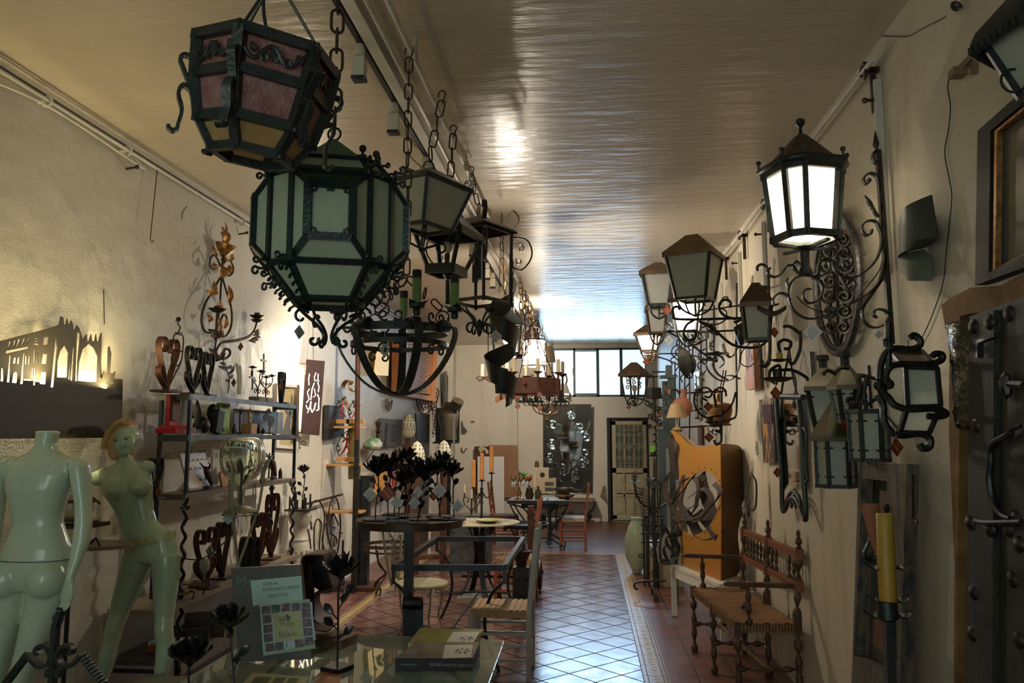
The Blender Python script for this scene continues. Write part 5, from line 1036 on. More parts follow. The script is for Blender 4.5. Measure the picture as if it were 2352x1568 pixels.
# ================= ROSES =================
def rosehead(mb,c,R=.08,n=6,seed=0,m=0,layers=3,nrm=(0,0,1)):
 rnd=random.Random(seed);c=V(c)
 for L in range(layers):
  k=n-L;rr=R*(1-.27*L);h=R*(.62+.24*L)
  for j in range(k):
   a0=2*pi*j/k+L*.5+rnd.uniform(-.15,.15);wd=2*pi/k*.72;gu,gv=6,6;vs=[]
   lift=rnd.uniform(.85,1.15)
   for iu in range(gu+1):
    for iv in range(gv+1):
     x=iu/gu;y=iv/gv*2-1;w=wd*(.35+.65*sin(min(1,x*1.15)*pi/1.7));a=a0+y*w*.62*(1-.25*max(0,x-.8)*5*abs(y));r=rr*x*(1-.10*y*y*(x>.8));z=h*(x**1.6)*lift+R*.05*sin(y*5+seed+j)*x+R*.07*sin(a*7+L)*x*x
     vs.append(c+V((r*cos(a),r*sin(a),z-R*.25)))
   fs=[(i*(gv+1)+q,i*(gv+1)+q+1,(i+1)*(gv+1)+q+1,(i+1)*(gv+1)+q)for i in range(gu)for q in range(gv)];mb.add(vs,fs,m)
   mb.add([p-V((0,0,.0018))for p in vs],[tuple(reversed(q))for q in fs],m)
 mb.ball(c+V((0,0,R*.2)),R*.16,8,(1,1,1.3),m=m);mb.lathe(c-V((0,0,R*.45)),[(.004,0),(R*.14,R*.12),(R*.2,R*.25)],8,m=m)
def rose(label,head,foot,R=.08,seed=0,base=(.12,.12,.012),leaves=3,bend=.02,m=M['rosei'],group=None,name='iron_rose'):
 m=m or IR;head=V(head);foot=V(foot);t=T(name,label,'iron flower',foot,group);f=MB();rosehead(f,head,R,6,seed);t.p('flower_head',f,m,smooth=30)
 rnd=random.Random(seed+5);pts=[foot+V((0,0,base[2]if base else 0))]+[foot+(head-foot)*k+V((rnd.uniform(-bend,bend),rnd.uniform(-bend,bend),0))for k in(.3,.55,.8)]+[head-V((0,0,R*.4))]
 pts=cr(pts,5);f=MB();f.tube(pts,.0045,7);t.p('stem',f,m)
 for k in range(leaves):
  q=pts[int(len(pts)*(.25+.5*k/max(1,leaves)))];a=rnd.uniform(0,6.28);d=V((cos(a),sin(a),.9)).normalized();e=q+d*.035;f=MB();f.tube([q,e],.003,5);f.leaf(e,e+d*rnd.uniform(.05,.075),.035,V((-sin(a)*.3,-1,.3)),.15);t.p('leaf',f,m)
 if base:f=MB();f.box(foot+V((0,0,base[2]/2)),base,rz=rnd.uniform(-.4,.4));t.p('base_plate',f,m,smooth=0)
 return t
# ================= GLASS TABLE AND WHAT IS ON IT =================
ZG=.75;mgl=mat('green_table_glass',(.62,.82,.66),.02,trans=.82,ior=1.5)
t=T('glass_table','large green tinted glass table in the foreground on curved dark legs','table',(-1.03,3.2,0))
A_,B_,C_,D_=V((-1.66,4.09,ZG)),V((-.42,4.02,ZG)),V((-.40,2.3,ZG)),V((-1.66,2.3,ZG))
f=MB();f.plate([A_,B_,C_,D_],[],(0,0,.012));t.p('glass_top',f,mgl,smooth=0)
for x,y in((-.62,3.75),(-1.48,3.8),(-.62,2.5),(-1.45,2.5)):
 f=MB();sx=1 if x>-1 else-1;f.tube(cr([V((x-sx*.25,y,ZG-.01)),V((x-sx*.05,y,ZG-.06)),V((x+sx*.12,y,ZG-.2)),V((x+sx*.16,y,ZG-.3)),V((x+sx*.17,y,.0))],6),.012,8);t.p('leg',f,M['iron2'])
z=ZG+.007
f=MB();f.mm((-1.55,2.35,.34),(-.7,3.9,.352));t.p('lower_shelf',f,mat('green_lower_glass',(.10,.22,.08),.3,0,(.2,.3,.06),5),smooth=0)
yb=3.52;bn=V((0,-1,.12)).normalized();g=onP(PY(630,1515,yb),(0,1,-.14));ths=g(600,1400)
t=T('leaning_book','large dark worn book with faded title, standing on the glass table behind the papers','book',PY(625,1515,yb));f=MB();o_=[g(530,1306),g(689,1296),g(716,1513),g(548,1520)];f.plate(o_,[],(0,.028,0),center=False)
t.p('cover',f,mat('worn_black_cover',(.03,.03,.026),.35,0,(.055,.05,.04),7),smooth=0)
ex=(g(689,1296)-g(530,1306)).normalized();ey=(g(530,1306)-g(548,1520));ey=(ey-ex*ey.dot(ex)).normalized();off=ex.cross(ey)*.0015
f=MB();textmb(f,'Me  cobran',g(614,1332)+off*.5,ex,ey,.062);f.cut();textmb(f,'les',g(563,1359)+off*.5,ex,ey,.035);f.cut();t.p('title',f,mat('faded_teal_print',(.06,.13,.11),.4),smooth=0)
def sheet(name,lab,cat,pts,m,k,cover=None):
 t=T(name,lab,cat,sum(m3(pts,g),V((0,0,0)))/len(pts)+off*k);f=MB();f.plate([p+off*k for p in m3(pts,g)],[],off*.5);t.sh=t.p('sheet',f,m,smooth=0);return t
sheet('paper_sheet','plain greenish sheet showing behind the printed flyer on the dark book','paper',[(600,1385),(712,1375),(725,1488),(610,1505)],mat('pale_green_paper',(.30,.36,.25),.6),1)
t=sheet('handwritten_note','light blue handwritten note on the dark standing book','note',[(576,1333),(693,1322),(696,1376),(582,1391)],mat('light_blue_paper',(.33,.47,.43),.6),2)
f=MB();e2=(g(693,1322)-g(576,1333)).normalized();u2=ex.cross(ey).cross(e2)
for s_,u,v,sz in(('GUIA de',622,1340,.019),('ARTESANOS ÚBEDA',646,1351,.019),('GRATUITO',640,1367,.019)):textmb(f,s_,g(u,v)+off*2.7,e2,u2,sz)
t.p('handwriting',f,M['ink'],smooth=0,parent=t.sh)
t=sheet('printed_flyer','white flyer framed with small portraits around a beige emblem panel','flyer',[(597,1388),(648,1383),(718,1382),(720,1420),(726,1468),(700,1480),(606,1506)],mat('bluish_white_paper',(.36,.44,.46),.5),3)
f=MB();f.plate([p+off*4 for p in m3([(627,1409),(692,1402),(698,1464),(634,1474)],g)],[],off*.3);t.p('beige_panel',f,mat('beige_print',(.36,.36,.19),.5),smooth=0,parent=t.sh)
f=MB();mph=[mat('dark_portrait_print',(.07,.06,.07),.5,0,(.22,.17,.16),55,mixw=(.45,.7)),mat('green_portrait_print',(.02,.07,.06),.5,0,(.2,.22,.2),60,mixw=(.5,.7))]
cells=[(602,1391),(624,1388),(647,1385),(670,1384),(693,1383),(604,1412),(606,1434),(607,1455),(610,1477),(632,1474),(678,1467),(700,1462),(694,1400),(696,1420),(698,1441)]
for k,(u,v)in enumerate(cells):
 f=MB();f.plate([p+off*4 for p in m3([(u,v+1),(u+20,v-1),(u+21,v+17),(u+1,v+20)],g)],[],off*.3);t.p('portrait_print',f,mph[1 if k==1 else 0],smooth=0,parent=t.sh)
f=MB();textmb(f,'AA',g(649,1421)+off*4.6,ex,ey,.026);textmb(f,'U',g(650,1430)+off*4.6,ex,ey,.026);textmb(f,'ASOCIACION\nDE ARTESANOS\nDE UBEDA',g(667,1433)+off*4.6,ex,ey,.006);
lion=[(657,1412),(661,1410),(664,1414),(667,1413),(669,1418),(666,1421),(669,1426),(664,1424),(661,1426),(658,1423),(661,1419),(657,1417)];f.plate([p+off*4.6 for p in m3(lion,g)],[],off*.2)
for k in range(9):f.plate([p+off*4.6 for p in m3([(643+k*5,1463-k*.5),(645+k*5,1463-k*.5),(645+k*5,1448+(k%3)*3),(643.6+k*5,1448+(k%3)*3)],g)],[],off*.2)
textmb(f,'j',g(660,1478)+off*4.6,ex,ey,.03);t.p('emblem_and_text',f,M['ink'],smooth=0,parent=t.sh)
t=T('folded_sheet_sculpture','rust brown sheet sculpture with a dark hollow, beside the standing book on the glass table','iron sculpture',PY(750,1440,3.85));g4=onY(3.85)
pts=[(694,1340),(700,1305),(709,1276),(716,1269),(752,1268),(758,1274),(768,1310),(778,1343),(772,1352),(742,1354),(726,1362),(720,1385),(732,1410),(748,1424)]
f=MB();f.strip([p+V((0,.0,0))for p in m3([tuple(q)[:2]for q in cr([V((a,b,0))for a,b in pts],4)],g4)],.17,.006,(0,1,0));f.strip(m3([(694,1340),(703,1400),(722,1436),(765,1440)],g4),.17,.006,(0,1,0));t.p('bent_sheet',f,M['rust'])
f=MB();g4b=onY(3.93);f.plate(m3([(712,1272),(757,1272),(778,1348),(735,1356),(718,1345)],g4b),[],(0,.006,0));f.cut();f.plate(m3([(700,1330),(712,1290),(722,1352),(722,1430),(704,1400)],onY(3.78)),[],(0,.005,0));f.cut();t.p('side_plate',f,mat('shaded_hollow_rust',(.03,.014,.01),.6),smooth=0)  # darker rust colour puts shade into the sculpture's hollow
b=PZ(770,1478,z);
f=MB();f.box(V((b.x,3.86,z+.02)),(.16,.15,.04),rz=-.25);f.box(V((b.x-.03,3.88,z+.045)),(.13,.12,.012),rz=-.35);single('rusty_block','rusty plate block lying under the folded sheet sculpture and the rose foot','metal block',f,mat('worn_wood_top',(.22,.15,.10),.6,0,(.09,.04,.02),10),V((b.x,3.86,z)),smooth=0)
rose('dark iron rose with small leaves standing on the glass table, right of the standing book',PY(783,1312,3.45),V((PY(780,1312,3.45).x,3.45,z)),.085,3,(.1,.1,.02),5,.008)
rose('dark iron rose in front of the standing book, middle height of the three front roses',PY(527,1428,3.2),V((PY(548,1500,3.1).x,3.1,z)),.08,11,(.1,.1,.012),3,.012)
rose('dark iron rose at the bottom left, lowest of the three front roses',PY(437,1508,2.95),V((PY(440,1508,2.9).x,2.9,z)),.085,21,(.1,.1,.012),1,.008)
b=PZ(1003,1540,z);t=T('thick_book','thick glossy book lying flat with a black spine facing the camera','book',b);f=MB();h=.052
q=[PZ(907,1540,z),PZ(1086,1540,z)];dy=.26;f.plate([q[0],q[1],q[1]+V((-.005,dy,0)),q[0]+V((.03,dy,0))],[],(0,0,h),center=False);t.p('spine_and_pages',f,M['black'],smooth=0)
f=MB();f.plate([q[0]+V((.002,.002,h)),q[1]+V((-.002,.002,h)),q[1]+V((-.007,dy,h)),q[0]+V((.03,dy,h))],[],(0,0,.002),center=False);t.p('cover',f,mat('grey_brown_photo_cover',(.13,.12,.08),.12,0,(.25,.2,.14),6),smooth=0)
f=MB();textmb(f,'LUGARES DE UNA DÉCADA',(q[0]+q[1])/2+V((.07,-.0008,h*.5)),(-1,0,0),(0,0,-1),.016);textmb(f,'Juan José Gordillo',q[0]+V((.06,-.0008,h*.5)),(-1,0,0),(0,0,-1),.009);
for v in range(0):pass
t.p('spine_lettering',f,M['steel'],smooth=0)
b=PZ(1010,1480,z);t=T('magazine','yellow-green magazine lying on the glass table behind the thick book','magazine',b);f=MB();q=[PZ(937,1486,z),PZ(1078,1489,z),PZ(1112,1453,z),PZ(965,1450,z)];f.plate(q,[],(0,0,.018),center=False);t.p('cover',f,mat('yellow_green_photo_cover',(.26,.28,.05),.15,0,(.34,.27,.14),8),smooth=0)
for k,(pp,zz_,lb)in enumerate((([(1016,1512),(1082,1510),(1086,1482),(1022,1482)],z+h+.004,'pale flower-printed leaflet on the thick black book'),([(1022,1482),(1082,1484),(1102,1452),(1040,1452)],z+.022,'pale flower-printed leaflet on the yellow-green magazine'))):
 t=T('leaflet',lb,'leaflet',PZ(*pp[0],zz_));q=[PZ(u,v,zz_)for u,v in pp];f=MB();f.plate(q,[],(0,0,.003),center=False);t.p('sheet',f,mat('cream_leaflet',(.36,.35,.22),.5),smooth=0)
 f=MB();ce=(q[0]+q[1]+q[2]+q[3])/4+V((.02,0,.0045))
 for i in range(7):a=i*.9;f.plate([ce+V((.008*cos(a),.012*sin(a),0)),ce+V((.03*cos(a+.15),.04*sin(a+.15),0)),ce+V((.038*cos(a),.05*sin(a),0)),ce+V((.03*cos(a-.15),.04*sin(a-.15),0))],[],(0,0,.0004))
 t.p('flower_print',f,M['ink'],smooth=0)
t=T('brochure','cream printed brochure at the bottom edge of the glass table','brochure',PZ(630,1562,z));q=[PZ(u,v,z)for u,v in((545,1585),(690,1590),(712,1556),(580,1547))];f=MB();f.plate(q,[],(0,0,.004),center=False);t.p('sheet',f,mat('cream_brochure',(.40,.38,.22),.5),smooth=0)
f=MB();a,b_,c_,d_=[p+V((0,0,.0045))for p in q]
def bl(x,y):return a+(b_-a)*x+(d_-a)*y
for x0,x1 in((.12,.38),(.45,.62),(.68,.84)):f.plate([bl(x0,.05),bl(x1,.05),bl(x1,.75),bl(x0,.75)],[],(0,0,.0004))
t.p('printed_blocks',f,mat('olive_print',(.12,.12,.06),.5),smooth=0)
t=T('orange_flyer','orange brown flyer with dark lettering at the bottom of the glass table','flyer',PZ(745,1545,z));q=[PZ(u,v,z)for u,v in((705,1590),(775,1590),(786,1545),(762,1517))];f=MB();f.plate(q,[],(0,0,.003),center=False);t.p('sheet',f,mat('orange_brown_paper',(.38,.15,.05),.4),smooth=0)
f=MB();ce=PZ(752,1552,z)+V((0,0,.0045));e1=(q[2]-q[3]).normalized();
for i,w in enumerate(('EL','OTRO','SUR')):textmb(f,w,PZ(742+i*12,1560-i*10,z+.004),V((.5,.8,0)),V((-.8,.5,0)),.03)
t.p('lettering',f,mat('brown_lettering',(.10,.04,.02),.5),smooth=0)
# ================= BAR TABLE WITH IRON ROSES =================
yT=5.72;zT=1.157;cT=PY(941,1190,yT);t=T('bar_table','high round dark table on one flat post, crowded with iron roses','table',(cT.x,yT,0))
f=MB();f.lathe((cT.x,yT,zT),[(.374,-.05),(.378,-.048),(.378,0),(.374,.003),(.36,0)],48);t.p('round_top',f,M['ironb'])
f=MB();f.mm((cT.x-.03,yT-.03,0),(cT.x+.03,yT+.03,zT-.045));t.p('post',f,M['steeld'],smooth=0)
f=MB();px=PY(950,1400,yT-.1).x;f.mm((px-.065,yT-.10,0),(px+.065,yT-.085,.60));f.strip([V((px,yT-.13+.035*cos(a),.60+.04*sin(a)))for a in[-.2+i*.5 for i in range(10)]],.13,.008,(1,0,0));t.p('scrolled_leg_plate',f,M['steeld'])
f=MB();f.mm((cT.x-.22,yT-.22,0),(cT.x+.22,yT+.22,.02));t.p('foot_plate',f,M['steeld'],smooth=0)
zr=zT+.004
RS=[(868,1072,.11,862,-.16,'leftmost iron rose on the bar table'),(896,1068,.11,892,-.02,'wide bluish black iron rose, second from the left on the bar table'),(934,1043,.085,930,.22,'iron rose standing highest at the middle back of the bar table'),(930,1095,.10,915,-.26,'low dark brown iron rose near the front middle of the bar table'),(950,1077,.12,936,.08,'large iron rose at the centre of the bar table cluster'),(975,1082,.12,960,-.14,'large ruffled black iron rose right of the cluster centre'),(1016,1055,.085,1008,.15,'dark green-black iron rose raised above the right side of the bar table'),(1005,1072,.09,1012,-.05,'flat iron rose under the raised dark green one'),(1038,1077,.085,1043,-.02,'rightmost iron rose on the bar table with brown rim'),(915,1060,.07,905,.28,'small iron rose half hidden at the back left of the cluster')]
for k,(u,v,R_,fu,dy,lb)in enumerate(RS):
 y=yT+dy*.9;hp=PY(u,v+6,y);fp=PY(fu,1190,y);rose(lb,hp,V((fp.x,y,zr)),R_*1.02,31+k*7,(.16,.13,.01),3,.01,m=M['rosei'])
b_=V((PY(958,1190,yT-.3).x,yT-.3,zr));t=T('iron_bud','short iron tulip bud at the front of the bar table','iron flower',b_);hp=PY(966,1158,yT-.3);f=MB();f.tube([b_,hp-V((0,0,.03))],.005,6);t.p('stem',f,IR);f=MB()
for k in range(5):a=k*1.256;f.leaf(hp-V((0,0,.03)),hp+V((.025*cos(a),.025*sin(a),.03)),.035,V((cos(a),sin(a),.2)),.2)
t.p('bud',f,IR);f=MB();f.box(b_+V((0,0,.003)),(.15,.10,.008),rz=.2);t.p('base_plate',f,IR,smooth=0)
for k,(u,v,kd,rz_,lb)in enumerate(((850,1118,'grey',0,'square grey tag at the left of the bar table roses'),(890,1112,'red',0,'red diamond price tag with yellow lettering among the bar table roses'),(911,1138,'grey',.2,'grey diamond tag low at the front left of the bar table roses'),(960,1115,'grey',-.4,'grey diamond tag behind the stems at the middle of the bar table roses'),(952,1140,'grey',.3,'lower grey tag at the middle of the bar table roses'),(1009,1108,'grey',.1,'largest grey diamond tag at the right of the bar table roses'),(1051,1146,'grey',.3,'grey diamond tag hanging over the right rim of the bar table'),(996,1126,'red',.5,'crumpled red tag among the right stems of the bar table roses'),(908,1031,'red',.6,'small red tag left of the highest iron rose'))):
 ptag(lb,PY(u,v,yT-.34 if k<8 else yT+.1),(.07,.085,.065,.06,.06,.075,.065,.05,.035)[k],kd,rz=rz_)
# ================= STEEL TABLE FRAME =================
zf=.755;t=T('steel_table_frame','rectangular dark steel table frame without its top, on bowed legs','table frame',(-1.0,6.9,0));f=MB()
a,b,c,d=PZ(904,1303,zf),PZ(1159,1303,zf),PZ(1202,1237,zf),PZ(1004,1237,zf)
for p,q in((a,b),(b,c),(c,d),(d,a)):f.beam(p,q,.04,.045)
t.p('top_frame',f,M['steeld'],smooth=0)
for(p,sx)in((a,1),(b,-1),(c,-1),(d,1)):
 f=MB();f.beam(p,p-V((0,0,.12)),.025,.025,(1,0,0));f.tube(cr([p-V((0,0,.1)),p+V((sx*.10,0,-.2)),p+V((sx*.15,0,-.38)),p+V((sx*.13,0,-.55)),V((p.x+sx*.04,p.y,.0))],6),.013,8);t.p('leg',f,M['steeld'])
f=MB();m1=[V((p.x+sx*.13,p.y,.24))for p,sx in((a,1),(b,-1),(c,-1),(d,1))]
f.tube(cr([m1[0],(m1[0]+m1[1])/2+V((0,.12,.04)),m1[1]],6),.011,6);f.tube(cr([m1[2],(m1[2]+m1[3])/2+V((0,-.12,.04)),m1[3]],6),.011,6);f.tube([(m1[0]+m1[1])/2+V((0,.1,.03)),(m1[2]+m1[3])/2+V((0,-.1,.03))],.011,6);t.p('stretcher',f,M['steeld'])
# ================= LEFT MIDDLE =================
yc=7.75;ct=PY(690,1172,yc);t=T('column_pedestal','white plaster column pedestal with fluted shaft against the left wall','pedestal',(ct.x,yc,0));f=MB();zc=ct.z
f.lathe((ct.x,yc,0),[(.13,0),(.13,.08),(.10,.10),(.075,.14),(.095,.35),(.11,.55),(.10,.68),(.08,.72),(.085,.74),(.065,.77),(.062,.84),(.075,.86),(.11,.93),(.115,zc-.04),(.118,zc)],28);mwp=mat('white_plaster',(.46,.43,.37),.5,0,(.38,.35,.29),5);t.p('shaft',f,mwp)
f=MB()
for k in range(10):a=2*pi*k/10;u=V((cos(a),sin(a),0));f.leaf(V((ct.x,yc,zc-.13))+u*.07,V((ct.x,yc,zc-.045))+u*.12,.05,u,.1)
for k in range(14):a=2*pi*k/14;u=V((cos(a),sin(a),0));f.tube([V((ct.x,yc,.18))+u*.083,V((ct.x,yc,.42))+u*.104,V((ct.x,yc,.64))+u*.107],.014,5)
t.p('capital_leaves',f,mwp)
t=T('rod_tray','square tray with short black iron rods on the white column pedestal','tray',(ct.x,yc,zc));f=MB();f.box((ct.x,yc,zc+.01),(.24,.24,.015));t.p('tray',f,IR,smooth=0);f=MB()
for x,y,h in((-.08,-.08,.14),(-.06,.03,.18),(-.04,-.06,.22),(.03,.06,.12),(.06,-.07,.17),(.09,.02,.16),(.0,-.09,.11),(-.01,.08,.10)):f.beam((ct.x+x,yc+y,zc+.015),(ct.x+x,yc+y,zc+h),.014,.014,(1,0,0))
t.p('rods',f,M['black'],smooth=0)
rose('slim iron rose with small leaves rising from the rod tray on the white pedestal',PY(697,1080,yc),V((ct.x+.03,yc,zc+.017)),.065,77,None,4,.015)
g=onX(-2.93);t=T('iron_headboard','curving art nouveau wrought iron headboard leaning on the left wall behind the white pedestal','headboard',PX(745,1330,-2.93));f=MB();Zc=lambda L_:m3([tuple(q)[:2]for q in cr([V((a,b,0))for a,b in L_],5)],g)
for L_ in([(700,1158),(786,1135)],):f.beam(g(700,1158),g(786,1135),.02,.02)
for L_ in([(716,1215),(712,1180),(719,1153),(734,1152),(745,1180),(742,1230),(738,1290)],[(724,1290),(721,1240),(723,1205),(730,1192),(738,1205),(734,1240),(733,1290)],[(755,1290),(740,1240),(752,1190),(758,1160),(765,1142),(775,1150),(782,1200),(778,1250),(772,1275),(763,1265),(752,1225),(750,1180)],[(765,1178),(758,1205),(770,1212),(760,1222),(772,1235),(774,1245),(766,1254),(769,1233)],[(766,1178),(778,1205)],[(708,1290),(706,1260),(700,1240),(690,1235)],[(715,1290),(712,1240),(706,1215)],[(750,1290),(757,1270),(765,1290)],[(780,1300),(778,1280),(785,1278),(790,1330)],[(786,1225),(780,1222),(782,1232)]):f.tube(Zc(L_),.009,6)
for u in(700,788):f.beam(g(u,1240),V((-2.93,g(u,1240).y,0)),.02,.02,(1,0,0))
t.p('curved_bars',f,M['ironb'])
ys=9.3;g=onY(ys);b=PZ(800,1342,0);xs_=PY(826,1340,ys).x;t=T('shelf_sculpture','tall ochre sheet iron sculpture with a curled top and three light wooden shelves','shelf stand',(xs_,ys,0))
f=MB();f.mm((xs_-.09,ys-.05,0),(xs_+.10,ys+.05,1.28));f.mm((xs_-.05,ys-.08,0),(xs_+.0,ys-.05,1.28));t.p('steel_post',f,M['steeld'],smooth=0)
f=MB();pts=[(805,890),(809,886),(817,888),(820,895),(814,900),(806,896),(803,884),(808,875),(797,874),(789,884),(788,900),(792,918),(800,935),(805,955),(806,985),(807,1030),(808,1100)]
f.strip([p for p in m3([tuple(q)[:2]for q in cr([V((a,b_,0))for a,b_ in pts[2:]],5)],g)],.16,.006,(0,1,0));o=t.p('curled_sheet',f,mat('ochre_sheet',(.40,.24,.06),.4,.4,(.22,.12,.04),4));f=MB();f.plate(m3([(800,960),(826,975),(828,1100),(800,1100)],onY(ys-.09)),[],(0,.01,0));t.p('ochre_front',f,mat('olive_ochre_sheet',(.26,.18,.04),.4,.4,(.14,.12,.04),5),smooth=0)
for(u0,u1,v)in((742,833,981),(750,840,1066),(752,838,1173)):
 f=MB();a=PY(u0,v,ys-.1);c=PY(u1,v,ys-.1);f.mm((a.x,ys-.28,a.z-.012),(c.x,ys+.05,a.z+.012));t.p('wooden_shelf',f,M['pine'],smooth=0)
f=MB();f.box((xs_-.1,ys-.02,.02),(.62,.45,.04),rz=.1);t.p('base_plate',f,M['rust'],smooth=0)
def dancer(lab,c,h,s=1,rz=0):
 c=V(c);t=T('dancing_figurine',lab,'figurine',c);f=MB();Rz=Matrix.Rotation(rz,3,'Z')
 def p(x,z):return c+Rz@V((x*h*s,0,z*h))
 f.tube([p(0,.5),p(.02,.62),p(.0,.82)],[.05*h,.042*h,.06*h],8);f.tube([p(0,.82),p(.02,.88)],.02*h,6);f.ball(p(.03,.94),.055*h,8,(1,1,1.2))
 f.tube(cr([p(0,.5),p(.12,.3),p(.05,.12),p(.1,.0)],4),[.05*h,.04*h,.028*h,.02*h],7);f.tube(cr([p(0,.5),p(-.1,.28),p(-.2,.14),p(-.24,.04)],4),[.05*h,.04*h,.028*h,.02*h],7)
 f.tube(cr([p(-.03,.8),p(-.17,.78),p(-.2,.95)],4),[.022*h,.018*h,.014*h],6);f.tube(cr([p(.03,.8),p(.15,.7),p(.24,.82)],4),[.022*h,.018*h,.014*h],6);t.p('body',f,M['red'],smooth=60)
 f=MB();f.tube(cr([c+V((-.3*h,0,.05*h)),c+V((-.42*h,0,.4*h)),c+V((-.25*h,0,.85*h)),c+V((.1*h,0,1.15*h))],5),.006,5)
 for k in range(5):q=c+V((-.38*h+.1*k*h,0,(.2+.2*k)*h));f.leaf(q,q+V((.04*(-1)**k,0,.05)),.02,(0,-1,0))
 t.p('twig',f,M['irong']);return t
zA=PY(790,975,ys-.1).z+.012;zB=PY(790,1062,ys-.1).z+.012
for u,lb in((785,'left'),(818,'right')):q=PY(u,965,ys-.15);f=MB();f.box((q.x,ys-.15,zA+.025),(.2,.1,.05));single('pine_block','pale pine block carrying the '+lb+' red dancer on the upper wooden shelf','block',f,M['pine'],(q.x,ys-.15,zA),smooth=0);dancer('small red dancing figurine with twigs on the upper wooden shelf, '+lb+' one',(q.x,ys-.15,zA+.05),.22,-1 if lb=='left' else 1)
q=PY(795,1056,ys-.15);f=MB();f.box((q.x,ys-.15,zB+.025),(.2,.1,.05));single('pine_block','pale pine block carrying the red dancer on the middle wooden shelf','block',f,M['pine'],(q.x,ys-.15,zB),smooth=0);dancer('slim red dancing figurine under a bent twig on the middle wooden shelf',(q.x,ys-.15,zB+.05),.28)
q=PY(768,1062,ys-.15);f=MB()
for k in range(5):f.tube(cr([V((q.x,q.y,zB)),V((q.x-.02+.02*k,q.y,zB+.1)),V((q.x-.06+.03*k,q.y,zB+.2))],3),.003,5)
single('white_twigs','small bunch of white twigs left of the slim red dancer','ornament',f,M['white'],V((q.x,q.y,zB)))
f=MB();a=PY(822,748,9.0);b=PY(820,1010,9.0);f.tube([a+V((0,0,.3)),b],.03,8);t=T('rusty_pole','tall rust brown pole behind the curled ochre sculpture','pole',b);t.p('pole',f,M['rust']);f=MB();f.tube([a+V((.12+.08*(1-i/16)*cos(2.5-i*.5),0,-.1+.08*(1-i/16)*sin(2.5-i*.5)))for i in range(14)],.01,6);f.beam(b,V((b.x,b.y,0)),.05,.05);t.p('scroll',f,IR)
def wallsheet(name,lab,cat,quad,m,x=XL+.03,th=.02,back=True):
 t=T(name,lab,cat,PX(*quad[3],x));f=MB();f.plate(m3(quad,onX(x)),[],(th,0,0));t.p('panel',f,m,smooth=0);return t
wallsheet('slate_artwork','square dark slate panel on the left wall behind the wooden shelves','panel',[(750,930),(786,935),(785,1002),(748,1008)],M['steeld'],XL+.05,.06)
t=wallsheet('figure_print','square metal panel with a dark figure print, right of the green glass dome','panel',[(871,960),(923,964),(920,1024),(868,1026)],mat('brownish_print',(.10,.075,.07),.3,.3,(.16,.16,.14),2.5),XL+.05,.02)
f=MB();g=onX(XL+.065);f.plate(m3([(889,970),(893,975),(891,985),(889,1000),(887,1024),(883,1024),(886,1000),(885,985)],g),[],(.002,0,0))
for k in range(7):f.plate(m3([(900,975+k*6),(913,976+k*6),(913,978+k*6),(900,977+k*6)],g),[],(.002,0,0))
t.p('figure_and_lines',f,M['black'],smooth=0)
t=wallsheet('parchment_wall_lamp','rectangular yellow parchment wall lamp behind the basket chandelier','lamp',[(866,795),(894,797),(891,863),(858,861)],mat('parchment',(.62,.45,.16),.5,emit=(.9,.6,.2),es=.35),XL+.12,.01);f=MB();f.plate(m3([(866,796),(858,861),(856,850),(862,800)],onX(XL+.06)),[],(.1,0,0));t.p('side',f,M['brass'],smooth=0)
mwl=mat('orange_varnished_wood',(.50,.19,.06),.4,0,(.42,.15,.05),8);t=T('wooden_shutter','orange varnished wooden lattice shutter hung on the left wall','shutter',PX(950,920,XL+.1));g=onX(XL+.10)
f=MB();f.plate(m3([(905,772),(1003,790),(997,922),(903,905)],g),[m3([(922,787),(993,801),(988,910),(918,898)],g)],(.06,0,0));t.p('outer_frame',f,mwl,smooth=0)
f=MB()
for k in range(22):a=g(921,790+k*5);b_=g(992,803+k*4.8);f.beam(a,b_,.03,.02,(1,0,0))
for k in range(9):f.beam(g(925+k*8,790),g(921+k*8,900),.015,.02,(1,0,0))
for k in range(6):f.beam(g(925,800+k*16),g(985,860+k*8),.02,.025,(1,0,0))
t.p('slats',f,mwl,smooth=0);f=MB();f.mm(g(905,775)+V((-.02,0,0)),g(912,905)+V((.12,0,0)));f.plate([p+V((.05,0,0))for p in m3([(912,775),(918,778),(914,908),(907,905)],g)],[],(.05,0,0));t.p('side_leaf',f,mwl,smooth=0)
def filig(lab,pts,n,x=XL+.05,m=None,name='filigree_panel'):
 g=onX(x);t=T(name,lab,'wall art',g(*pts[0]));f=MB();P3=m3([tuple(q)[:2]for q in cr([V((a,b_,0))for a,b_ in pts],4,True)],g);f.strip(P3,.02,.02,(1,0,0),closed=True)
 us=[p[0]for p in pts];vs_=[p[1]for p in pts];rnd=random.Random(n)
 for k in range(n):u=rnd.uniform(min(us)+4,max(us)-4);v=min(vs_)+6+(max(vs_)-min(vs_)-12)*k/n;r=min(6,(max(us)-min(us))*.28);f.strip(m3([(u+(r-.3*i)*cos(i*.5),v+(r*1.5-.4*i)*sin(i*.5))for i in range(14)],g),.02,.012,(1,0,0))
 t.p('openwork',f,m or M['rust']);return t
filig('dark red filigree panel hanging under the wooden shutter',[(958,918),(975,916),(992,918),(986,945),(968,948),(960,935)],8);filig('narrow dark red guitar shaped filigree panel right of the wooden shutter',[(998,893),(1008,900),(1002,930),(1006,960),(1004,990),(997,996),(991,985),(993,950),(990,920)],12,XL+.08)
filig('brown leaf shaped filigree piece on the left wall beside the parchment lamp',[(893,845),(904,850),(903,880),(896,900),(890,880)],5,m=M['ironb']);filig('pale bent wire ornament under the basket chandelier on the left wall',[(888,920),(900,916),(898,935),(893,943),(888,930)],3,m=M['brass'])
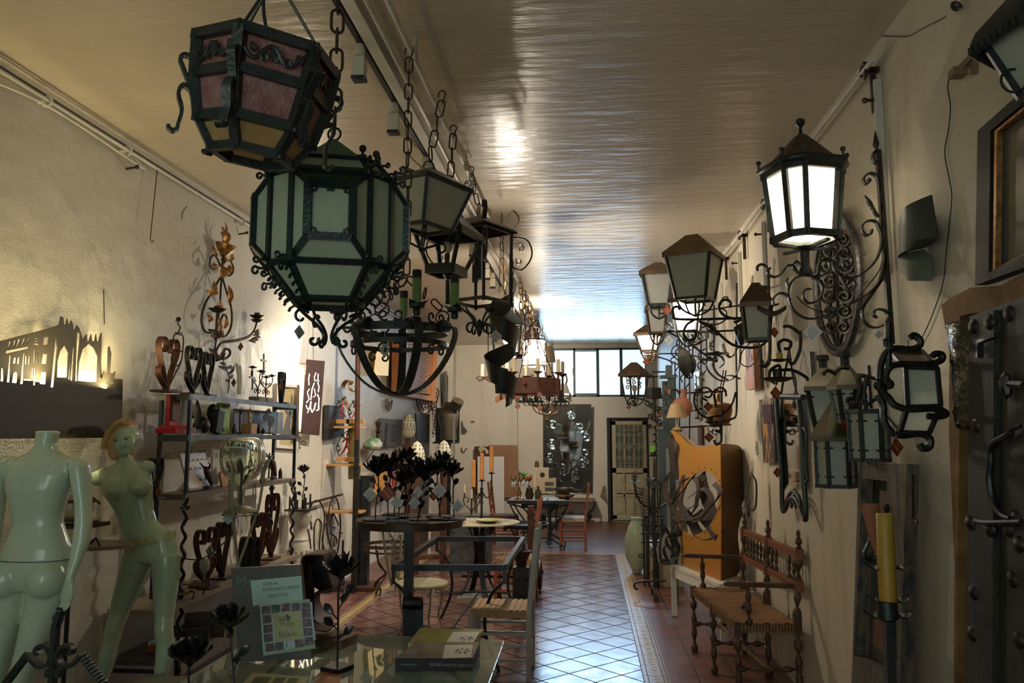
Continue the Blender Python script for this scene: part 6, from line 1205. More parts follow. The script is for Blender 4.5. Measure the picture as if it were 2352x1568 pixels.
def pierced(lab,u,v0,v1,y):
 c=PY(u,v1,y);hh=PY(u,v0,y).z-c.z;t=T('pierced_ceramic_lamp',lab,'lamp',c,'pierced ceramic lamps');mc_=mat('cream_ceramic',(.50,.47,.36),.4)
 prof=[(.09,0),(.14,.06),(.185,.2),(.2,.35),(.19,.55),(.15,.75),(.08,.92),(.0,1.0)];f=MB();sc_=hh
 f.lathe(c,[(r*sc_*1.45,z*sc_)for r,z in prof],24);t.p('body',f,mc_)
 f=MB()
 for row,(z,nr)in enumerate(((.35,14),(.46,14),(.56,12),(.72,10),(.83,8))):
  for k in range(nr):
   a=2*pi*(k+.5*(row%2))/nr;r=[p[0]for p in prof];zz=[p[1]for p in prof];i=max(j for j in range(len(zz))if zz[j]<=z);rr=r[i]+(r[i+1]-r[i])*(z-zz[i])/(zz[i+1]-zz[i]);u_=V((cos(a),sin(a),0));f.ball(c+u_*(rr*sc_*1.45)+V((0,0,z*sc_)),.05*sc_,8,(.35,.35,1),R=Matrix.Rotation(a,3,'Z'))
 t.p('hole_shade_ovals',f,mat('hole_shade',(.05,.03,.015),.9),smooth=0)  # solid dark ovals coloured as the shade inside the pierced openings
 f=MB();f.beam(c,V((c.x,c.y,0)),.08,.08);t.p('plinth',f,M['rust'],smooth=0)
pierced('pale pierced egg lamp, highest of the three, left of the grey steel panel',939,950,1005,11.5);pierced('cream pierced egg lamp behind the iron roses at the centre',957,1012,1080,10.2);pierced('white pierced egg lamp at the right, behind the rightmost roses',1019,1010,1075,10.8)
t=wallsheet('grey_steel_panel','tall narrow grey steel panel standing between two pierced lamps','panel',[(954,948),(987,951),(984,1250),(962,1250)],M['steel'],XL+.25,.03)
for u,v0,v1,y,lb in((990,943,1262,11.8,'left'),(1043,950,1205,13.2,'right')):a=PY(u,v0,y);b=PZ(u,v1,0);f=MB();f.beam(a,V((a.x,y,0)),.03,.03,(1,0,0));single('cream_post','thin cream wooden post standing near the left wall, '+lb+' one of two','post',f,M['white'],(a.x,y,0),smooth=0)
c=PY(1030,975,14.0);t=T('torso_sculpture','greenish bronze bust torso on a dark board at the far end of the left wall','sculpture',c-V((0,0,.3)));f=MB();f.loft([[c+V((w*cos(a),w*.55*sin(a),z))for a in[2*pi*i/14 for i in range(14)]]for w,z in((.15,-.27),(.14,-.1),(.18,.08),(.19,.18),(.15,.27),(.07,.33),(.07,.40))]);f.tube([c+V((.13,-.05,.3)),c+V((.19,-.12,.42))],[.10,.11],14);t.p('torso',f,mat('dull_bronze',(.17,.15,.10),.4,.5,(.10,.08,.06),4));f=MB();f.mm((c.x-.25,14.1,c.z-.32),(c.x+.18,14.14,c.z+.3));f.mm((c.x-.25,13.85,c.z-.33),(c.x+.18,14.14,c.z-.3));f.beam((c.x,14.1,c.z-.3),(c.x,14.1,0),.1,.06);t.p('board',f,M['steeld'],smooth=0)
g=onX(XL+.08);f=MB();f.plate(m3([(1018,858),(1024,852),(1026,930),(1020,944)],g),[],(.05,0,0));f.plate(m3([(1028,855),(1034,858),(1030,940),(1026,930)],g),[],(.03,0,0));f.tube([g(1023,852),g(1022,800)],.004,5);f.tube([g(1032,855),g(1032,800)],.004,5);single('metal_blades','pair of long grey metal blades on wires at the far left wall','wall art',f,M['steel'],g(1024,900),smooth=0)
q=PX(860,1032,-2.85);t=T('bracket_shelf','small wooden bracket shelf carrying the green glass dome','shelf',q);f=MB();f.box(q,(.25,.5,.02));t.p('board',f,M['wood'],smooth=0);f=MB();f.tube([q,q+V((-.14,0,-.2))],.006,5);t.p('bracket',f,IR)
t=T('glass_dome','round green and white glass dome lamp on the small wooden bracket shelf','lamp',q+V((0,-.05,.01)));f=MB();f.lathe(q+V((0,-.05,.012)),[(.10,0),(.12,.03),(.115,.08),(.08,.13),(.0,.155)],20);t.p('dome',f,mat('striped_green_glass',(.12,.25,.12),.1,0,(.45,.5,.42),9,mixw=(.45,.6)))
c=q+V((0,.17,.01));f=MB();f.lathe(c,[(.05,0),(.01,.02),(.012,.2),(.05,.23),(.015,.25),(.04,.34),(.04,.36)],12);single('iron_candlestick','dark turned candlestick right of the green glass dome','candlestick',f,M['ironb'],c)
q=PX(872,1125,-2.85);f=MB();f.box(q,(.22,1.5,.03));single('pine_shelf','pine wall shelf half hidden behind the bar table roses','shelf',f,M['pine'],q,smooth=0)
for u,w,h,m_,lb in((877,.12,.28,M['pine'],'yellowish box'),(888,.14,.33,mat('tan_box',(.4,.24,.12),.6),'tan box with a red top'),(898,.1,.2,M['red'],'bright red box')):b=PX(u,1000,-2.85);b=V((-2.85,b.y,q.z+.015));f=MB();f.box(b+V((0,0,h/2)),(.12,w*1.6,h));single('small_box',lb+' on the pine wall shelf behind the roses','box',f,m_,b,smooth=0)
# ================= SECOND ROUND TABLE, CANDLES =================
y2=8.9;z2_=.80;c2=PY(1100,1198,y2);t=T('oval_table','pale topped round metal table on four bowed flat iron legs','table',(c2.x,y2,0));f=MB();f.plate([V((c2.x-.03+.5*cos(a)*(1 if abs(cos(a))<.93 else .97),y2+.42*sin(a),z2_))for a in[2*pi*i/36 for i in range(36)]],[],(0,0,.012));t.p('top',f,mat('greyish_beige_top',(.34,.31,.22),.25),smooth=0)
for k in range(4):
 a=.5+k*pi/2;u=V((cos(a),sin(a),0));sd=u.cross(V((0,0,1)));f=MB();o0=V((c2.x,y2,0))
 f.strip(cr([o0+u*.30+V((0,0,.70)),o0+u*.38+V((0,0,.76)),o0+u*.30+V((0,0,.79)),o0+u*.14+V((0,0,.76)),o0+u*.07+V((0,0,.6)),o0+u*.06+V((0,0,.4)),o0+u*.14+V((0,0,.15)),o0+u*.22+V((0,0,.03))],6),.06,.01,sd);t.p('leg',f,M['steeld'])
f=MB();f.box((c2.x,y2,.015),(.42,.42,.03));t.p('foot_plate',f,mat('grey_slab',(.2,.19,.15),.6),smooth=0)
c=PY(1124,1196,y2-.1);t=T('ceramic_plate','cream glazed plate on the pale topped table','plate',(c.x,c.y,z2_+.008));f=MB();f.lathe((c.x,c.y,z2_+.007),[(.06,0),(.13,.03),(.15,.035),(.14,.028),(.07,.012),(0,.01)],24);t.p('dish',f,mat('yellow_cream_glaze',(.48,.44,.24),.15))
c=PY(1067,1203,y2-.25);f=MB();f.lathe((c.x-.1,y2-.22,z2_+.007),[(.05,0),(.12,.04),(.11,.04),(0,.01)],20);single('dark_bowl','dark shallow bowl on the pale topped table beside the bar table rim','bowl',f,M['ironb'],(c.x-.1,y2-.22,z2_+.007))
b=PY(1106,1196,y2+.1);t=T('candelabrum','black three-armed iron candelabrum holding orange candles of different heights','candelabrum',(b.x,y2+.1,z2_));f=MB();bx,by=b.x,y2+.1
f.lathe((bx,by,z2_+.007),[(.06,0),(.06,.01),(.015,.03),(.012,.18),(.022,.2),(.012,.23),(.02,.27),(.01,.3),(.016,.33),(.02,.36)],12);t.p('stem',f,IR)
sc3=1829/(y2+.1);cand=[]
for k,(u,vp,vt)in enumerate(((1088,1122,1057),(1107,1105,1041),(1129,1088,1026))):
 p=PY(u,vp,by);f=MB();pan(f,p,.045,.006,cup=.022,ch=.03)
 if k==1:f.tube([V((bx,by,z2_+.34)),p],.008,8)
 else:f.tube(cr([V((bx,by,z2_+.34)),V(((bx+p.x)/2,by,PY(u,1143,by).z)),V((p.x,by,PY(u,1130,by).z)),p],5),.008,8)
 t.p('arm',f,IR);q=PY(u,vt,by);s1=MB();s1.lathe(p+V((0,0,.02)),[(.024,0),(.023,q.z-p.z-.02),(.018,q.z-p.z-.018)],14);tt=single('pillar_candle','orange pillar candle in the black candelabrum, '+('left and lowest','middle','right and highest')[k]+' of three','candle',s1,M['candle'],p+V((0,0,.02)))
b=PY(1083,1200,10.6);g=onY(10.6);t=T('brass_candelabrum','small brown scrolled candelabrum with thin yellow candles left of the black one','candelabrum',(b.x,10.6,.75));f=MB()
for sx in(-1,1):
 f.tube(m3([tuple(q)[:2]for q in cr([V((1083+sx*a,v,0))for a,v in[(0,1185),(3,1170),(14,1160),(19,1148),(14,1141),(7,1145),(9,1152),(13,1150)]],5)],g),.008,6);f.tube(m3([(1083+sx*17,1141),(1083+sx*16,1132)],g),.01,6)
f.lathe(PY(1083,1192,10.6),[(.1,-.02),(.1,0),(.01,.02),(.01,.25),(.02,.27)],10);t.p('scrolls',f,M['ironb'])
for u,v0,v1,lb in((1067,1132,1112,'left'),(1083,1146,1115,'middle'),(1099,1130,1110,'right')):a=PY(u,v0,10.6);f=MB();f.tube([a,PY(u,v1,10.6)],.012,8);single('thin_candle','thin yellow candle in the small brown candelabrum, '+lb+' one','candle',f,M['wax'],a)
f=MB();f.box((b.x,10.6,.36),(.5,.4,.72));single('low_cabinet','dark low stand carrying the small brown candelabrum','stand',f,M['steel'],(b.x,10.6,0),smooth=0)
# ================= CHAIRS =================
def chair(lab,c,face,m,seatm,w=.40,d=.40,sh=.45,bh=.95,group=None,name='slatted_chair',splat=True,legw=.035):
 c=V(c);Rz=Matrix.Rotation(face,3,'Z');t=T(name,lab,'chair',c,group)
 def W(x,y,z):return c+Rz@V((x,y,z))
 for sx in(-1,1):
  f=MB();f.beam(W(sx*w/2,-d/2,0),W(sx*w/2,-d/2,sh-.01),legw,legw,Rz@V((0,1,0)));t.p('leg',f,m,smooth=0)
  f=MB();f.beam(W(sx*w/2,d/2,0),W(sx*w/2,d/2,sh),legw,legw,Rz@V((0,1,0)));f.beam(W(sx*w/2,d/2,sh),W(sx*w/2,d/2+.06,bh),legw,legw,Rz@V((0,1,0)));f.ball(W(sx*w/2,d/2+.06,bh),.02,8);t.p('leg',f,m,smooth=0)
 f=MB()
 for z in(.14,.24,.32):
  for sx in(-1,1):f.beam(W(sx*w/2,-d/2,z),W(sx*w/2,d/2,z),.018,.018)
 for z in(.2,):f.beam(W(-w/2,-d/2,z),W(w/2,-d/2,z),.018,.018);f.beam(W(-w/2,d/2,z),W(w/2,d/2,z),.018,.018)
 t.p('rungs',f,m,smooth=0)
 f=MB();R_=Rz
 for z in(sh+.15,sh+.28,sh+.42):
  if z<bh:f.box(W(0,d/2+.06*(z-sh)/(bh-sh),z),(w,.018,.06),R=R_)
 t.p('back_slats',f,m,smooth=0);f=MB();f.box(W(0,0,sh-.01),(w+.01,d+.01,.05),R=R_)
 for k in range(9):f.beam(W(-w/2,-d/2+.045*k+.02,sh+.016),W(w/2,-d/2+.045*k+.02,sh+.016),.03,.012)
 t.p('seat',f,seatm,smooth=0);return t
mgw=mat('grey_white_worn_paint',(.42,.43,.40),.5,0,(.36,.37,.34),8);mstr=mat('beige_woven_rope',(.44,.30,.15),.8,0,(.32,.2,.09),45,.6,50)
q=PZ(1168,1515,0);chair('grey white painted chair with woven rope seat, side on, right of the steel table frame',(-.65,6.15,0),radians(-90),mgw,mstr,.40,.42,.47,1.06)
chair('red brown chair with straw seat behind the grey white chair',(PZ(1193,1362,0).x,8.75,0),radians(-90),M['redwood'],M['rope'],.42,.40,.44,1.06)
chair('red wooden chair standing alone in front of the back wall, back turned right',(PY(1316,1200,12.6).x,12.75,0),radians(-90),M['redwood'],mat('pale_leather_seat',(.4,.3,.22),.3),.38,.38,.47,.98)
chair('red wooden chair at the left end of the back iron table',(PY(1158,1200,13).x,13.1,0),radians(90),M['redwood'],M['wood'],.38,.38,.46,1.0)
c=V((PY(893,1235,9.0).x,9.0,0));t=T('iron_stool_frame','round iron stool frame without seat, on curled bowed legs','stool frame',c);f=MB();f.strip(c3(c+V((0,0,.53)),.27,'z',36),.035,.01,(0,0,1),closed=True);f.strip(c3(c+V((0,0,.47)),.27,'z',36),.02,.01,(0,0,1),closed=True);t.p('rings',f,M['ironb'])
for k in range(3):a=k*2.09+.3;u=V((cos(a),sin(a),0));f=MB();f.tube(cr([c+u*.27+V((0,0,.5)),c+u*.22+V((0,0,.35)),c+u*.05+V((0,0,.22)),c+u*.2+V((0,0,.12)),c+u*.27+V((0,0,.04))]+[c+u*(.22+.05*cos(j*.6))+V((0,0,.05+.04*sin(j*.6)))for j in range(8)],4),.012,6);t.p('leg',f,M['ironb'])
mgc=mat('cream_green_painted_iron',(.33,.31,.20),.4,0,(.26,.24,.15),12);c=V((PY(968,1350,7.35).x,7.35,0));zs_=.42;t=T('garden_chair','small cream painted wrought iron garden chair with round seat and lacy back','chair',c);f=MB();f.lathe(c+V((0,0,zs_)),[(.24,-.02),(.245,-.01),(.24,.005),(.1,.012),(0,.012)],32);t.p('round_seat',f,mgc)
f=MB();
for k in range(28):a=2*pi*k/28;u=V((cos(a),sin(a),0));f.tube([c+u*.24+u.cross(V((0,0,1)))*(.02*cos(j*.9))+V((0,0,zs_-.03+.02*sin(j*.9)))for j in range(7)],.003,4)
t.p('lace_apron',f,mgc)
for k in range(4):a=k*pi/2+.6;u=V((cos(a),sin(a),0));f=MB();f.tube(cr([c+u*.21+V((0,0,zs_-.02)),c+u*.2+V((0,0,.25)),c+u*.17+V((0,0,.12)),c+u*.22+V((0,0,0))],4),.01,6);f.tube([c+u*.16+V((0,0,zs_-.09))+(u*cos(j*.5)+V((0,0,1))*sin(j*.5))*.03*(1-j/16)for j in range(13)],.005,5);t.p('leg',f,mgc)
f=MB();g=onY(7.4)
for pts in([(878,1212),(884,1260),(892,1310),(900,1345)],[(921,1225),(920,1265),(918,1310),(915,1340)],[(878,1212),(895,1220),(910,1240),(921,1225)]):f.tube(m3(pts,g),.012,6)
for k in range(7):v=1228+k*15;u=900+k*1.2;f.tube(m3([(u+(8-.4*i)*cos(i*.5),v+(8-.4*i)*sin(i*.5))for i in range(16)],g),.007,5);f.tube(m3([(u+4-(7-.4*i)*cos(i*.5),v+6-(7-.4*i)*sin(i*.5))for i in range(14)],g),.006,5)
t.p('lace_back',f,mgc)
f=MB();c=PZ(990,1282,0);f.box(c+V((0,0,.03)),(1.0,.12,.05),rz=.5);single('wooden_plank','short dark wooden plank on the floor behind the bar table','plank',f,M['wood'],c,smooth=0)
c=V((PY(1240,1262,9.3).x,9.3,0));t=T('wheeled_rack','rusty iron rack with small wheels behind the grey white chair','trolley',c)
for dx,r in((.0,.15),(-.05,.13)):
 f=MB();f.tube(c3(c+V((dx,dx*2,r+.02)),r,'x',24),.018,6,closed=True);
 for k in range(4):a=k*pi/4;f.beam(c+V((dx,dx*2-r*cos(a),r+.02-r*sin(a))),c+V((dx,dx*2+r*cos(a),r+.02+r*sin(a))),.014,.014)
 t.p('wheel',f,M['ironb'])
f=MB();f.beam(c+V((-.1,0,.15)),c+V((-.1,0,.95)),.05,.07,(1,0,0));f.beam(c+V((-.9,0,.15)),c+V((0,0,.15)),.03,.03)
for k in range(3):f.tube([c+V((-.06+.06*cos(j*.5)*(1-j/18),0,.55+.13*k+.06*sin(j*.5)*(1-j/18)))for j in range(14)],.012,5)
for k in range(2):f.tube([c+V((-.75+.13*k+.12*cos(j*.5)*(1-j/20),0,.2+.12*sin(j*.5)*(1-j/20)))for j in range(16)],.009,5)
t.p('upright',f,M['rust'])
c=V((PY(1207,1200,10.4).x,10.4,0));f=MB();f.lathe(c+V((0,0,.58)),[(.28,0),(.3,.03),(.3,.055),(.285,.055),(.28,.02),(0,.02)],30);t=T('round_tray_table','round dark iron tray table behind the red brown chair','table',c);t.p('tray',f,M['steeld'])
for k in range(3):a=k*2.09+.5;f=MB();f.tube([c+V((.25*cos(a),.25*sin(a),.58)),c+V((.08*cos(a),.08*sin(a),.3)),c+V((.25*cos(a),.25*sin(a),0))],.01,6);t.p('leg',f,IR)
c=PY(1202,1230,8.4);f=MB();f.lathe((c.x,8.15,.455),[(.05,0),(.06,.05),(.09,.13),(.10,.15),(.085,.15),(.04,.02)],20);single('dark_pot','dark flared pot above the straw seat chair','pot',f,M['ironb'],(c.x,8.15,.455));f=MB();f.box((c.x,8.15,.225),(.16,.16,.45));single('pot_stand','small dark stand under the flared pot','stand',f,IR,(c.x,8.15,0),smooth=0)
# ================= BACK TABLES =================
yq=12.45;x0=PY(1166,1148,yq).x;x1=PY(1309,1148,yq).x;t=T('iron_rectangular_table','rectangular iron table with curved tangled legs in front of the back wall','table',((x0+x1)/2,yq,0));zt2=.745
f=MB();f.mm((x0,yq,zt2-.02),(x1,yq+.75,zt2+.01));t.p('top',f,mat('zinc_grey_top',(.28,.28,.26),.35),smooth=0);f=MB();f.mm((x0+.2,yq+.15,zt2-.12),(x1-.2,yq+.17,zt2-.02));f.mm((x0-.01,yq-.012,zt2-.04),(x1+.01,yq,zt2+.012));t.p('apron',f,M['steeld'],smooth=0)
for sx in(0,1):
 for yy in(yq+.08,yq+.62):
  X0=x1 if sx else x0;s=-1 if sx else 1;f=MB()
  f.tube(cr([V((X0+s*.02,yy,zt2-.03)),V((X0+s*.10,yy,.55)),V((X0+s*.28,yy,.3)),V((X0+s*.34,yy,.22)),V((X0+s*.18,yy,.1)),V((X0+s*.10,yy,.06)),V((X0+s*.10,yy,.0))],6),.012,6)
  f.tube(cr([V((X0+s*.05,yy,zt2-.06)),V((X0+s*.22,yy,.64)),V((X0+s*.33,yy,.5)),V((X0+s*.33,yy,.25))],6),.012,6);f.beam(V((X0+s*.33,yy,.72)),V((X0+s*.33,yy,.08)),.03,.03,(1,0,0));f.tube(c3((X0+s*.33,yy,.12),.04,'y',14),.008,6,closed=True);t.p('leg',f,M['irong'])
f=MB();f.beam((x0+.33,yq+.35,.15),(x1-.33,yq+.35,.15),.02,.02);f.beam((x0+.33,yq+.08,.12),(x0+.33,yq+.62,.12),.02,.02);t.p('stretcher',f,M['irong'],smooth=0)
zq=zt2+.011
c=V((PY(1193,1140,yq+.2).x,yq+.2,zq));t=T('crystal_candelabrum','brass table candelabrum hung with clear crystal drops','candelabrum',c);f=MB();f.lathe(c,[(.09,0),(.08,.012),(.03,.03),(.02,.05),(.035,.08),(.035,.11),(.02,.13),(.012,.2),(.02,.23),(.01,.36),(.02,.4),(.0,.45)],14);t.p('stem',f,M['brass'])
f=MB();d=MB()
for k in range(5):a=2*pi*k/5;u=V((cos(a),sin(a),0));f.tube(cr([c+V((0,0,.22)),c+u*.07+V((0,0,.24)),c+u*.11+V((0,0,.3))],4),.007,6);f.lathe(c+u*.11+V((0,0,.3)),[(.02,0),(.04,.02),(.03,.05),(.03,.055)],10);[d.lathe(c+u*(.11)+V((.022*cos(j*1.57),.022*sin(j*1.57),.19)),[(.001,0),(.008,.02),(.008,.09),(.002,.11)],6)for j in range(3)]
t.p('arm_cups',f,M['brass']);t.p('crystal_drops',d,mat('crystal',(.7,.72,.7),.05,.3))
def potlike(name,lab,cat,u,y,prof,m,z=zq,extra=None):
 c=V((PY(u,1140,y).x,y,z));t=T(name,lab,cat,c);f=MB();f.lathe(c,prof,16);t.p('body',f,m)
 if extra:f=MB();extra(f,c);t.p('handles',f,m)
 return t
potlike('brown_bottle','small dark glass bottle beside the beige projector','bottle',1236,yq+.25,[(.045,0),(.05,.02),(.05,.12),(.02,.16),(.02,.2),(.024,.2)],mat('dark_bottle',(.05,.04,.015),.1))
potlike('dark_jug','dark tilted jug left of the bottle on the iron table','jug',1216,yq+.3,[(.05,0),(.07,.06),(.05,.14),(.055,.17)],M['ironb'])
potlike('enamel_pan','brass rimmed grey pan with two handles on the iron table','pan',1297,yq+.3,[(.07,0),(.13,.04),(.17,.08),(.175,.085),(.16,.08),(.0,.01)],M['brass'],extra=lambda f,c:[f.beam(c+V((s*.16,0,.08)),c+V((s*.26,0,.085)),.05,.012)for s in(-1,1)])
potlike('frying_pan','upper grey metal pan stacked on the brass rimmed pan','pan',1294,yq+.42,[(.11,.10),(.15,.14),(.155,.17),(.145,.17),(.1,.11),(0,.105)],M['steel'],extra=lambda f,c:f.beam(c+V((.1,0,.16)),c+V((.28,0,.13)),.02,.01))
c=V((PY(1228,1140,yq+.1).x,yq+.1,zq));f=MB();f.tube([c+V((0,0,.2)),c+V((0,0,.42))],.022,10);single('ivory_candle','ivory candle in a thin holder on the iron table','candle',f,M['wax'],c+V((0,0,.2)));f=MB();f.lathe(c,[(.06,0),(.01,.01),(.006,.2),(.02,.205)],10);single('candle_stick','thin clear stem holding the ivory candle on the iron table','candlestick',f,M['frost'],c)
for u0,u1,m_,lb in((1240,1258,mat('turquoise_folder',(.15,.42,.42),.5),'turquoise folder'),(1255,1298,M['paper'],'white open papers')):a=PY(u0,1144,yq);b=PY(u1,1144,yq);f=MB();f.mm((a.x,yq+.08,zq),(b.x,yq+.3,zq+.006));single('folder' if 'folder' in lb else 'papers',lb+' lying on the iron table','paper',f,m_,(a.x,yq+.1,zq),smooth=0)
yp=15.2;t=T('projector_stand','thin legged stand carrying the two beige projectors','stand',(PY(1255,1130,yp).x,yp,0));xp=PY(1247,1130,yp).x;zp_=PY(1247,1131,yp).z;f=MB();f.mm((xp-.3,yp-.2,zp_-.03),(xp+.3,yp+.2,zp_));t.p('top',f,M['steel'],smooth=0)
for sx in(-.25,.25):
 for sy in(-.15,.15):f=MB();f.beam((xp+sx,yp+sy,0),(xp+sx,yp+sy,zp_-.03),.03,.03,(1,0,0));t.p('leg',f,M['steeld'],smooth=0)
mbg=mat('beige_device',(.42,.33,.22),.45)
t=T('beige_projector','lower wide beige projector box with vents','projector',(xp,yp,zp_));f=MB();f.mm((xp-.27,yp-.18,zp_+.001),(xp+.25,yp+.18,zp_+.27));t.p('case',f,mbg,smooth=0);f=MB();[f.box((xp+.13,yp-.185,zp_+.08+.1*k),(.16,.01,.06))for k in range(2)];t.p('vents',f,M['steel'],smooth=0)
t=T('beige_projector','upper beige slide projector with a round lens and dark end','projector',(xp,yp,zp_+.27));f=MB();f.mm((xp-.18,yp-.15,zp_+.272),(xp+.12,yp+.15,zp_+.46));t.p('case',f,mbg,smooth=0);f=MB();f.lathe((xp+.0,yp-.15,zp_+.34),[(.045,0),(.045,.01)],16,(0,-1,0));f.mm((xp+.12,yp-.1,zp_+.3),(xp+.2,yp+.1,zp_+.44));t.p('lens',f,M['black'],smooth=0)
c=PY(1213,1096,14.8);f=MB();f.ball(c,.08,12);f.ball(c+V((-.1,0,.06)),.045,10);single('green_ornament','green and red round ornament left of the beige projectors','ornament',f,mat('green_red_paint',(.06,.2,.03),.35,0,(.4,.06,.03),6,mixw=(.5,.6)),c);f=MB();f.beam((c.x,14.8,0),c-V((0,0,.05)),.03,.03);f.lathe((c.x,14.8,0),[(.15,0),(.15,.02)],14);single('ornament_pole','dark pole under the green and red ornament','pole',f,IR,(c.x,14.8,0),smooth=0)
c=PY(1233,1075,15.9);f=MB();f.lathe(c-V((0,0,.1)),[(.04,0),(.045,.1),(.04,.22),(.01,.25)],12);f.beam((c.x,15.9,0),c-V((0,0,.1)),.03,.03);single('bronze_cylinder','dark bronze cylinder standing behind the beige projectors','ornament',f,M['brass'],(c.x,15.9,0))
yv=16.4;t=T('iron_console','low iron console with curled legs and a mosaic top at the back wall','console table',(PY(1335,1195,yv).x,yv,0));a=PY(1225,1145,yv);b=PY(1367,1145,yv);f=MB();f.mm((a.x,yv,a.z-.03),(b.x,yv+.35,a.z));t.p('top',f,mat('mosaic_top',(.25,.2,.08),.4,0,(.12,.10,.06),40),smooth=0)
for x,s in((b.x-.02,-1),(a.x+.02,1)):
 for yy in(yv+.03,yv+.3):f=MB();f.tube(cr([V((x,yy,a.z-.03)),V((x+s*.02,yy,a.z-.2)),V((x+s*.22,yy,a.z-.4))]+[V((x+s*(.15-.09*cos(j*.6)*(1-j/18)),yy,.09+.085*sin(2.4+j*.6)*(1-j/22)))for j in range(12)],4),.014,6);f.beam((x+s*.15,yy,0),(x+s*.15,yy,.02),.03,.03);t.p('leg',f,M['irong'])
f=MB();f.beam((a.x+.2,yv+.03,.19),(b.x-.2,yv+.03,.19),.016,.016);f.beam((a.x+.2,yv+.03,.13),(b.x-.2,yv+.03,.13),.016,.016);t.p('stretcher',f,M['irong'],smooth=0)
ptag('tiny red diamond tag hanging from the right corner of the iron table',PY(1309,1156,12.3),.06,'red',text=False)
# ================= BACK WALL ITEMS =================
yw=YB-.16;g=onP(PY(1303,1130,YB-.05),(0,1,.085));t=T('scroll_mirror_panel','tall black panel on the back wall with mirror cut in swirling scroll shapes','mirror',PY(1303,1130,yw));f=MB();f.plate(m3([(1247,928),(1358,928),(1360,1130),(1248,1129)],g),[],(0,.03,0));t.p('black_panel',f,mat('black_lacquer',(.018,.018,.018),.35,0,(.05,.045,.03),5),smooth=0)
g2=onP(PY(1303,1130,YB-.072),(0,1,.085));f=MB();sm=lambda L_:m3([tuple(q)[:2]for q in cr([V((a,b,0))for a,b in L_],4,True)],g2)
f.plate(sm([(1272,985),(1280,972),(1296,976),(1304,962),(1318,968),(1330,985),(1338,1000),(1336,1030),(1330,1055),(1318,1072),(1306,1078),(1296,1066),(1288,1040),(1284,1010)]),[],(0,.004,0));t.p('mirror_centre',f,M['mirror'],smooth=0)
f=MB()
for u,v,r,a0,tn in((1270,976,13,150,1.3),(1312,955,10,200,1.5),(1332,980,13,30,1.4),(1268,1018,12,60,1.6),(1262,1050,13,40,1.6),(1294,1080,16,200,1.7),(1338,1062,13,300,1.6),(1321,1079,7,0,1.3),(1320,1099,9,300,1.5),(1346,1005,10,250,1.2),(1345,1040,12,90,1.1)):
 f.strip(m3(spir(u,v,r,a0,tn,r*.12,16),g2),.004,.042,(0,1,0));f.cut()
for L_ in([(1272,990),(1284,1005),(1288,1030)],[(1262,1062),(1280,1066),(1292,1060)],[(1318,1072),(1314,1085),(1320,1108)],[(1345,950),(1354,965),(1350,985),(1344,995)],[(1280,1092),(1290,1105),(1300,1100)]):f.strip(m3([tuple(q)[:2]for q in cr([V((a,b,0))for a,b in L_],4)],g2),.004,.035,(0,1,0));f.cut()
t.p('mirror_scrolls',f,M['mirror'],smooth=0)
def stand(name,lab,cat,quad,m,y,th=.03):
 f=MB();f.plate(m3(quad,onY(y)),[],(0,th,0));return single(name,lab,cat,f,m,PY(*quad[3],y),smooth=0)
stand('brown_board','large plain brown board leaning on the back wall behind the candles','board',[(1122,1022),(1190,1022),(1191,1142),(1124,1142)],mat('brown_hardboard',(.30,.16,.09),.6,0,(.26,.13,.07),3),YB-.09)
stand('white_board','white rectangular board standing in front of the brown board','board',[(1097,1048),(1158,1048),(1158,1193),(1097,1193)],mat('white_board',(.62,.62,.60),.5),YB-.3,.04)
stand('framed_canvas','dark red framed canvas partly hidden behind the white board','picture',[(1090,1025),(1124,1025),(1124,1140),(1090,1140)],M['rust'],YB-.13)
f=MB();g3=onY(YB-.16)
for k in range(6):f.tube(m3([tuple(q)[:2]for q in cr([V((a,b,0))for a,b in((1098+k,1030+2*k),(1106+k*2,1026+k),(1116,1030+k*2),(1122,1036+k))],4)],g3),.008,5)
single('straw_bundle','pale bundle of bent straw at the top of the red framed canvas','ornament',f,M['wax'],g3(1110,1032))
f=MB();g3=onY(YB-.04);f.strip(m3([(1060,1028),(1060,1033),(1063,1038),(1068,1037),(1070,1030),(1073,1029)],g3),.03,.012,(0,1,0));single('wall_hook','black iron hook on the left part of the back wall','hook',f,M['black'],g3(1066,1033));f=MB();f.plate(m3([(1061,966),(1064,978),(1073,990),(1069,995),(1061,994)],g3),[],(0,.06,0));single('wall_horn','small grey cone shaped piece on the back wall above the iron hook','wall ornament',f,M['steel'],g3(1066,985),smooth=0)
# ================= RIGHT WALL: LANTERN BRACKETS =================
def crv(L_,g,k=5):return m3([tuple(q)[:2]for q in cr([V((a,b,0))for a,b in L_],k)],g)
mpk=mat('brown_roof_sheet',(.12,.075,.04),.5,.4,(.07,.045,.03),8)
def conduit(lab,u,v0,v1,w=.02,x=XR-.02,bolt=True,g=None):
 a=PX(u,v0,x);z1=PX(u,v1,x).z;t=T('wall_conduit',lab,'conduit',V((x,a.y,z1)),g);f=MB();f.beam(a,V((x,a.y,z1)),w,w,(1,0,0));t.p('tube',f,M['white'],smooth=0)
 if bolt:f=MB();f.tube([a-V((0,0,.1)),a+V((-.06,0,-.1))],.008,6);f.ball(a+V((-.06,0,-.1)),.015,8);t.p('bolt',f,M['ironb'])
zpR=PX(2003,138,XR-.07).z
pr=T('wall_pipe','white metal pipe running high along the right wall','pipe',(XR-.07,8,zpR));f=MB();f.tube([V((XR-.07,PX(2003,138,XR-.07).y,zpR)),V((XR-.07,YB-.4,zpR))],.013,8);pr.p('tube',f,M['white'])
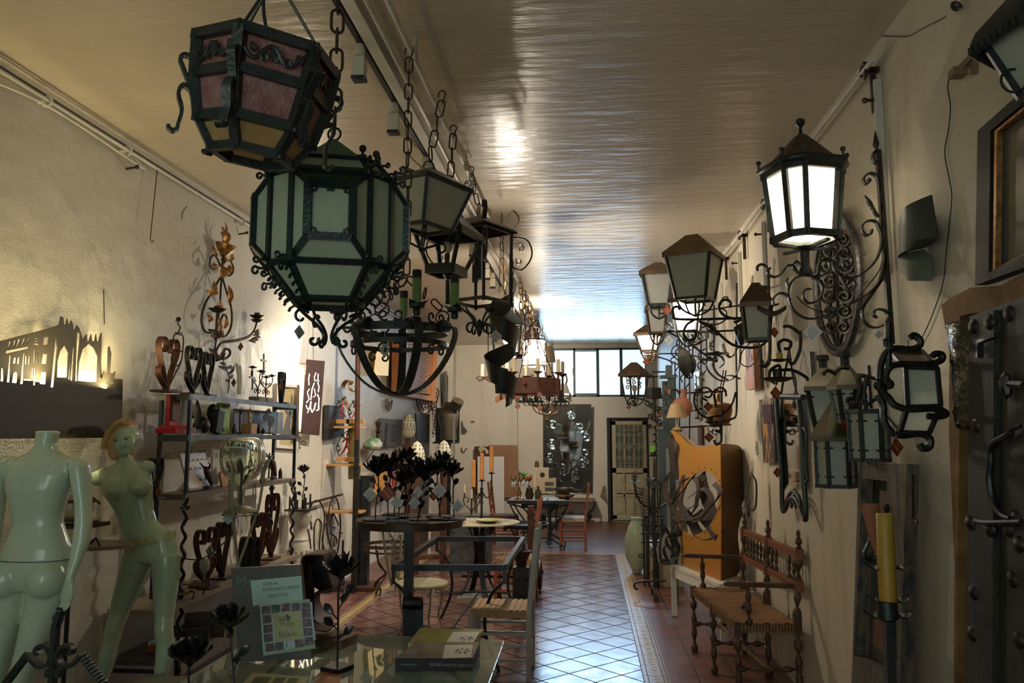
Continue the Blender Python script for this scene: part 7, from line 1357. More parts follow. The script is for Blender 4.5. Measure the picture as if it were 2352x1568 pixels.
for u in(2003,1753,1697,1655):y=PX(u,500,XR-.07).y;f=MB();f.tube(c3((XR-.07,y,zpR),.035,'x',14),.011,6,closed=True);f.beam((XR-.07,y,zpR),(XR,y,zpR),.02,.03);f.beam((XR-.03,y,zpR-.22),(XR-.03,y,zpR),.02,.025,(1,0,0));pr.p('eye_bracket',f,M['ironb'])
conduit('white flat cable duct on the right wall behind the big octagonal lantern',2013,185,640,.035)
conduit('white cable duct on the right wall left of the big octagonal lantern',1752,510,700,.03);conduit('second white cable duct on the right wall, beyond the closed black lantern',1697,580,800,.03);conduit('third white cable duct far along the right wall',1655,650,820,.03,bolt=False)
yk=3.82;g=onY(yk);t=T('scroll_wall_bracket','big black wrought iron scroll bracket on the right wall carrying the lit octagonal lantern','wall bracket',g(2046,790));f=MB()
f.beam(g(2016,345),g(2048,790),.022,.03,(0,1,0));f.add([g(2010,297),g(2018,330)+V((0,-.01,0)),g(2014,348),g(2004,335),g(2010,325)+V((0,-.02,0))],[(0,1,4),(0,4,3),(4,1,2),(4,2,3)]);t.p('wall_bar',f,IR,smooth=0)
f=MB();W_=.03
for L_ in([(2020,445),(2015,410),(2001,398),(1987,404),(1983,415),(1990,423),(1998,416),(1993,411)],[(2018,352),(2008,348),(2004,362),(2010,374),(2018,372)],[(2022,470),(2022,530),(2012,510),(1996,507),(1982,515),(1979,528),(1988,540),(2000,537),(2002,527)],[(2021,525),(2024,560),(2010,600),(1975,632),(1940,638),(1918,622),(1913,600),(1925,585),(1945,584),(1957,598),(1952,612),(1938,612),(1935,602)],[(2032,570),(2030,625),(2005,665),(1960,695),(1905,722),(1860,732),(1828,718),(1812,690),(1812,660),(1825,640),(1850,632),(1876,640),(1889,665),(1880,688),(1858,696),(1844,682),(1848,666),(1862,664)],[(2030,600),(2018,650),(1990,690),(1975,710)],[(2028,640),(2000,680),(1980,712),(1985,738),(2005,752),(2030,746),(2040,725),(2030,712),(2012,711),(2006,722),(2014,730)],[(1866,640),(1878,628),(1880,608),(1895,595),(1915,602),(1925,625),(1940,655),(1950,668),(1962,660),(1960,645),(1945,640),(1936,650)],[(1870,635),(1890,632),(1905,618),(1902,600),(1888,598),(1882,608)],[(1858,632),(1835,628),(1822,612),(1808,610),(1795,628),(1780,636),(1764,630),(1762,620),(1770,616)],[(1850,630),(1838,610),(1828,600),(1820,612),(1828,622)],[(1815,690),(1805,676),(1788,674),(1775,688),(1778,700),(1788,698)],[(1810,660),(1806,648),(1808,640)]):f.strip(crv(L_,g),W_,.007,(0,1,0))
t.p('scroll_bars',f,IR)
f=MB();a=g(1986,447);b=g(2016,500);f.tube([a+(b-a)*(i/20)for i in range(21)],[.002,.014,.01,.012],5,twist=.8);t.p('twisted_spike',f,IR)
f=MB();f.leaf(g(1738,700),g(1806,700),.16,(0,-.1,1),-.25);t.p('drip_leaf',f,IR)
f=MB();f.tube(crv([(2030,575),(2020,620),(1985,665),(1950,700),(1890,715),(1850,700),(1830,680)],onY(yk+.05)),.003,5);t.p('lamp_wire',f,M['cord'])
class Lan8(Lan):
 AN=(-101,-41,-11,49,79,139,169,229)
 def pt(s,r,z,k,dr=0):a=radians(s.AN[k%8]);return s.c+V((r*cos(a),r*sin(a),z))
 def posts(s,f,lv,w,m=0):
  for(r0,z0),(r1,z1)in zip(lv,lv[1:]):
   for k in range(8):a=radians(s.AN[k]);f.beam(s.pt(r0,z0,k),s.pt(r1,z1,k),w,w,(cos(a),sin(a),0),m)
c=g(1843,398);t=T('octagonal_lantern','large lit black octagonal lantern with opal glass and ball finials on the right wall bracket','lantern',g(1850,620));L=Lan8(t,c,8,0)
f=MB();L.posts(f,[(.178,0),(.145,-.33)],.024);L.rim(f,.178,-.005,.024,.03);L.rim(f,.146,-.32,.026,.03);t.p('frame',f,M['iron2'],smooth=0)
f=MB();L.panes(f,.176,-.01,.144,-.33,.004);t.p('opal_panes',f,M['lit'],smooth=0)
f=MB();L.shell(f,[(.165,.045),(.03,.185),(.005,.20)]);t.p('roof',f,mpk,smooth=20);f=MB();L.shell(f,[(.175,.0),(.205,.01),(.212,.028),(.20,.04),(.165,.045)]);t.p('eave',f,M['iron2'],smooth=60)
f=MB();f.lathe(c+V((0,0,.19)),[(.012,0),(.008,.02),(.008,.04),(.022,.055),(.022,.075),(.0,.09)],12)
for k in range(8):p=L.pt(.2,.035,k);f.lathe(p,[(.005,0),(.005,.02),(.012,.03),(.012,.04),(.0,.048)],8);f.cut()
f.cut();t.p('ball_finials',f,M['iron2']);f=MB();f.ball(c-V((0,0,.22)),.032,12,(1,1,1.3));t.p('bulb',f,M['bulb'])
f=MB();f.lathe(g(1850,620),[(.035,-.02),(.022,.02),(.022,.09),(.05,.105),(.05,.11)],14);
for k in range(4):a=k*1.57+.4;f.beam(c+V((0,0,-.37)),c+V((.16*cos(a),.16*sin(a),-.36)),.02,.012)
t.p('stem',f,M['iron2'])
def wl(name,label,u,v,y,rt,rb,h,a0=-63,roofz=.12,pane='frost',glow=0,frm=None,topr=.2,over=1.2,supports=True,n=4,roofm=None,topv=None):
 c=PY(u,v,y);t=T(name,label,'lantern',c-V((0,0,h+.1)));L=Lan(t,c,n,a0);fm=frm or M['iron2'];s=1.35 if n==4 else 1
 f=MB();L.posts(f,[(rt,0),(rb,-h)],.02);L.rim(f,rt,0,.02,.02);L.rim(f,rb,-h,.02,.02);fr_=t.p('frame',f,fm,smooth=0)
 f=MB();L.shell(f,[(rt*over,-.015),(rt*over,.02),(rt*over*topr,roofz),(.001,roofz+.003)]);t.p('roof',f,roofm or mpk,smooth=20)
 if pane:f=MB();L.panes(f,rt,-.01,rb,-h,.003);t.p('glass_panes',f,M[pane],smooth=0,parent=fr_)
 f=MB();f.lathe(c-V((0,0,h)),[(.013,0),(.013,.06),(.001,.065)],8);sk=t.p('bulb_socket',f,M['black']);f=MB();f.ball(c-V((0,0,h-.1)),.035,12,(1,1,1.25));t.p('bulb',f,M['bulb']if glow else M['wax'],parent=sk)
 if supports:
  f=MB();b=c-V((0,0,h+.13))
  for k in range(n):p=L.pt(rb,-h,k);f.tube(cr([p,p+(b-p)*.35+V((0,0,-.04)),b],4),.008,6)
  f.tube([c-V((0,0,h)),b],.009,6);t.p('stem',f,fm)
 return c-V((0,0,h+.13)),t
def wbr(label,y,lines,w=.014,flat=False,m=None,extra=None,name='scroll_wall_bracket',cat='wall bracket',base=None,group=None):
 g=onY(y);pts0=lines[0][0];t=T(name,label,cat,base or g(*pts0),group);f=MB()
 for L_ in lines:
  if flat:f.strip(crv(L_,g),w*2,.006,(0,1,0))
  else:f.tube(crv(L_,g),w*.55,6)
 t.p('scroll_bars',f,m or IR)
 if extra:f=MB();extra(f,g);t.p('fittings',f,m or IR)
 return t
b,_=wl('square_lantern','large unlit black lantern with frosted glass and flat-topped tan roof on a long bracket',1594,590,6.25,.245,.165,.34,-70,.17,'frost',roofm=mat('tan_roof_sheet',(.20,.125,.05),.55,.3,(.13,.08,.035),7),topr=.25,over=1.12)
wbr('long scroll bracket with two leaf collars carrying the large unlit frosted lantern',6.25,[[(1775,728),(1680,731),(1560,733),(1546,722),(1546,708),(1556,704),(1562,712)],[(1595,735),(1578,745),(1570,765),(1578,780),(1593,778),(1598,765),(1590,757)],[(1605,738),(1640,757),(1680,790),(1715,798),(1745,795),(1763,778),(1762,750),(1750,735),(1735,735),(1728,750),(1738,765)],[(1690,733),(1665,725),(1652,710),(1655,694),(1668,688),(1678,695),(1676,706)],[(1695,700),(1712,715),(1700,735),(1685,740)],[(1765,620),(1768,800),(1760,835),(1748,840),(1746,830)],[(1765,640),(1762,615),(1750,607),(1740,612),(1740,622)]],.02,extra=lambda f,g:[f.leaf(g(1630,745+12*k),g(1645+5*k,765+5*k),.12,(1,0,.3),.15)for k in(0,1)])
b,_=wl('square_lantern','hammered glass lantern with tan roof half hidden behind the large unlit frosted lantern',1512,632,7.7,.2,.135,.30,-55,.12,'hammer')
wbr('slim scroll bracket under the hammered glass lantern',7.7,[[(1512,720),(1600,715),(1692,702)],[(1495,712),(1494,698),(1504,692),(1510,702)],[(1655,700),(1660,685),(1670,682),(1672,690)],[(1560,718),(1600,735),(1640,745),(1665,735),(1668,715),(1655,708)],[(1692,650),(1692,760)]],.016)
b,_=wl('square_lantern','brown lantern with hammered glass below and behind the tan roofed ones',1508,712,8.6,.15,.11,.25,-50,.14,'hammer',frm=M['ironb'])
wbr('curled bracket under the brown hammered glass lantern',8.6,[[(1508,762),(1580,758),(1640,745)],[(1530,760),(1560,775),(1590,790),(1612,785),(1610,768),(1598,768)],[(1500,775),(1503,765),(1513,768),(1508,778)],[(1640,700),(1640,850)]],.018)
b,_=wl('square_lantern','small lit lantern with brown hipped roof, lowest of the lit ones beside the rear window',1489,770,9.2,.16,.095,.18,-68,.12,'lit',1,M['ironb'])
wbr('long arm with scroll under the small lit brown lantern',9.2,[[(1565,812),(1520,812),(1480,815),(1472,808),(1475,800)],[(1490,826),(1500,818),(1530,825),(1560,838),(1580,835),(1583,822),(1572,815),(1560,822),(1565,832)],[(1486,829),(1496,832),(1500,825)],[(1610,730),(1610,870)],[(1565,812),(1610,820)]],.016,m=M['ironb'])
b,_=wl('square_lantern','lit white glass lantern glowing behind the foot of the large unlit frosted lantern',1578,695,7.0,.17,.12,.26,-60,.10,'lit',1)
wbr('scrolled bracket below the glowing white lantern',7.0,[[(1535,757),(1600,762),(1715,757)],[(1530,760),(1527,748),(1536,742),(1543,750)],[(1556,760),(1570,775),(1600,785),(1625,775),(1622,758)],[(1575,770),(1590,790),(1606,782),(1600,770)],[(1560,762),(1600,800),(1645,830),(1640,812)],[(1716,700),(1718,850)]],.018)
b,_=wl('square_lantern','dark framed lantern with swirled glass and hipped roof hanging in front of the rear window',1457,862,10.5,.185,.14,.27,-75,.17,None)
f=MB();g=onY(10.4)
for k in range(9):u,v=1442+(k%3)*13,868+(k//3)*10;f.tube(m3(spir(u,v,5,k*70,1.1,1.5,10),g),.008,5)
single('swirl_glass','whitish swirls on the pane of the lantern in front of the rear window','glass pane',f,M['frost'],g(1457,880))
wbr('thin curled bracket under the swirled glass lantern',10.5,[[(1457,907),(1457,914),(1480,918),(1502,932),(1540,940)],[(1457,914),(1447,915),(1440,925),(1447,928),(1448,921)],[(1460,915),(1453,923),(1462,928)],[(1545,880),(1545,980)]],.018)
c_,t_=wl('square_lantern','closed black lantern with tall stepped roof hanging on the right wall',1737,704,5.75,.135,.11,.24,-55,.17,'frost',supports=False,topr=.22)
f=MB();f.beam(PY(1745,668,5.75),PY(1745,658,5.75),.09,.09,(1,0,0));t_.p('chimney',f,M['iron2'],smooth=0)
f=MB();f.tube([PY(1745,664,5.75),PX(1762,664,XR)],.008,6);f.tube(cr([PY(1745,770,5.75),PY(1710,800,5.7),PY(1700,830,5.7),PY(1720,842,5.7),PY(1740,820,5.7),PY(1745,780,5.7)],6),.004,5);single('loose_cord','loose black cord looping under the closed black lantern','cord',f,M['cord'],PY(1720,842,5.7))
for lab,u,v,y,s_,kd in(('red diamond tag under the closed black lantern at the right wall',1778,750,5.6,.055,'red'),('red diamond tag under the small lit brown lantern',1484,822,9,.06,'red'),('small red tag below the lantern in front of the rear window',1444,928,10.3,.05,'red'),('red tag hanging at the left of the brown hammered glass lantern',1532,700,7.5,.07,'red'),('grey tag on the bracket under the brown hammered glass lantern',1536,770,8.4,.07,'grey'),('brownish grey square tag below the big scroll bracket',1866,740,4.4,.075,'grey'),('dark red tag under the ring candle sconce',1626,922,6.9,.06,'red'),('grey diamond tag below the dark red tag of the ring candle sconce',1617,938,6.9,.055,'grey'),('dark red diamond tag below the lowest candle sconce',1628,992,6.8,.06,'red'),('large dark red tag reading FORJA under the sideways lantern',2058,1005,3.0,.048,'red'),('dark red tag beside the candle pan of the iron mirror sconce',1781,886,4.9,.06,'red'),('dark red tag between the two slim hexagonal wall lanterns',1944,955,3.8,.055,'red'),('red tag hanging at the lower left of the iron framed mirror',1785,1072,5.4,.05,'red'),('small orange tag on the grey column sculpture',1535,890,8.6,.045,'red'),('pale tag card on the right wall under the big bracket bar',2018,758,3.85,.03,'grey'),('tiny red tag among the far wall brackets',1522,945,9.3,.05,'red')):
 ptag(lab,PY(u,v,y),s_,kd,rz=.5 if kd=='red' and u>1700 else 0)
t=wbr('flat black double C candle sconce above the ring candle sconce',6.7,[[(1690,770),(1700,800),(1698,840),(1685,868),(1660,875),(1636,862),(1622,840),(1628,820),(1640,812)],[(1672,872),(1650,860),(1636,835),(1642,818),(1658,820),(1662,835),(1652,845)],[(1660,866),(1678,862),(1700,870)]],.036,True,M['iron2'],lambda f,g:[pan(f,g(1644,815),.11,.01,cup=.03,ch=.03),pan(f,g(1628,828),.08,.01,cup=.025,ch=.03)],'candle_sconce','sconce')
t=wbr('iron ring candle sconce with woven basket hanging behind it',6.8,[[(1690,800),(1692,940),(1680,962),(1662,966),(1655,950),(1662,940)],[(1645,955),(1620,958),(1600,940),(1594,915),(1602,895),(1622,890),(1635,900),(1630,912),(1618,910)],[(1690,900),(1680,930),(1660,950),(1645,955)],[(1640,905),(1650,890),(1665,895),(1668,910)],[(1612,930),(1612,915),(1625,920)]],.016,False,None,lambda f,g:[pan(f,g(1603,904),.1,.008,cup=.03,ch=.04),pan(f,g(1645,901),.09,.008,cup=.02,ch=.03),f.beam(g(1645,935),g(1640,905),.02,.02)],'candle_sconce','sconce')
t=wbr('small black two-cup candle sconce below the basket',6.9,[[(1657,900),(1657,1000),(1655,1015),(1645,1020),(1640,1010)],[(1657,985),(1650,990),(1642,988)],[(1650,975),(1657,985),(1652,995)]],.02,False,None,lambda f,g:[pan(f,g(1630,972),.045,.01,cup=.03,ch=.05),pan(f,g(1640,980),.05,.01,cup=.035,ch=.05),f.strip(crv([(1630,975),(1626,985),(1632,992),(1638,985)],g),.05,.006,(0,1,0)),f.strip(crv([(1640,984),(1636,994),(1644,998),(1648,990)],g),.05,.006,(0,1,0))],'candle_sconce','sconce')
c=PY(1652,950,7.0);t=T('woven_basket','brown woven flask basket with a neck, hanging by cords on the right wall','basket',c-V((0,0,.1)));f=MB();prof=[(.06,-.10),(.075,-.09),(.105,.02),(.108,.06),(.08,.09),(.035,.10)];f.lathe(c,prof,20)
for k in range(14):z=-.09+.013*k;r=.078+.03*min(1,(z+.09)/.11);f.tube(c3(c+V((0,0,z)),r,'z',20),.006,5,closed=True)
t.p('woven_body',f,mat('orange_wicker',(.38,.17,.05),.6,0,(.24,.10,.03),30));f=MB();f.lathe(c,[(.035,.09),(.03,.17),(.02,.18)],12);t.p('neck',f,M['brass']);f=MB();f.tube([c+V((0,0,.15)),PY(1662,850,7)],.006,5);f.tube([c+V((.02,0,.15)),PY(1668,850,7)],.006,5);t.p('cords',f,M['rust'])
c=PY(1567,935,8.6);t=T('clay_jug','round orange clay jug hanging on the right wall behind the orange sculpture','jug',c);f=MB();f.ball(c,.11,16,(1,.8,1));f.lathe(c+V((.02,0,.1)),[(.03,0),(.03,.06),(.045,.09)],12);t.p('body',f,M['clay']);f=MB();f.tube([c+V((-.08+.05*cos(a),0,.14+.05*sin(a)))for a in[.5*i for i in range(10)]],.012,6);t.p('handle',f,M['irong'])
c=PY(1555,948,8.3);t=T('cone_lamp','tan cone lampshade in front of the clay jug','lampshade',c);f=MB();f.lathe(c,[(.11,-.05),(.06,.09)],18,caps=False);f.tube([c+V((0,0,.1)),c-V((0,0,.15))],.01,6);f.lathe(c-V((0,0,.2)),[(.03,0),(.06,.03),(.02,.06)],10);t.p('shade',f,mat('tan_parchment',(.42,.29,.15),.6,tl=.3));f=MB();f.tube([c-V((0,0,.15)),V((XR,c.y,c.z-.12))],.01,6);t.p('arm',f,IR)
c=PY(1502,903,10.2);t=T('square_shade_lamp','black square lampshade on a tangled iron stand near the door','lamp',c-V((0,0,.3)));f=MB();f.loft([[c+Matrix.Rotation(.5,3,'Z')@V((x*s,y*s,z))for x,y in((-1,-1),(1,-1),(1,1),(-1,1))]for s,z in((.075,-.07),(.065,.07))]);t.p('shade',f,M['black'],smooth=0);f=MB();g=onY(10.2);f.lathe(c-V((0,0,.35)),[(.02,0),(.02,.28)],8)
for k in range(12):f.tube(m3(spir(1488+(k*7)%36,925+k*5,8-(k%3)*1.5,k*50,1.3,2,12),g),.009,5)
f.tube([c+V((0,0,.07)),c+V((0,0,.2))],.01,6);pan(f,c+V((-.02,0,.2)),.09,.01);f.beam(c+V((-.02,0,.27)),c+V((.16,0,.27)),.02,.02);f.beam(c-V((0,0,.3)),V((XR,c.y,c.z-.2)),.015,.015);t.p('tangled_stem',f,IR)
f=MB();g=onX(XR-.03)
for u0,v0,u1,v1,lb,m_ in((1597,855,1608,962,'narrow bluish mirror strip on the right wall behind the sconces','mirror'),(1604,978,1612,1022,'brown flat board under the mirror strip on the right wall','rust'),(1578,735,1592,800,'ochre curved leather lamp behind the brackets','pine')):
 f=MB();f.plate(m3([(u0,v0),(u1,v0-2),(u1+1,v1),(u0+2,v1)],g),[],(.03,0,0));single('wall_strip',lb,'wall ornament',f,M[m_],g(u0,v1),smooth=0)
for k,(u,v0,v1)in enumerate(((1560,760,1010),(1572,740,900),(1583,800,1020),(1590,700,860),(1622,770,830),(1640,700,790),(1550,830,960))):
 y=PX(u+15,900,XR-.08).y;t=wbr('slender dark hook bracket on the right wall past the lit lantern',y,[[(u,v0),(u+1,(v0+v1)/2),(u,v1),(u-6,v1+5),(u-9,v1-4)],[(u,v0+30),(u-14,v0+38),(u-18,v0+52),(u-10,v0+58),(u-6,v0+50)],[(u,v0+70),(u-12,v0+60),(u-20,v0+68),(u-15,v0+78)],[(u,v0+80),(u-10,v0+95),(u-4,v0+105)]],.016,group='slender hook brackets on the right wall')
f=MB();g=onX(XR-.05);f.plate(m3([(1718,786),(1736,790),(1741,892),(1720,896)],g),[],(.05,0,0));f.box(g(1733,821),(.06,.05,.05));single('leather_lamp','curved orange-brown leather wall lamp at the right wall','lamp',f,mat('orange_leather',(.40,.17,.07),.5),g(1730,890),smooth=0)
g=onY(6.9);f=MB();f.plate(m3([(1685,752),(1700,742),(1712,735),(1708,790),(1696,800),(1688,790),(1690,770)],g),[],(0,.01,0));f.strip(crv([(1660,790),(1668,812),(1680,820),(1692,800),(1695,760)],g),.1,.006,(0,1,0));single('folded_black_sheet','black folded sheet lamp hanging between the brackets on the right wall','lamp',f,M['black'],g(1700,800))
g=onY(7.4);f=MB();[f.leaf(g(1565+10*k,800+8*k),g(1578+14*k,870-10*k),.12,(0,-1,0),.1)for k in range(2)];f.leaf(g(1560,795),g(1592,855),.12,(0,-1,0),.1);single('iron_leaf_bunch','dark pointed iron leaf bunch hanging from the brackets','ornament',f,IR,g(1575,830))
go=onX(XR-.05);t=T('oval_grille','tall oval wrought iron grille with silver beaded rim on the right wall','wall art',go(1925,815));f=MB()
f.tube(m3(ell(1924,652,50,160,40),go),.02,8,closed=True);f.tube(m3(ell(1924,652,44,148,40),go),.010,6,closed=True);t.p('beaded_rim',f,mat('silvered_iron',(.20,.19,.18),.35,.8,(.07,.07,.07),60))
f=MB()
for sx in(-1,1):
 for v in(550,580,612,645,680,715,750):
  r=min(20,46*sqrt(max(.05,1-((v-652)/150)**2))*.48);f.tube(m3([(1924+sx*(r*.95+(r*(1-i/22))*cos(i*.5)),v+(17*(1-i/22))*sin(i*.5))for i in range(20)],go),.010,5)
 f.tube(crv([(1924+sx*4,520),(1924+sx*18,580),(1924+sx*6,650),(1924+sx*20,720),(1924+sx*5,790)],go),.010,6)
f.tube(m3([(1924,505),(1924,800)],go),.010,6);t.p('scroll_infill',f,IR)
t=T('twisted_sheet_lamp','dark grey curved sheet wall lamp twisted like a ribbon, upper right wall','lamp',PX(2112,640,XR-.1));
def shp(L_,x0,x1,mm_,nm):
 f=MB();n=len(L_);rows=[]
 for(ua,va,ub,vb)in L_:
  a=PX(ua,va,x0);b=PX(ub,vb,x1);row=[]
  for j in range(9):k=j/8;p=a+(b-a)*k;row.append(p+V((-.07*sin(pi*k),0,0)))
  rows.append(row)
 vs=[p for r in rows for p in r];f.add(vs,[(i*9+j,i*9+j+1,(i+1)*9+j+1,(i+1)*9+j)for i in range(n-1)for j in range(8)]);f.add([p+V((.004,0,0))for p in vs],[((i+1)*9+j,(i+1)*9+j+1,i*9+j+1,i*9+j)for i in range(n-1)for j in range(8)]);t.p(nm,f,mm_)
mts=mat('grey_green_sheet',(.05,.065,.055),.4,.5)
shp([(2088,510,2139,447),(2088,500,2142,470),(2074,530,2147,500),(2073,560,2155,545),(2080,600,2140,560),(2086,602,2120,570)],XR-.06,XR-.06,mts,'upper_wrap');shp([(2080,600,2120,572),(2082,618,2130,580),(2092,633,2138,600),(2110,643,2139,645)],XR-.05,XR-.05,mat('grey_green_sheet_inside',(.12,.13,.10),.5,.3),'lower_wrap')
t=T('power_adapter','beige plug adapter on a bracket high on the right wall with a long cord','adapter',PX(2200,167,XR-.03));f=MB();p=PX(2200,167,XR-.05);f.box(p,(.05,.05,.03));f.beam(p,PX(2240,125,XR-.01),.03,.02);f.beam(PX(2240,122,XR-.01),PX(2238,170,XR-.01),.02,.02);t.p('adapter_body',f,mat('brownish_plastic',(.20,.14,.08),.5),smooth=0)
f=MB();f.tube(m3([tuple(q)[:2]for q in cr([V((a,b,0))for a,b in[(2183,172),(2177,200),(2183,245),(2178,300),(2170,350),(2180,410),(2186,450),(2180,520),(2172,590),(2168,640),(2150,700),(2120,770),(2090,800),(2085,780)]],6)],onX(XR-.01)),.0025,5);single('electric_cable','long black cord hanging from the plug adapter down the right wall','cord',f,M['cord'],PX(2180,400,XR-.01))
f=MB();f.tube(m3([tuple(q)[:2]for q in cr([V((a,b,0))for a,b in[(2010,82),(2060,84),(2090,82),(2120,65),(2160,45),(2172,38)]],5)],onX(XR-.002)),.003,4);struct('trim_6',f,mat('plaster_crack',(.10,.08,.05),.8))
f=MB();g=onX(XR-.03)
for k in range(5):f.tube(m3(spir(2195+k*2,12+k,14-k*2,k*60,1.2,6,10),g),.003,5)
single('cord_bundle','tangle of black cord at the very top of the right wall','cord',f,M['cord'],g(2200,15))
t=T('picture','dark framed picture with gilt inner edge cut by the right edge, above the old door','picture',PX(2262,650,XR-.03));g=onX(XR-.02)
f=MB();f.plate(m3([(2262,300),(2420,160),(2420,596),(2256,655)],onX(XR-.02)),[m3([(2292,300),(2420,195),(2420,560),(2288,625)],onX(XR-.02))],(.05,0,0));t.p('frame',f,mat('dark_brown_frame',(.012,.008,.006),.6),smooth=0)
f=MB();f.plate(m3([(2291,300),(2420,194),(2420,562),(2287,627)],onX(XR-.03)),[m3([(2297,303),(2420,203),(2420,552),(2293,617)],onX(XR-.03))],(.02,0,0));t.p('gilt_edge',f,M['gold'],smooth=0)
f=MB();f.plate(m3([(2293,300),(2420,198),(2420,556),(2289,622)],onX(XR-.006)),[],(.005,0,0));t.p('print',f,mat('grey_brown_print',(.20,.17,.12),.15,0,(.12,.11,.09),1.5),smooth=0)
c=PY(2395,60,2.3);t,L=lantern('hexagonal_lantern','black hexagonal lantern cut off by the top right corner',c,6,-75,.15,.09,.20,M['iron2'],[(.9,.03),(.3,.12)],.02,M['frost'],Matrix.Rotation(radians(-8),3,'Y'),over=1.25)
f=MB()
for k in range(6):
 for j in range(8):p=L.pt(.185,-.02,k)+(L.pt(.185,-.02,k+1)-L.pt(.185,-.02,k))*(j/8);f.lathe(p,[(.001,-.02),(.012,-.01),(.012,.01)],6)
t.p('scalloped_edge',f,M['iron2']);f=MB();f.tube([c+V((0,0,.1)),V((c.x,c.y,ZC))],.006,6);f.tube(c3(c+V((-.09,0,-.16)),.035,'y',14),.004,6,closed=True);t.p('hanging_rod',f,M['iron2'])
# ================= RIGHT WALL: LOW LANTERNS, MIRROR =================
def hexwall(label,u,v,y,rt,rb,h,n=6,a0=-80,roofz=.14,chim=True,rt_over=1.2,tilt=None,topr=.2):
 c=PY(u,v,y);t=T('wall_lantern',label,'lantern',c-V((0,0,h)));L=Lan(t,c,n,a0,tilt);f=MB();L.posts(f,[(rt,0),(rb,-h)],.017);L.rim(f,rt,0,.017,.02);L.rim(f,rb,-h,.017,.018)
 t.p('frame',f,M['iron2'],smooth=0);f=MB();L.panes(f,rt,0,rb,-h,.002);t.p('glass_panes',f,M['frost'],smooth=0)
 if roofz:f=MB();L.shell(f,[(rt*rt_over,-.012),(rt*rt_over,.01),(rt*topr,roofz),(.001,roofz+.002)]);t.p('roof',f,mat('dark_olive_roof',(.07,.06,.03),.45,.4)if 'dark_olive_roof' not in bpy.data.materials else bpy.data.materials['dark_olive_roof'],smooth=20)
 if chim:f=MB();f.lathe(L.c+V((0,0,roofz-.01)),[(.022,0),(.022,.045),(.032,.05),(.032,.075)],6);t.p('chimney',f,M['iron2'],smooth=0)
 f=MB()
 for k in range(n):
  for zz_ in(.2,.8):p=L.pt(rt+(rb-rt)*zz_,-h*zz_,k);q=L.pt(rt+(rb-rt)*zz_,-h*zz_,k+1);d=(q-p).normalized();f.box(p+d*.014,(.02,.012,.008));f.box(q-d*.014,(.02,.012,.008));f.cut()
 t.p('clips',f,M['iron2'],smooth=0);f=MB();f.tube(cr([c+V((0,0,.03)),c+V((.06,.0,.06)),V((XR-.01,y,c.z+.02))],5),.009,6);f.beam(V((XR-.008,y,c.z-.1)),V((XR-.008,y,c.z+.12)),.03,.012);t.p('wall_arm',f,M['iron2']);return t,L
hexwall('tapering black wall lantern with chimney, left of the twin low wall lanterns and behind them',1893,893,4.25,.116,.067,.215,4,-60,.11,True)
hexwall('small black pointed wall lantern with rounded cap beside the tapering one',1944,890,3.95,.075,.044,.16,6,-75,.11,True,topr=.25)
hexwall('long hexagonal wall lantern with pointed roof, lowest on the right wall',1917,1007,4.1,.092,.09,.23,6,-68,.19,False,1.3,topr=.05)
hexwall('roofless hexagonal wall lantern with long frosted panes, right of the pointed one',1993,945,3.72,.082,.078,.215,6,-70,0,False)
t=wbr('cluster of iron leaves and scrolls between the low wall lanterns',3.85,[[(1990,945),(1985,900),(1990,870),(1980,862),(1970,872),(1975,890),(1965,930)],[(1945,925),(1950,915),(1962,920),(1958,935)],[(1960,965),(1950,940),(1955,925)],[(1915,860),(1930,845),(1950,846)],[(1890,860),(1900,850),(1920,858)]],.018,extra=lambda f,g:[f.leaf(g(1955+k*5,950-k*8),g(1965+k*6,935-k*9),.04,(0,-1,0),.2)for k in range(5)])
c=PY(2086,905,3.1);t=T('sideways_lantern','black lantern with frosted glass hung sideways on three curved iron arms','lantern',c-V((0,0,.2)));f=MB();g=onY(3.1);g2=onY(3.2);g1=onY(3.05)
q0=[g1(2079,843),g1(2152,846),g1(2160,932),g1(2084,934)];q1=[g2(2045,806),g2(2115,806),g2(2140,840),g2(2072,842)];bl_=g(2066,992);br_=g(2133,994);bk0,bk1=g2(2030,860),g2(2035,955)
for a,b in zip(q0,q0[1:]+q0[:1]):f.beam(a,b,.016,.016)
for a,b in((q0[0],q1[0]),(q0[1],q1[1]),(q0[3],bl_),(q0[2],br_),(bl_,br_),(q1[0],q1[1]),(bk0,q1[0]),(bk0,bk1),(bk1,bl_)):f.beam(a,b,.016,.016)
t.p('frame',f,M['iron2'],smooth=0);f=MB();f.quad(*[p+V((0,.004,0))for p in q0]);f.quad(q0[3],q0[2],br_,bl_);f.add([q1[0],q0[0],q0[3],bl_,bk1,bk0],[(0,1,2,3,4,5)]);t.p('glass_panes',f,M['frost'],smooth=0);f=MB();f.quad(q1[0],q1[1],q0[1],q0[0]);f.quad(*[p-V((0,0,.004))for p in(q1[0],q1[1],q0[1],q0[0])]);t.p('roof',f,mpk,smooth=0)
wbr('three curved iron arms with curled ends around the sideways lantern',3.01,[[(2020,870),(2022,840),(2035,810),(2055,800),(2090,802),(2110,795),(2113,782),(2100,770),(2090,775)],[(2030,880),(2038,850),(2055,838),(2090,836),(2130,836),(2160,828),(2163,815),(2148,812),(2140,818)],[(2025,900),(2040,912),(2055,930),(2090,940),(2140,938),(2168,945),(2170,953),(2150,957),(2130,955)],[(2015,905),(2028,930),(2030,965),(2045,990),(2070,1000),(2110,996),(2134,1005),(2135,1025),(2120,1030),(2112,1020)],[(2040,740),(2040,850)],[(2045,800),(2035,780),(2035,795)]],.024,extra=lambda f,g:[f.ball(g(2018+k*8,885-k*6+(k%2)*15),.02,8)for k in range(4)])
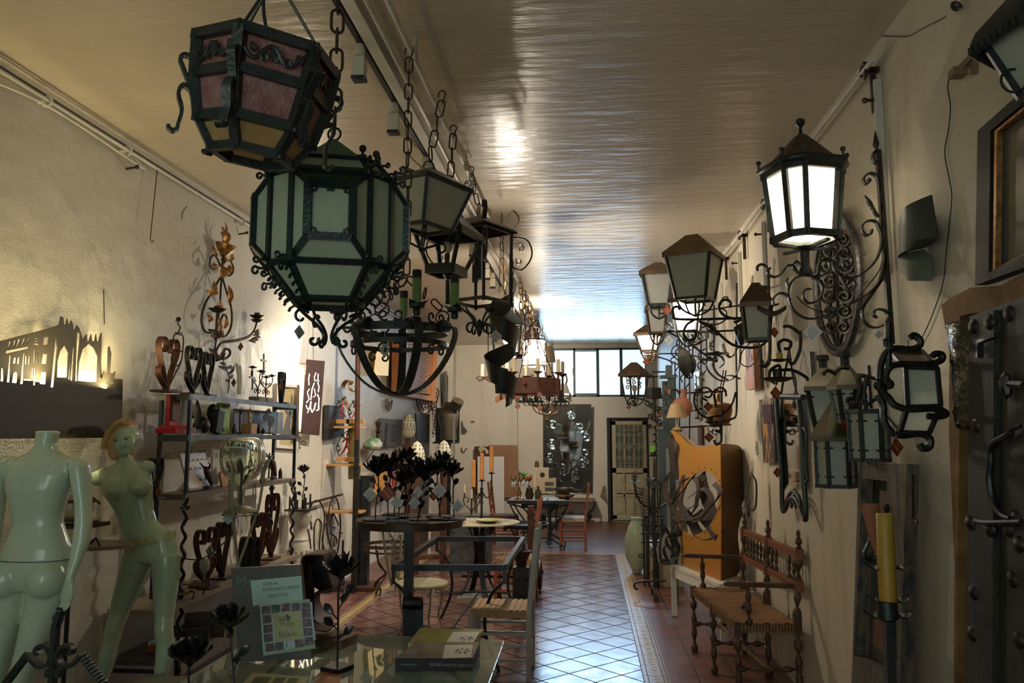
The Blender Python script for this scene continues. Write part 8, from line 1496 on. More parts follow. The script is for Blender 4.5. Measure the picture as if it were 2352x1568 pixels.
gm=onX(XR-.06);t=T('iron_framed_mirror','tall narrow wall mirror in a black forged iron frame with curved foot','mirror',gm(1822,1190));f=MB();f.plate(m3([(1795,915),(1832,918),(1836,960),(1838,1075),(1840,1120),(1825,1120),(1812,1110),(1800,1130),(1797,1060),(1793,960)],gm),[],(.01,0,0));t.p('mirror_glass',f,M['mirror'],smooth=0)
gf=onX(XR-.08);f=MB()
for L_,w in(([(1783,915),(1788,990),(1795,1080),(1797,1165),(1803,1170),(1812,1150),(1822,1142),(1832,1150),(1845,1185),(1851,1188),(1848,1120),(1842,1000),(1834,915)],.035),([(1780,910),(1845,912)],.04),([(1790,960),(1786,980),(1790,1000)],.02),([(1842,985),(1850,985),(1852,1010),(1852,1070),(1856,1100),(1850,1105),(1848,1095)],.02),([(1800,1168),(1808,1145),(1820,1128),(1834,1138),(1840,1160)],.022),([(1818,1165),(1822,1150),(1828,1165)],.02),([(1793,912),(1800,870),(1808,830),(1812,803)],.016),([(1832,912),(1822,870),(1816,830),(1812,803)],.016),([(1825,905),(1828,880),(1822,850)],.012)):f.tube(m3([tuple(q)[:2]for q in cr([V((a,b,0))for a,b in L_],4)],gf),w*.5,8)
t.p('forged_frame',f,M['iron2'])
t=wbr('two-armed candle sconce on top of the iron framed mirror',5.2,[[(1838,760),(1838,800),(1825,832),(1815,832),(1815,822)],[(1836,765),(1815,750),(1798,750)],[(1792,810),(1788,790),(1800,780),(1816,786),(1812,800),(1800,800)],[(1790,870),(1790,840),(1770,850),(1768,870),(1785,882)],[(1790,850),(1820,850),(1850,865),(1856,875)],[(1768,740),(1768,820),(1760,840),(1750,838),(1752,828)]],.02,extra=lambda f,g:[pan(f,g(1790,830),.06,.01,cup=.02,ch=.02),pan(f,g(1786,876),.11,.02,cup=.03,ch=.08)])
c=PY(1790,822,5.2);f=MB();f.lathe(c,[(.022,-.01),(.022,.03),(.018,.033)],12);single('yellow_candle','stub of yellow candle on the sconce above the iron framed mirror','candle',f,mat('yellow_wax',(.55,.36,.05),.45),c)
gp=onX(XR-.03);t=T('painting','dark abstract painting with ochre brush marks, left of the iron framed mirror','painting',gp(1765,1065));f=MB();f.plate(m3([(1748,918),(1780,913),(1785,1063),(1758,1063)],gp),[],(.03,0,0));t.p('canvas',f,mat('ochre_violet_paint',(.45,.22,.05),.5,0,(.05,.035,.04),5,mixw=(.44,.5),sc=(1,2.5,1)),smooth=0);f=MB();f.plate(m3([(1751,930),(1771,928),(1774,970),(1755,972)],onX(XR-.05)),[],(.004,0,0));t.p('brown_square',f,M['rust'],smooth=0)
for lab,u,v in(('cream light switch on the right wall above the bench',1738,1028),('cream light switch beside the second cable duct',1727,648)):p=PX(u,v,XR-.006);f=MB();f.box(p,(.012,.07,.11));f.box(p-V((.008,0,0)),(.006,.03,.04));single('light_switch',lab,'switch',f,M['cream'],p,smooth=0)
f=MB();g=onX(XR-.02);f.beam(g(1864,808),g(1868,870),.03,.02,(0,1,0));single('thermometer','thin metal thermometer strip on the right wall above the low lanterns','thermometer',f,M['steel'],g(1866,870),smooth=0)
# ================= RIGHT SIDE FLOOR: OLD DOOR, SHUTTER, CANDLE STAND =================
mod=mat('old_studded_door_wood',(.035,.035,.025),.6,0,(.018,.018,.014),3,.35,20,sc=(8,8,.8));mor=mat('ochre_stone_lintel',(.24,.13,.04),.8,0,(.12,.06,.02),7,.6,18)
gd=onX(XR-.14);t=T('old_door','huge old dark wooden door with iron studs and a handle, cut by the right edge','door',PX(2230,1568,XR-.14));f=MB()
zt0=PX(2233,722,XR-.14);y0=zt0.y;zlow=0
xw=XR-.14
f.plate(m3([(2233,724),(2460,640),(2460,1800),(2222,1800)],onX(xw)),[],(.06,0,0),center=False);t.p('door_leaf',f,mod,smooth=0)
f=MB();yc_=PX(2320,800,xw).y
for q4 in([(2234,726),(2290,712),(2286,1800),(2223,1800)],[(2322,700),(2460,650),(2460,1800),(2318,1800)]):f.plate(m3(q4,onX(xw-.01)),[],(.02,0,0));f.cut()
t.p('planks',f,mod,smooth=0)
f=MB()
for u,v in((2240,750),(2277,740),(2322,720),(2245,978),(2232,1200),(2278,1215),(2320,1215),(2240,1360),(2345,1250),(2330,1330),(2236,1455),(2345,1470),(2338,1190)):f.ball(PX(u,v,xw-.015),.028,12,(.7,1,1));f.cut()
t.p('iron_studs',f,M['iron'])
f=MB();gh=onX(xw-.04);f.tube(crv([(2345,978),(2325,985),(2318,998),(2290,1012),(2277,1030),(2275,1060),(2272,1100),(2280,1150),(2300,1180),(2320,1190)],gh),[.006,.012,.01,.012,.008],8);f.tube(m3([(2240,1196),(2262,1200),(2345,1198)],gh),.008,6);f.beam(gh(2250,785),gh(2290,770),.02,.01);f.beam(gh(2250,785),gh(2250,822),.02,.012);f.ball(gh(2310,885),.03,8,(.6,.8,1.4));f.tube(m3([(2300,880),(2352,884)],gh),.012,6);t.p('handle_and_bolts',f,M['steeld'])
f=MB();s_=onX(XR-.05);f.plate(m3([(2190,700),(2210,685),(2260,660),(2330,655),(2420,610),(2420,690),(2235,725),(2232,745),(2200,755)],s_),[],(.09,0,0));f.plate(m3([(2210,740),(2236,735),(2233,1000),(2228,1300),(2229,1700),(2218,1700),(2222,1300),(2208,1000)],s_),[],(.09,0,0));struct('door_2',f,mor)
t=T('embossed_metal_sheet','curved embossed dark metal sheet clipped to the side of the old door','wall ornament',PX(2200,985,XR-.12));f=MB();rows=[]
for i in range(15):
 k=i/14;ua=2175+k*26;ub=2240-k*6;v=748+k*232;rows.append([PX(ua+(ub-ua)*j/8,v-(j*1.2),XR-.15)+V((-.03*sin(pi*j/8)-.004*sin(i*2.3+j*1.7),0,0))for j in range(9)])
f.add([p for r in rows for p in r],[(i*9+j,i*9+j+1,(i+1)*9+j+1,(i+1)*9+j)for i in range(14)for j in range(8)]);f.add([p+V((.01,0,0))for r in rows for p in r],[((i+1)*9+j,(i+1)*9+j+1,i*9+j+1,i*9+j)for i in range(14)for j in range(8)]);t.p('sheet',f,mat('embossed_silvery_sheet',(.10,.10,.09),.25,.9,(.04,.045,.035),12,.9,25));f=MB();f.tube(crv([(2190,945),(2196,960),(2200,980),(2222,985),(2222,978)],onX(XR-.17)),.006,6);t.p('clip',f,IR)
msh=mat('weathered_blue_grey_wood',(.16,.12,.07),.7,0,(.035,.045,.05),6,.3,30,sc=(6,6,1));t=T('old_shutter','weathered narrow wooden door leaf with two recessed panels leaning on the right wall','door leaf',PX(2030,1700,XR-.10))
ga=onX(XR-.17);f=MB();o_=[(1985,1062),(2097,1066),(2080,1640),(1966,1640)]
f.plate(m3(o_,ga),[m3([(1993,1098),(2052,1105),(2045,1545),(1975,1505)],ga)],(.05,0,0));t.p('frame',f,msh,smooth=0)
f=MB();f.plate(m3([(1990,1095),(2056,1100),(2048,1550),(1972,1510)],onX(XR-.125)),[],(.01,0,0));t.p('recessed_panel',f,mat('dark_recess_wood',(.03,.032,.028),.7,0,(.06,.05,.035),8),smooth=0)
f=MB();f.plate(m3([(2026,1125),(2050,1130),(2049,1180),(2024,1178)],onX(XR-.15)),[],(.02,0,0));f.plate(m3([(2012,1400),(2036,1415),(2035,1500),(2010,1480)],onX(XR-.15)),[],(.02,0,0));t.p('raised_panel',f,M['wood'],smooth=0)
f=MB();gb=onX(XR-.2);f.ball(gb(2037,1165),.015,8);f.tube(m3([(2037,1165),(2035,1178)],gb),.006,6);f.cut();f.tube(m3([(2097,1090),(2098,1190),(2108,1200)],gb),.005,6);f.cut();t.p('iron_fittings',f,IR)
ycs=3.05;g=onY(ycs);b=g(2040,1700);t=T('candle_stand','tall black iron candle stand with curled leaf arms in front of the old shutter','candle stand',(b.x,ycs,0));f=MB()
f.beam((g(2043,1500)).to_tuple(),V((g(2043,1500).x,ycs,0)),.03,.03,(0,1,0));f.beam(g(2043,1400),g(2045,1510),.034,.034,(0,1,0));f.lathe(g(2040,1420),[(.02,-.01),(.035,.0),(.034,.06),(.03,.062)],14);t.p('post',f,M['iron2'])
f=MB()
for k,(v,w)in enumerate(((1292,55),(1368,50),(1402,58))):
 for sx in(-1,1):f.leaf(g(2040+sx*12,v+6),g(2040+sx*w,v-4),.05,(0,-.2,1),-.25)
f.beam(g(2040,1410),g(2052,1290)+V((0,.06,0)),.02,.02);t.p('leaf_drip_pans',f,M['iron2'])
f=MB();a=g(2041,1386);f.loft([[p+V((r*cos(q),r*sin(q),0))for q in[2*pi*i/16 for i in range(16)]]for p,r in((g(2041,1386),.030),(g(2036,1300),.031),(g(2032,1182),.029),(g(2032,1179),.026))]);single('pillar_candle','thick deep yellow candle on the black stand at the right','candle',f,mat('deep_yellow_wax',(.40,.26,.03),.45,0,(.36,.16,.02),5),a)
f=MB();f.loft([[p+V((r*cos(q),r*.6*sin(q),0))for q in[2*pi*i/14 for i in range(14)]]for p,r in((PY(2018,1275,3.2),.012),(PY(2008,1230,3.2),.022),(PY(2000,1170,3.2),.034),(PY(1999,1157,3.2),.030))]);single('terracotta_candle','tapering terracotta coloured candle tilted behind the yellow one','candle',f,M['clay'],PY(2015,1275,3.2))
f=MB();g5=onY(3.25);f.tube(crv([(2002,1290),(1985,1275),(1988,1262),(1995,1245),(1998,1232)],g5),.007,6);f.leaf(g5(1985,1270),g5(2010,1290),.04,(0,-1,0));f.ball(g5(2010,1282),.02,8);f.tube([g5(2010,1282),g5(2035,1300)],.01,6);t.p('curled_leaf_arm',f,M['iron2'])
# ================= BENCH =================
mb_=mat('turned_dark_wood',(.11,.055,.025),.42,0,(.055,.028,.014),7,.15,40);mb2=mat('reddish_rail_wood',(.26,.10,.05),.45,0,(.19,.07,.035),6,sc=(2,14,2));mru=mat('rush_straw',(.30,.15,.055),.7,0,(.16,.08,.03),30,.8,60,sc=(1,4,1))
F_=[V((.85,6.86,0)),V((.915,6.26,0)),V((.975,5.60,0))];Bk=[V((1.25,6.86,0)),V((1.31,6.26,0)),V((1.37,5.62,0))]
t=T('turned_wood_bench','carved dark wooden bench with spindle back and woven rush seats against the right wall','bench',V((1.1,6.2,0)))
def turned(f,a,b,r=.024,n=7,seed=0):
 a=V(a);b=V(b);L_=(b-a).length;d=(b-a)/L_;prof=[];N=40
 for i in range(N+1):
  k=i/N;q=.72+.28*sin(k*n*2*pi+seed)+(.25 if int(k*n*2)%3==0 else 0);prof.append((r*min(1.15,q),k*L_))
 f.lathe(a,prof,12,d)
def finial(f,p,s=1):f.lathe(p,[(.012*s,0),(.02*s,.01),(.012*s,.02),(.026*s,.04),(.02*s,.06),(.01*s,.075),(.016*s,.09),(.012*s,.11),(.001,.125)],12)
for k in range(3):
 f=MB();top=.52 if k!=1 else .50;turned(f,F_[k],F_[k]+V((0,0,top-.06)),.024,4);f.beam(F_[k]+V((0,0,top-.09)),F_[k]+V((0,0,top)),.045,.045,(1,0,0));t.p('leg',f,mb_)
 f=MB();lean=V((.03,0,0));turned(f,Bk[k],Bk[k]+V((0,0,.46)),.026,4);f.beam(Bk[k]+V((0,0,.44)),Bk[k]+V((0,0,.56)),.05,.05,(1,0,0));turned(f,Bk[k]+V((0,0,.56)),Bk[k]+lean+V((0,0,1.0)),.026,4,1);finial(f,Bk[k]+lean+V((0,0,1.0)));t.p('leg',f,mb_)
f=MB();
for z,x0 in((.96,.03),(.755,.02)):
 for k in(0,1):
  a,b=Bk[k]+V((x0,0,z)),Bk[k+1]+V((x0,0,z));f.beam(a,b,.03,.05)
  for dz in(-.013,.013):f.beam(a+V((-.018,0,dz)),b+V((-.018,0,dz)),.008,.014)
 for k in range(3):f.beam(Bk[k]+V((x0-.004,0,z-.035)),Bk[k]+V((x0-.004,0,z+.035)),.058,.058,(1,0,0))
o=t.p('back_rails',f,mb2,smooth=0);o['label']='paler reddish moulded back rails'
for k in(0,1):
 for i in range(1,7 if k==0 else 7):
  if k==1 and i in(3,4):continue
  q=i/7;a=Bk[k]+(Bk[k+1]-Bk[k])*q+V((.02,0,.78));f=MB();turned(f,a,a+V((.008,0,.16)),.015,3,q);t.p('spindle',f,mb_)
for k in(0,2):
 f=MB();a=F_[k]+V((-.06,0,.765));b=Bk[k]+V((0,0,.755));f.beam(a,b,.045,.03);f.ball(a,.024,8,(1,1,.7));t.p('arm_rest',f,mb_)
 f=MB();s0=F_[k]+(Bk[k]-F_[k])*.2;turned(f,s0+V((0,0,.50)),s0+V((0,0,.75)),.022,3);t.p('arm_post',f,mb_)
for k in(0,1):
 f=MB();a,b,c,d=F_[k],F_[k+1],Bk[k+1],Bk[k];z=.50;N=12;top=[]
 def S(x,y):p=a+(b-a)*x+((d+(c-d)*x)-(a+(b-a)*x))*y;return p
 vs=[]
 for i in range(N+1):
  for j in range(N+1):
   x,y=i/N,j/N;m_=min(x,1-x,y,1-y);vs.append(S(x,y)+V((0,0,z+.012-.05*m_**.7+.004*sin(40*(x if min(y,1-y)<min(x,1-x)else y)))))
 f.add(vs,[(i*(N+1)+j,i*(N+1)+j+1,(i+1)*(N+1)+j+1,(i+1)*(N+1)+j)for i in range(N)for j in range(N)])
 for p,q in((a,b),(b,c),(c,d),(d,a)):
  n_=int((q-p).length/.02)
  for i in range(n_):m0=p+(q-p)*((i+.5)/n_);f.box(m0+V((0,0,z-.02)),(.03,.012,.055)if abs((q-p).y)>abs((q-p).x)else(.012,.03,.055))
 t.p('rush_seat',f,mru,smooth=30)
for k in range(3):f=MB();turned(f,F_[k]+V((0,0,.22)),Bk[k]+V((0,0,.22)),.018,4);t.p('stretcher',f,mb_)
f=MB();m0=(F_[0]+Bk[0])/2+V((0,0,.22));m1_=(F_[2]+Bk[2])/2+V((0,0,.22));turned(f,m0,m1_,.022,9);t.p('stretcher',f,mat('pale_turned_wood',(.28,.18,.10),.5))
f=MB();c=PZ(1708,1395,.515)
for k in range(5):f.tube([c+V((.03*cos(a)+.008*k,.04*sin(a+k),.006*k))for a in[i*.5 for i in range(12)]],.003,5)
single('coiled_cord','small coil of dark cord lying on the rush seat of the bench','cord',f,M['cord'],c)
# ================= ORANGE SHEET SCULPTURE ON WHITE TABLE =================
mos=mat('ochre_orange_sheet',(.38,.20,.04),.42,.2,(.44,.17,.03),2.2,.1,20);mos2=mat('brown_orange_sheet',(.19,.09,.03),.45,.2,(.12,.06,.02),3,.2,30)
ztb=.47;t=T('white_low_table','low whitish table under the orange sheet sculpture','table',PZ(1600,1395,0));A1,A2,A3,A4=PZ(1542,1300,ztb),PZ(1652,1345,ztb),PZ(1740,1330,ztb),PZ(1620,1292,ztb);A3=V((1.38,A2.y-.05,ztb));A4=V((1.38,A1.y,ztb));f=MB();f.plate([A1,A2,A3,A4],[],(0,0,.03));f.plate([p-V((0,0,.06))+V((0,.02,0))for p in(A1,A2,A3,A4)],[],(0,0,.08));t.p('top',f,M['white'],smooth=0)
for p in(A1,A2,A3,A4):f=MB();f.beam(V((p.x+(.02 if p.x<1.2 else-.02),p.y-.01,ztb-.03)),V((p.x+(.02 if p.x<1.2 else-.02),p.y-.01,0)),.05,.05,(1,0,0));t.p('leg',f,M['white'],smooth=0)
yc2=PZ(1655,1333,ztb+.015).y;e1=PZ(1655,1333,ztb+.015);e0=PZ(1552,1293,ztb+.015);t=T('sheet_metal_sculpture','big folded orange ochre sheet metal sculpture with an oval hole and dark iron straps','sculpture',(e0+e1)/2)
dn=(e1-e0);dn.z=0;nrm=dn.cross(V((0,0,1))).normalized();gl=onP(e1,(nrm.x,nrm.y,0))
outl=cr([V((u,v,0))for u,v in[(1560,1070),(1556,1030),(1548,1000),(1540,990),(1550,990),(1565,1002),(1585,1020),(1610,1027),(1635,1022),(1655,1019)]],4)
outline=[tuple(q)[:2]for q in outl]+[(1657,1180),(1656,1333),(1600,1315),(1566,1296),(1563,1200)]
hol=ell(1608,1155,44,76,30);hol=[(1606+(u-1608)*cos(.30)-(v-1155)*sin(.30)*.9,1155+(u-1608)*sin(.30)*.9+(v-1155)*cos(.30))for u,v in hol]
f=MB();f.plate(m3(outline,gl),[m3(hol,gl)],nrm*.008);t.p('front_sheet',f,mos,smooth=0)
e2=V((1.40,e1.y+.35,e1.z));dn2=e2-e1;n2_=dn2.cross(V((0,0,1))).normalized();gr=onP(e1,(n2_.x,n2_.y,0))
ol2=[(1655,1019)]+[tuple(q)[:2]for q in cr([V((u,v,0))for u,v in[(1657,1019),(1680,1020),(1700,1026),(1708,1048),(1720,1072),(1727,1095),(1724,1130),(1712,1140),(1703,1160),(1705,1180),(1698,1200),(1694,1230),(1697,1260),(1700,1290),(1698,1310)]],4)]+[(1690,1325),(1656,1333)]
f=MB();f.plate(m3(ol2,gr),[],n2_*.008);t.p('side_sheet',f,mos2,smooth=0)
f2=MB();f2.plate(m3([(1538,990),(1550,988),(1600,1024),(1640,1022),(1600,1034),(1570,1020)],lambda u,v:gl(u,v)+V((.03,.08,.0))),[],nrm*.006);t.p('curled_lip',f2,mat('pinkish_inner_sheet',(.30,.20,.14),.45),smooth=0)
ms=mat('dark_leather_brown_strap',(.012,.008,.006),.55,0,(.035,.016,.01),6);rnd=random.Random(3)
def strap(L_,offs,w=.06,m=None):
 pts=[gl(u,v)+V((0,-o,0))for(u,v),o in zip(L_,offs)]
 f=MB();f.strip(cr(pts,5),w,.006,V((.5,-.6,.5)));t.p('iron_strap',f,m or ms)
strap([(1585,1095),(1548,1110),(1532,1140),(1545,1170),(1575,1180),(1600,1160)],[0,.1,.2,.22,.18,.05]);strap([(1545,1085),(1530,1100),(1525,1130),(1540,1150),(1555,1120),(1570,1090)],[.02,.12,.2,.2,.15,.02])
strap([(1600,1085),(1570,1120),(1560,1160),(1590,1190),(1620,1165),(1650,1130),(1640,1110)],[0,.1,.2,.25,.2,.1,0]);strap([(1535,1150),(1560,1185),(1600,1180),(1630,1150),(1612,1120),(1580,1140)],[.2,.25,.22,.15,.1,.1]);strap([(1610,1090),(1620,1130),(1635,1170),(1650,1230)],[-.05,-.08,-.1,-.05],.14)
strap([(1570,1175),(1590,1200),(1605,1225),(1630,1235),(1652,1225)],[.1,.0,-.05,-.05,0],.12);strap([(1600,1175),(1620,1190),(1640,1215),(1650,1230)],[.05,0,-.02,0],.14);strap([(1552,1075),(1535,1085),(1522,1110),(1525,1135),(1538,1160),(1550,1200),(1560,1230)],[.0,.1,.15,.2,.2,.1,.05]);strap([(1620,1100),(1600,1130),(1590,1165),(1560,1190),(1540,1180)],[0,.1,.18,.22,.2]);strap([(1590,1095),(1600,1110),(1596,1150),(1570,1165),(1550,1150),(1560,1125)],[0,.1,.15,.18,.2,.15],.05)
for k in range(5):strap([(1540+k*3,1000+k*4),(1537+k*4,1030),(1541+k*3,1060),(1549+k*2,1085+k*4)],[.02,.05+.01*k,.05,.02],.035)
f=MB()
for i in range(22):a=2*pi*i/22;u=1606+50*cos(a)*cos(.3)-84*sin(a)*sin(.3)*.9;v=1155+50*cos(a)*sin(.3)*.9+84*sin(a)*cos(.3);f.ball(gl(u,v)-V((nrm.x,nrm.y,0))*.006*(1 if nrm.y>0 else-1),.006,6)
t.p('rivets',f,M['black'])
f=MB();g6=onY(6.7);f.strip(crv([(1728,1090),(1737,1110),(1736,1160),(1728,1172),(1718,1165),(1722,1150)],g6),.05,.006,(0,1,0));f.strip(crv([(1722,1095),(1716,1130),(1712,1160),(1706,1165)],g6),.04,.006,(0,1,0));f.ball(g6(1719,1180),.02,8,(.6,.6,1.4));t.p('hanging_straps',f,ms)
c=PZ(1545,1298,ztb+.015);t=T('iron_strap_bunch','dark ball of bent iron straps at the left end of the white table','iron sculpture',c+V((-.0,0,0)));g7=onY(c.y-.05)
for L_ in([(1545,1295),(1520,1290),(1516,1250),(1522,1220),(1512,1212),(1508,1222)],[(1540,1295),(1545,1250),(1530,1215),(1522,1210)],[(1535,1290),(1525,1260),(1545,1235),(1555,1255),(1540,1275)],[(1550,1295),(1560,1260),(1548,1230),(1556,1205),(1562,1200)],[(1545,1265),(1530,1245),(1538,1225),(1555,1230)],[(1520,1285),(1545,1290),(1558,1275)]):f=MB();f.strip(crv(L_,g7),.06,.005,V((.3,-.8,.3)));t.p('strap',f,M['iron2'])
f=MB();f.plate(m3([(1537,1287),(1545,1280),(1552,1284),(1550,1294),(1541,1296)],onY(c.y-.12)),[],(0,.01,0));t.p('star',f,M['steel'],smooth=0)
f=MB();g8=onY(8.9);f.plate(m3([(1575,1160),(1555,1185),(1507,1258),(1512,1290),(1545,1295),(1580,1230)],g8),[],(0,.02,0));single('grey_slanted_sheet','pale grey slanted sheet leaning behind the strap bunch','metal sheet',f,mat('pale_grey_sheet',(.26,.26,.22),.5),PZ(1545,1330,0),smooth=0)
a=PZ(1482,1334,0);b=PZ(1520,1352,0);t=T('beige_plinth','plain beige box plinth on the floor behind the standing candelabrum','plinth',(a.x+.2,9.2,0));f=MB();f.plate([PZ(1483,1322,0),PZ(1500,1347,0),PZ(1500,1347,0)+V((.36,.0,0)),PZ(1483,1322,0)+V((.36,.1,0))],[],(0,0,PY(1500,1258,PZ(1500,1347,0).y).z),center=False);t.p('box',f,mat('beige_lacquer',(.34,.29,.20),.5),smooth=0)
y_=10.4;t=T('steel_column','tall blue grey steel column sculpture with cut-outs and a cap, near the right wall','sculpture',(PY(1535,1250,y_).x,y_,0));f=MB();q=PY(1524,985,y_);r=PY(1547,985,y_);z1_=PY(1530,862,y_).z
f.mm((q.x-.08,y_-.05,0),(r.x-.02,y_+.05,PY(1530,985,y_).z));t.p('lower_sheet',f,mat('blue_grey_sheet',(.13,.16,.15),.35,.5,(.09,.11,.11),2),smooth=0)
f=MB();f.lathe((q.x+.06,y_-.1,0),[(.055,0),(.055,PY(1530,1030,y_).z)],20);t.p('round_tube',f,mat('pale_steel_tube',(.24,.28,.27),.3,.6))
y9_=8.7;f=MB();q=PY(1526,900,y9_);r=PY(1550,900,y9_);zb=PY(1530,1000,y9_).z;zt9=PY(1530,868,y9_).z;f.mm((r.x-.07,y9_,zb),(r.x,y9_+.1,zt9));f.mm((q.x-.02,y9_+.04,zb),(r.x-.07,y9_+.06,zt9-.03));f.mm((q.x-.04,y9_-.02,zt9),(r.x+.02,y9_+.12,zt9+.03));f.mm((q.x+.02,y9_,zt9+.03),(r.x-.02,y9_+.08,zt9+.14));f.mm((r.x-.07,y9_,0),(r.x-.01,y9_+.08,zb));gz=onY(y9_+.03)
for k in range(7):f.tube(m3(spir(1530+(k%2)*5,880+k*11,6,k*80,1.1,2,10),gz),.006,5)
single('tall_box_sculpture','dark green-grey tall box shaped metal sculpture with torn edges beside the steel column','sculpture',f,mat('green_grey_steel',(.09,.11,.095),.4,.6,(.05,.065,.055),6),(r.x,y9_,0),smooth=30)
yk2=9.0;g=onY(yk2);bx=g(1503,1340).x;t=T('standing_candelabrum','black wrought iron floor candelabrum with spiral candle cups and twisted post on a scrolled base','candelabrum',(bx,yk2,0));f=MB();f.beam(g(1503,1110),V((bx,yk2,.1)),.03,.03,(0,1,0));f.strip(crv([(1497,1130),(1497,1105),(1503,1098),(1512,1103),(1510,1118)],g),.05,.006,(0,1,0))
f.tube([V((bx+.03*cos(i*.45),yk2+.03*sin(i*.45),.15+.95*i/60))for i in range(61)],.006,5);t.p('post',f,IR)
f=MB();arms=((1457,1105,[(1503,1165),(1480,1160),(1464,1140),(1457,1108)]),(1490,1120,[(1500,1180),(1492,1165),(1490,1122)]),(1516,1125,[(1503,1180),(1514,1160),(1516,1127)]),(1530,1155,[(1503,1165),(1515,1165),(1530,1155)]))
for u,v,L_ in arms[:3]:
 f.tube(crv(L_,g),.013,6);pan(f,g(u,v),.055,.006,cup=.015,ch=.02);c=g(u,v);f.tube([c+V((.03*cos(i*.6),.03*sin(i*.6),.01+.10*i/45))for i in range(46)],.005,5)
f.tube(crv(arms[3][2],g),.012,6);t.p('arms',f,IR)
f=MB();f.tube(cr([g(1530,1333),g(1500,1333),g(1470,1335),g(1458,1340),g(1458,1350),g(1466,1352)],5),.014,6);
for dy in(-.2,.2):f.strip(cr([V((bx,yk2,.1)),V((bx,yk2+dy*.6,.12)),V((bx,yk2+dy,.09)),V((bx,yk2+dy*1.05,.0))],5),.05,.01,(1,0,0))
t.p('scrolled_base',f,M['ironb'])
g=onY(9.6);bx=g(1503,1040).x;t=T('candle_post','slim iron candle post with a drip pan and green candle behind the standing candelabrum','candlestick',(bx,9.6,0));f=MB();f.tube([g(1503,1052),g(1503,1100),g(1500,1150),V((bx,9.6,0))],[.012,.02,.03,.03],8);pan(f,g(1501,1048),.08,.015,cup=.035,ch=.06);t.p('post',f,IR)
c=g(1500,1042);f=MB();f.lathe(c,[(.035,.02),(.035,.09),(.03,.092)],12);single('green_candle','short bright green candle on the slim iron candle post','candle',f,mat('bright_green_wax',(.14,.38,.03),.4),c)
g=onY(9.7);t=T('iron_side_rack','black iron rack with cross bars and curled corners beside the beige plinth','rack',PZ(1478,1290,0));f=MB()
for u in(1478,1488,1520):p=g(u,1190);f.beam(p,V((p.x,p.y,0)),.025,.025,(1,0,0))
for v in(1185,1205,1225,1245):f.beam(g(1472,v),g(1525,v),.02,.02)
f.tube(m3(spir(1472,1275,6,0,1.2,2),g),.007,5);t.p('bars',f,IR,smooth=50)
c=PZ(1470,1262,0);f=MB();f.lathe((g(1472,1230).x,10.6,0),[(.05,0),(.14,.2),(.16,.4),(.10,.6),(.06,.66),(.08,.7)],20);single('green_vase','pale green rounded floor vase at the far right near the door','vase',f,M['frostg'],(g(1472,1230).x,10.6,0))
g=onY(10);t=T('iron_fern','spiky iron fern branch between the candelabrum arms','iron plant',g(1480,1200));f=MB();f.tube(crv([(1484,1200),(1478,1160),(1474,1120)],g),.006,5)
for k in range(9):q=g(1474+k,1125+k*7);f.leaf(q,q+V((-.07,0,.04)),.015,(0,-1,0));f.leaf(q,q+V((.06,0,.06)),.015,(0,-1,0))
f.beam(g(1484,1200),V((g(1484,1200).x,10,0)),.02,.02);t.p('branch',f,IR)
f=MB();g=onY(11.5)
for k in range(8):f.leaf(g(1506,985+k*8),g(1502+(k%2)*9,978+k*8),.05,(0,-1,0));
f.tube([g(1506,975),g(1508,1050)],.008,5);f.beam(g(1508,1050),V((g(1508,1050).x,11.5,0)),.02,.02);single('iron_ivy','upright iron ivy stem with leaves right of the cream door','iron plant',f,IR,V((g(1508,1050).x,11.5,0)))
# ================= LIGHT =================
def plight(name,p,e,col=(1,.87,.69),r=.05):
 l=bpy.data.lights.new(name,'POINT');l.energy=e;l.color=col;l.shadow_soft_size=r;o=bpy.data.objects.new(name,l);C.objects.link(o);o.location=V(p);return o
def alight(name,p,d,sx,sy,e,col,spread=180):
 l=bpy.data.lights.new(name,'AREA');l.shape='RECTANGLE';l.size=sx;l.size_y=sy;l.energy=e;l.color=col;l.spread=radians(spread)
 o=bpy.data.objects.new(name,l);C.objects.link(o);o.location=V(p);o.rotation_euler=V(d).to_track_quat('-Z','Y').to_euler();return o
alight('rear_daylight',((wx0+wx1)/2,YB+.02,(wz0+wz1)/2),(0,-1,-.42),wx1-wx0-.1,wz1-wz0-.1,30,(.42,.68,1),105)
alight('shop_entrance_daylight',(-1.5,-1.9,1.7),(-.22,1,.1),2.1,2.4,26,(.78,.93,.78))
plight('lamp_big_lantern',PY(1858,500,3.9),14,(1,.88,.7),.05)
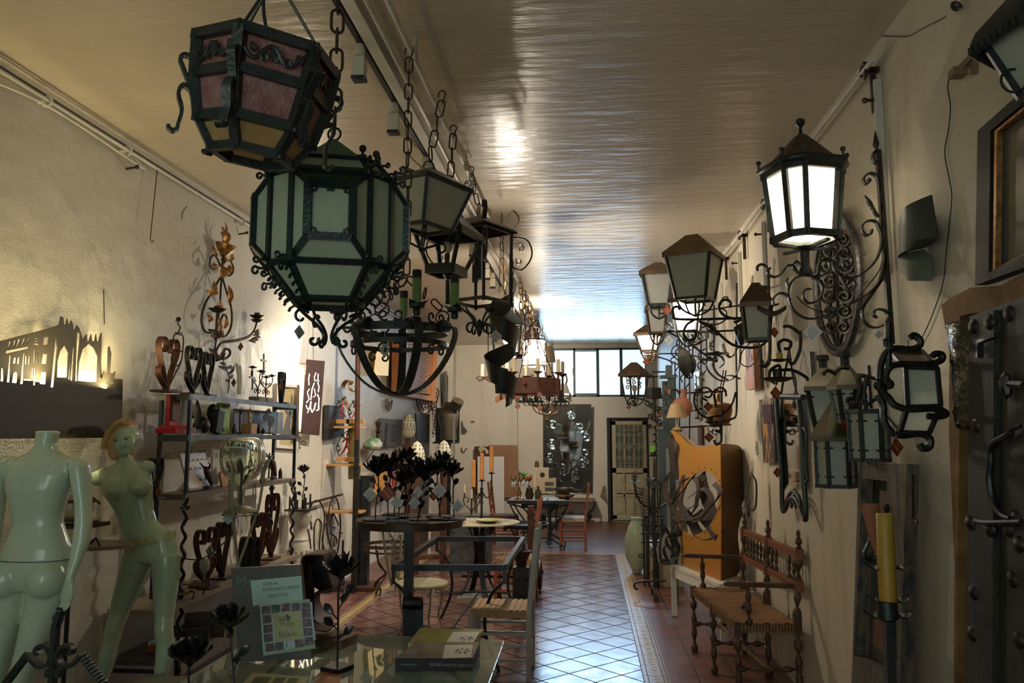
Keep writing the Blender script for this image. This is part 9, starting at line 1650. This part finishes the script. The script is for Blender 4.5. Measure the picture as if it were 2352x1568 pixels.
plight('lamp_bulbs_mid',PY(1166,806,7.4),85,(1,.88,.72),.06)
plight('lamp_drum',PY(1228,815,11.5),130,(1,.9,.76),.08)
plight('lamp_lantern_lit_1',PY(1575,722,7.0),50,(1,.9,.75),.05)
plight('lamp_lantern_lit_2',PY(1489,782,9.2),45,(1,.88,.7),.05)
for i,y in enumerate((3.4,4.0,4.6)):alight('cityscape_backlight',(XL+.03,y,2.02),(-.35,0,1),.03,.6,4.5,(1,.80,.38))
alight('panel_lamp',PX(694,830,XL+.05)+V((.0,-.0,0)),(-1,-.8,.2),.05,.7,8,(1,.85,.6))
def slight(name,p,tgt,e,ang=70,col=(1,.87,.69)):  # fill spots added under the rail to brighten walls and floor
 l=bpy.data.lights.new(name,'SPOT');l.energy=e;l.color=col;l.spot_size=radians(ang);l.spot_blend=.8;l.shadow_soft_size=.04
 o=bpy.data.objects.new(name,l);C.objects.link(o);o.location=V(p);o.rotation_euler=(V(tgt)-V(p)).to_track_quat('-Z','Y').to_euler()
slight('fill_spot_left',(-1.0,7.5,3.4),(-3.0,8.6,1.6),170,100)
slight('fill_spot_back',(-1.0,13.0,3.4),(-2,16.8,1.5),200,100)
slight('fill_spot_floor',(-1.0,9.5,3.4),(-1.6,9.5,.2),120,100)
slight('fill_spot_right',(-1.0,7.0,3.4),(1.4,8.2,2.6),90,90)
slight('fill_spot_front',(-1.0,4.2,3.4),(-2.9,4.6,2.0),9,110,(1,.88,.5))
w=bpy.data.worlds.new('world');bpy.context.scene.world=w;w.use_nodes=True;w.node_tree.nodes['Background'].inputs[0].default_value=(.6,.75,.9,1);w.node_tree.nodes['Background'].inputs[1].default_value=.6
cy_=bpy.context.scene.cycles;cy_.max_bounces=7;cy_.diffuse_bounces=4;cy_.glossy_bounces=3;cy_.transmission_bounces=6;cy_.caustics_reflective=False;cy_.caustics_refractive=False;cy_.sample_clamp_indirect=6
vs_=bpy.context.scene.view_settings;vs_.view_transform='Standard';vs_.look='None';vs_.gamma=1;vs_.use_curve_mapping=False;vs_.exposure=0.72
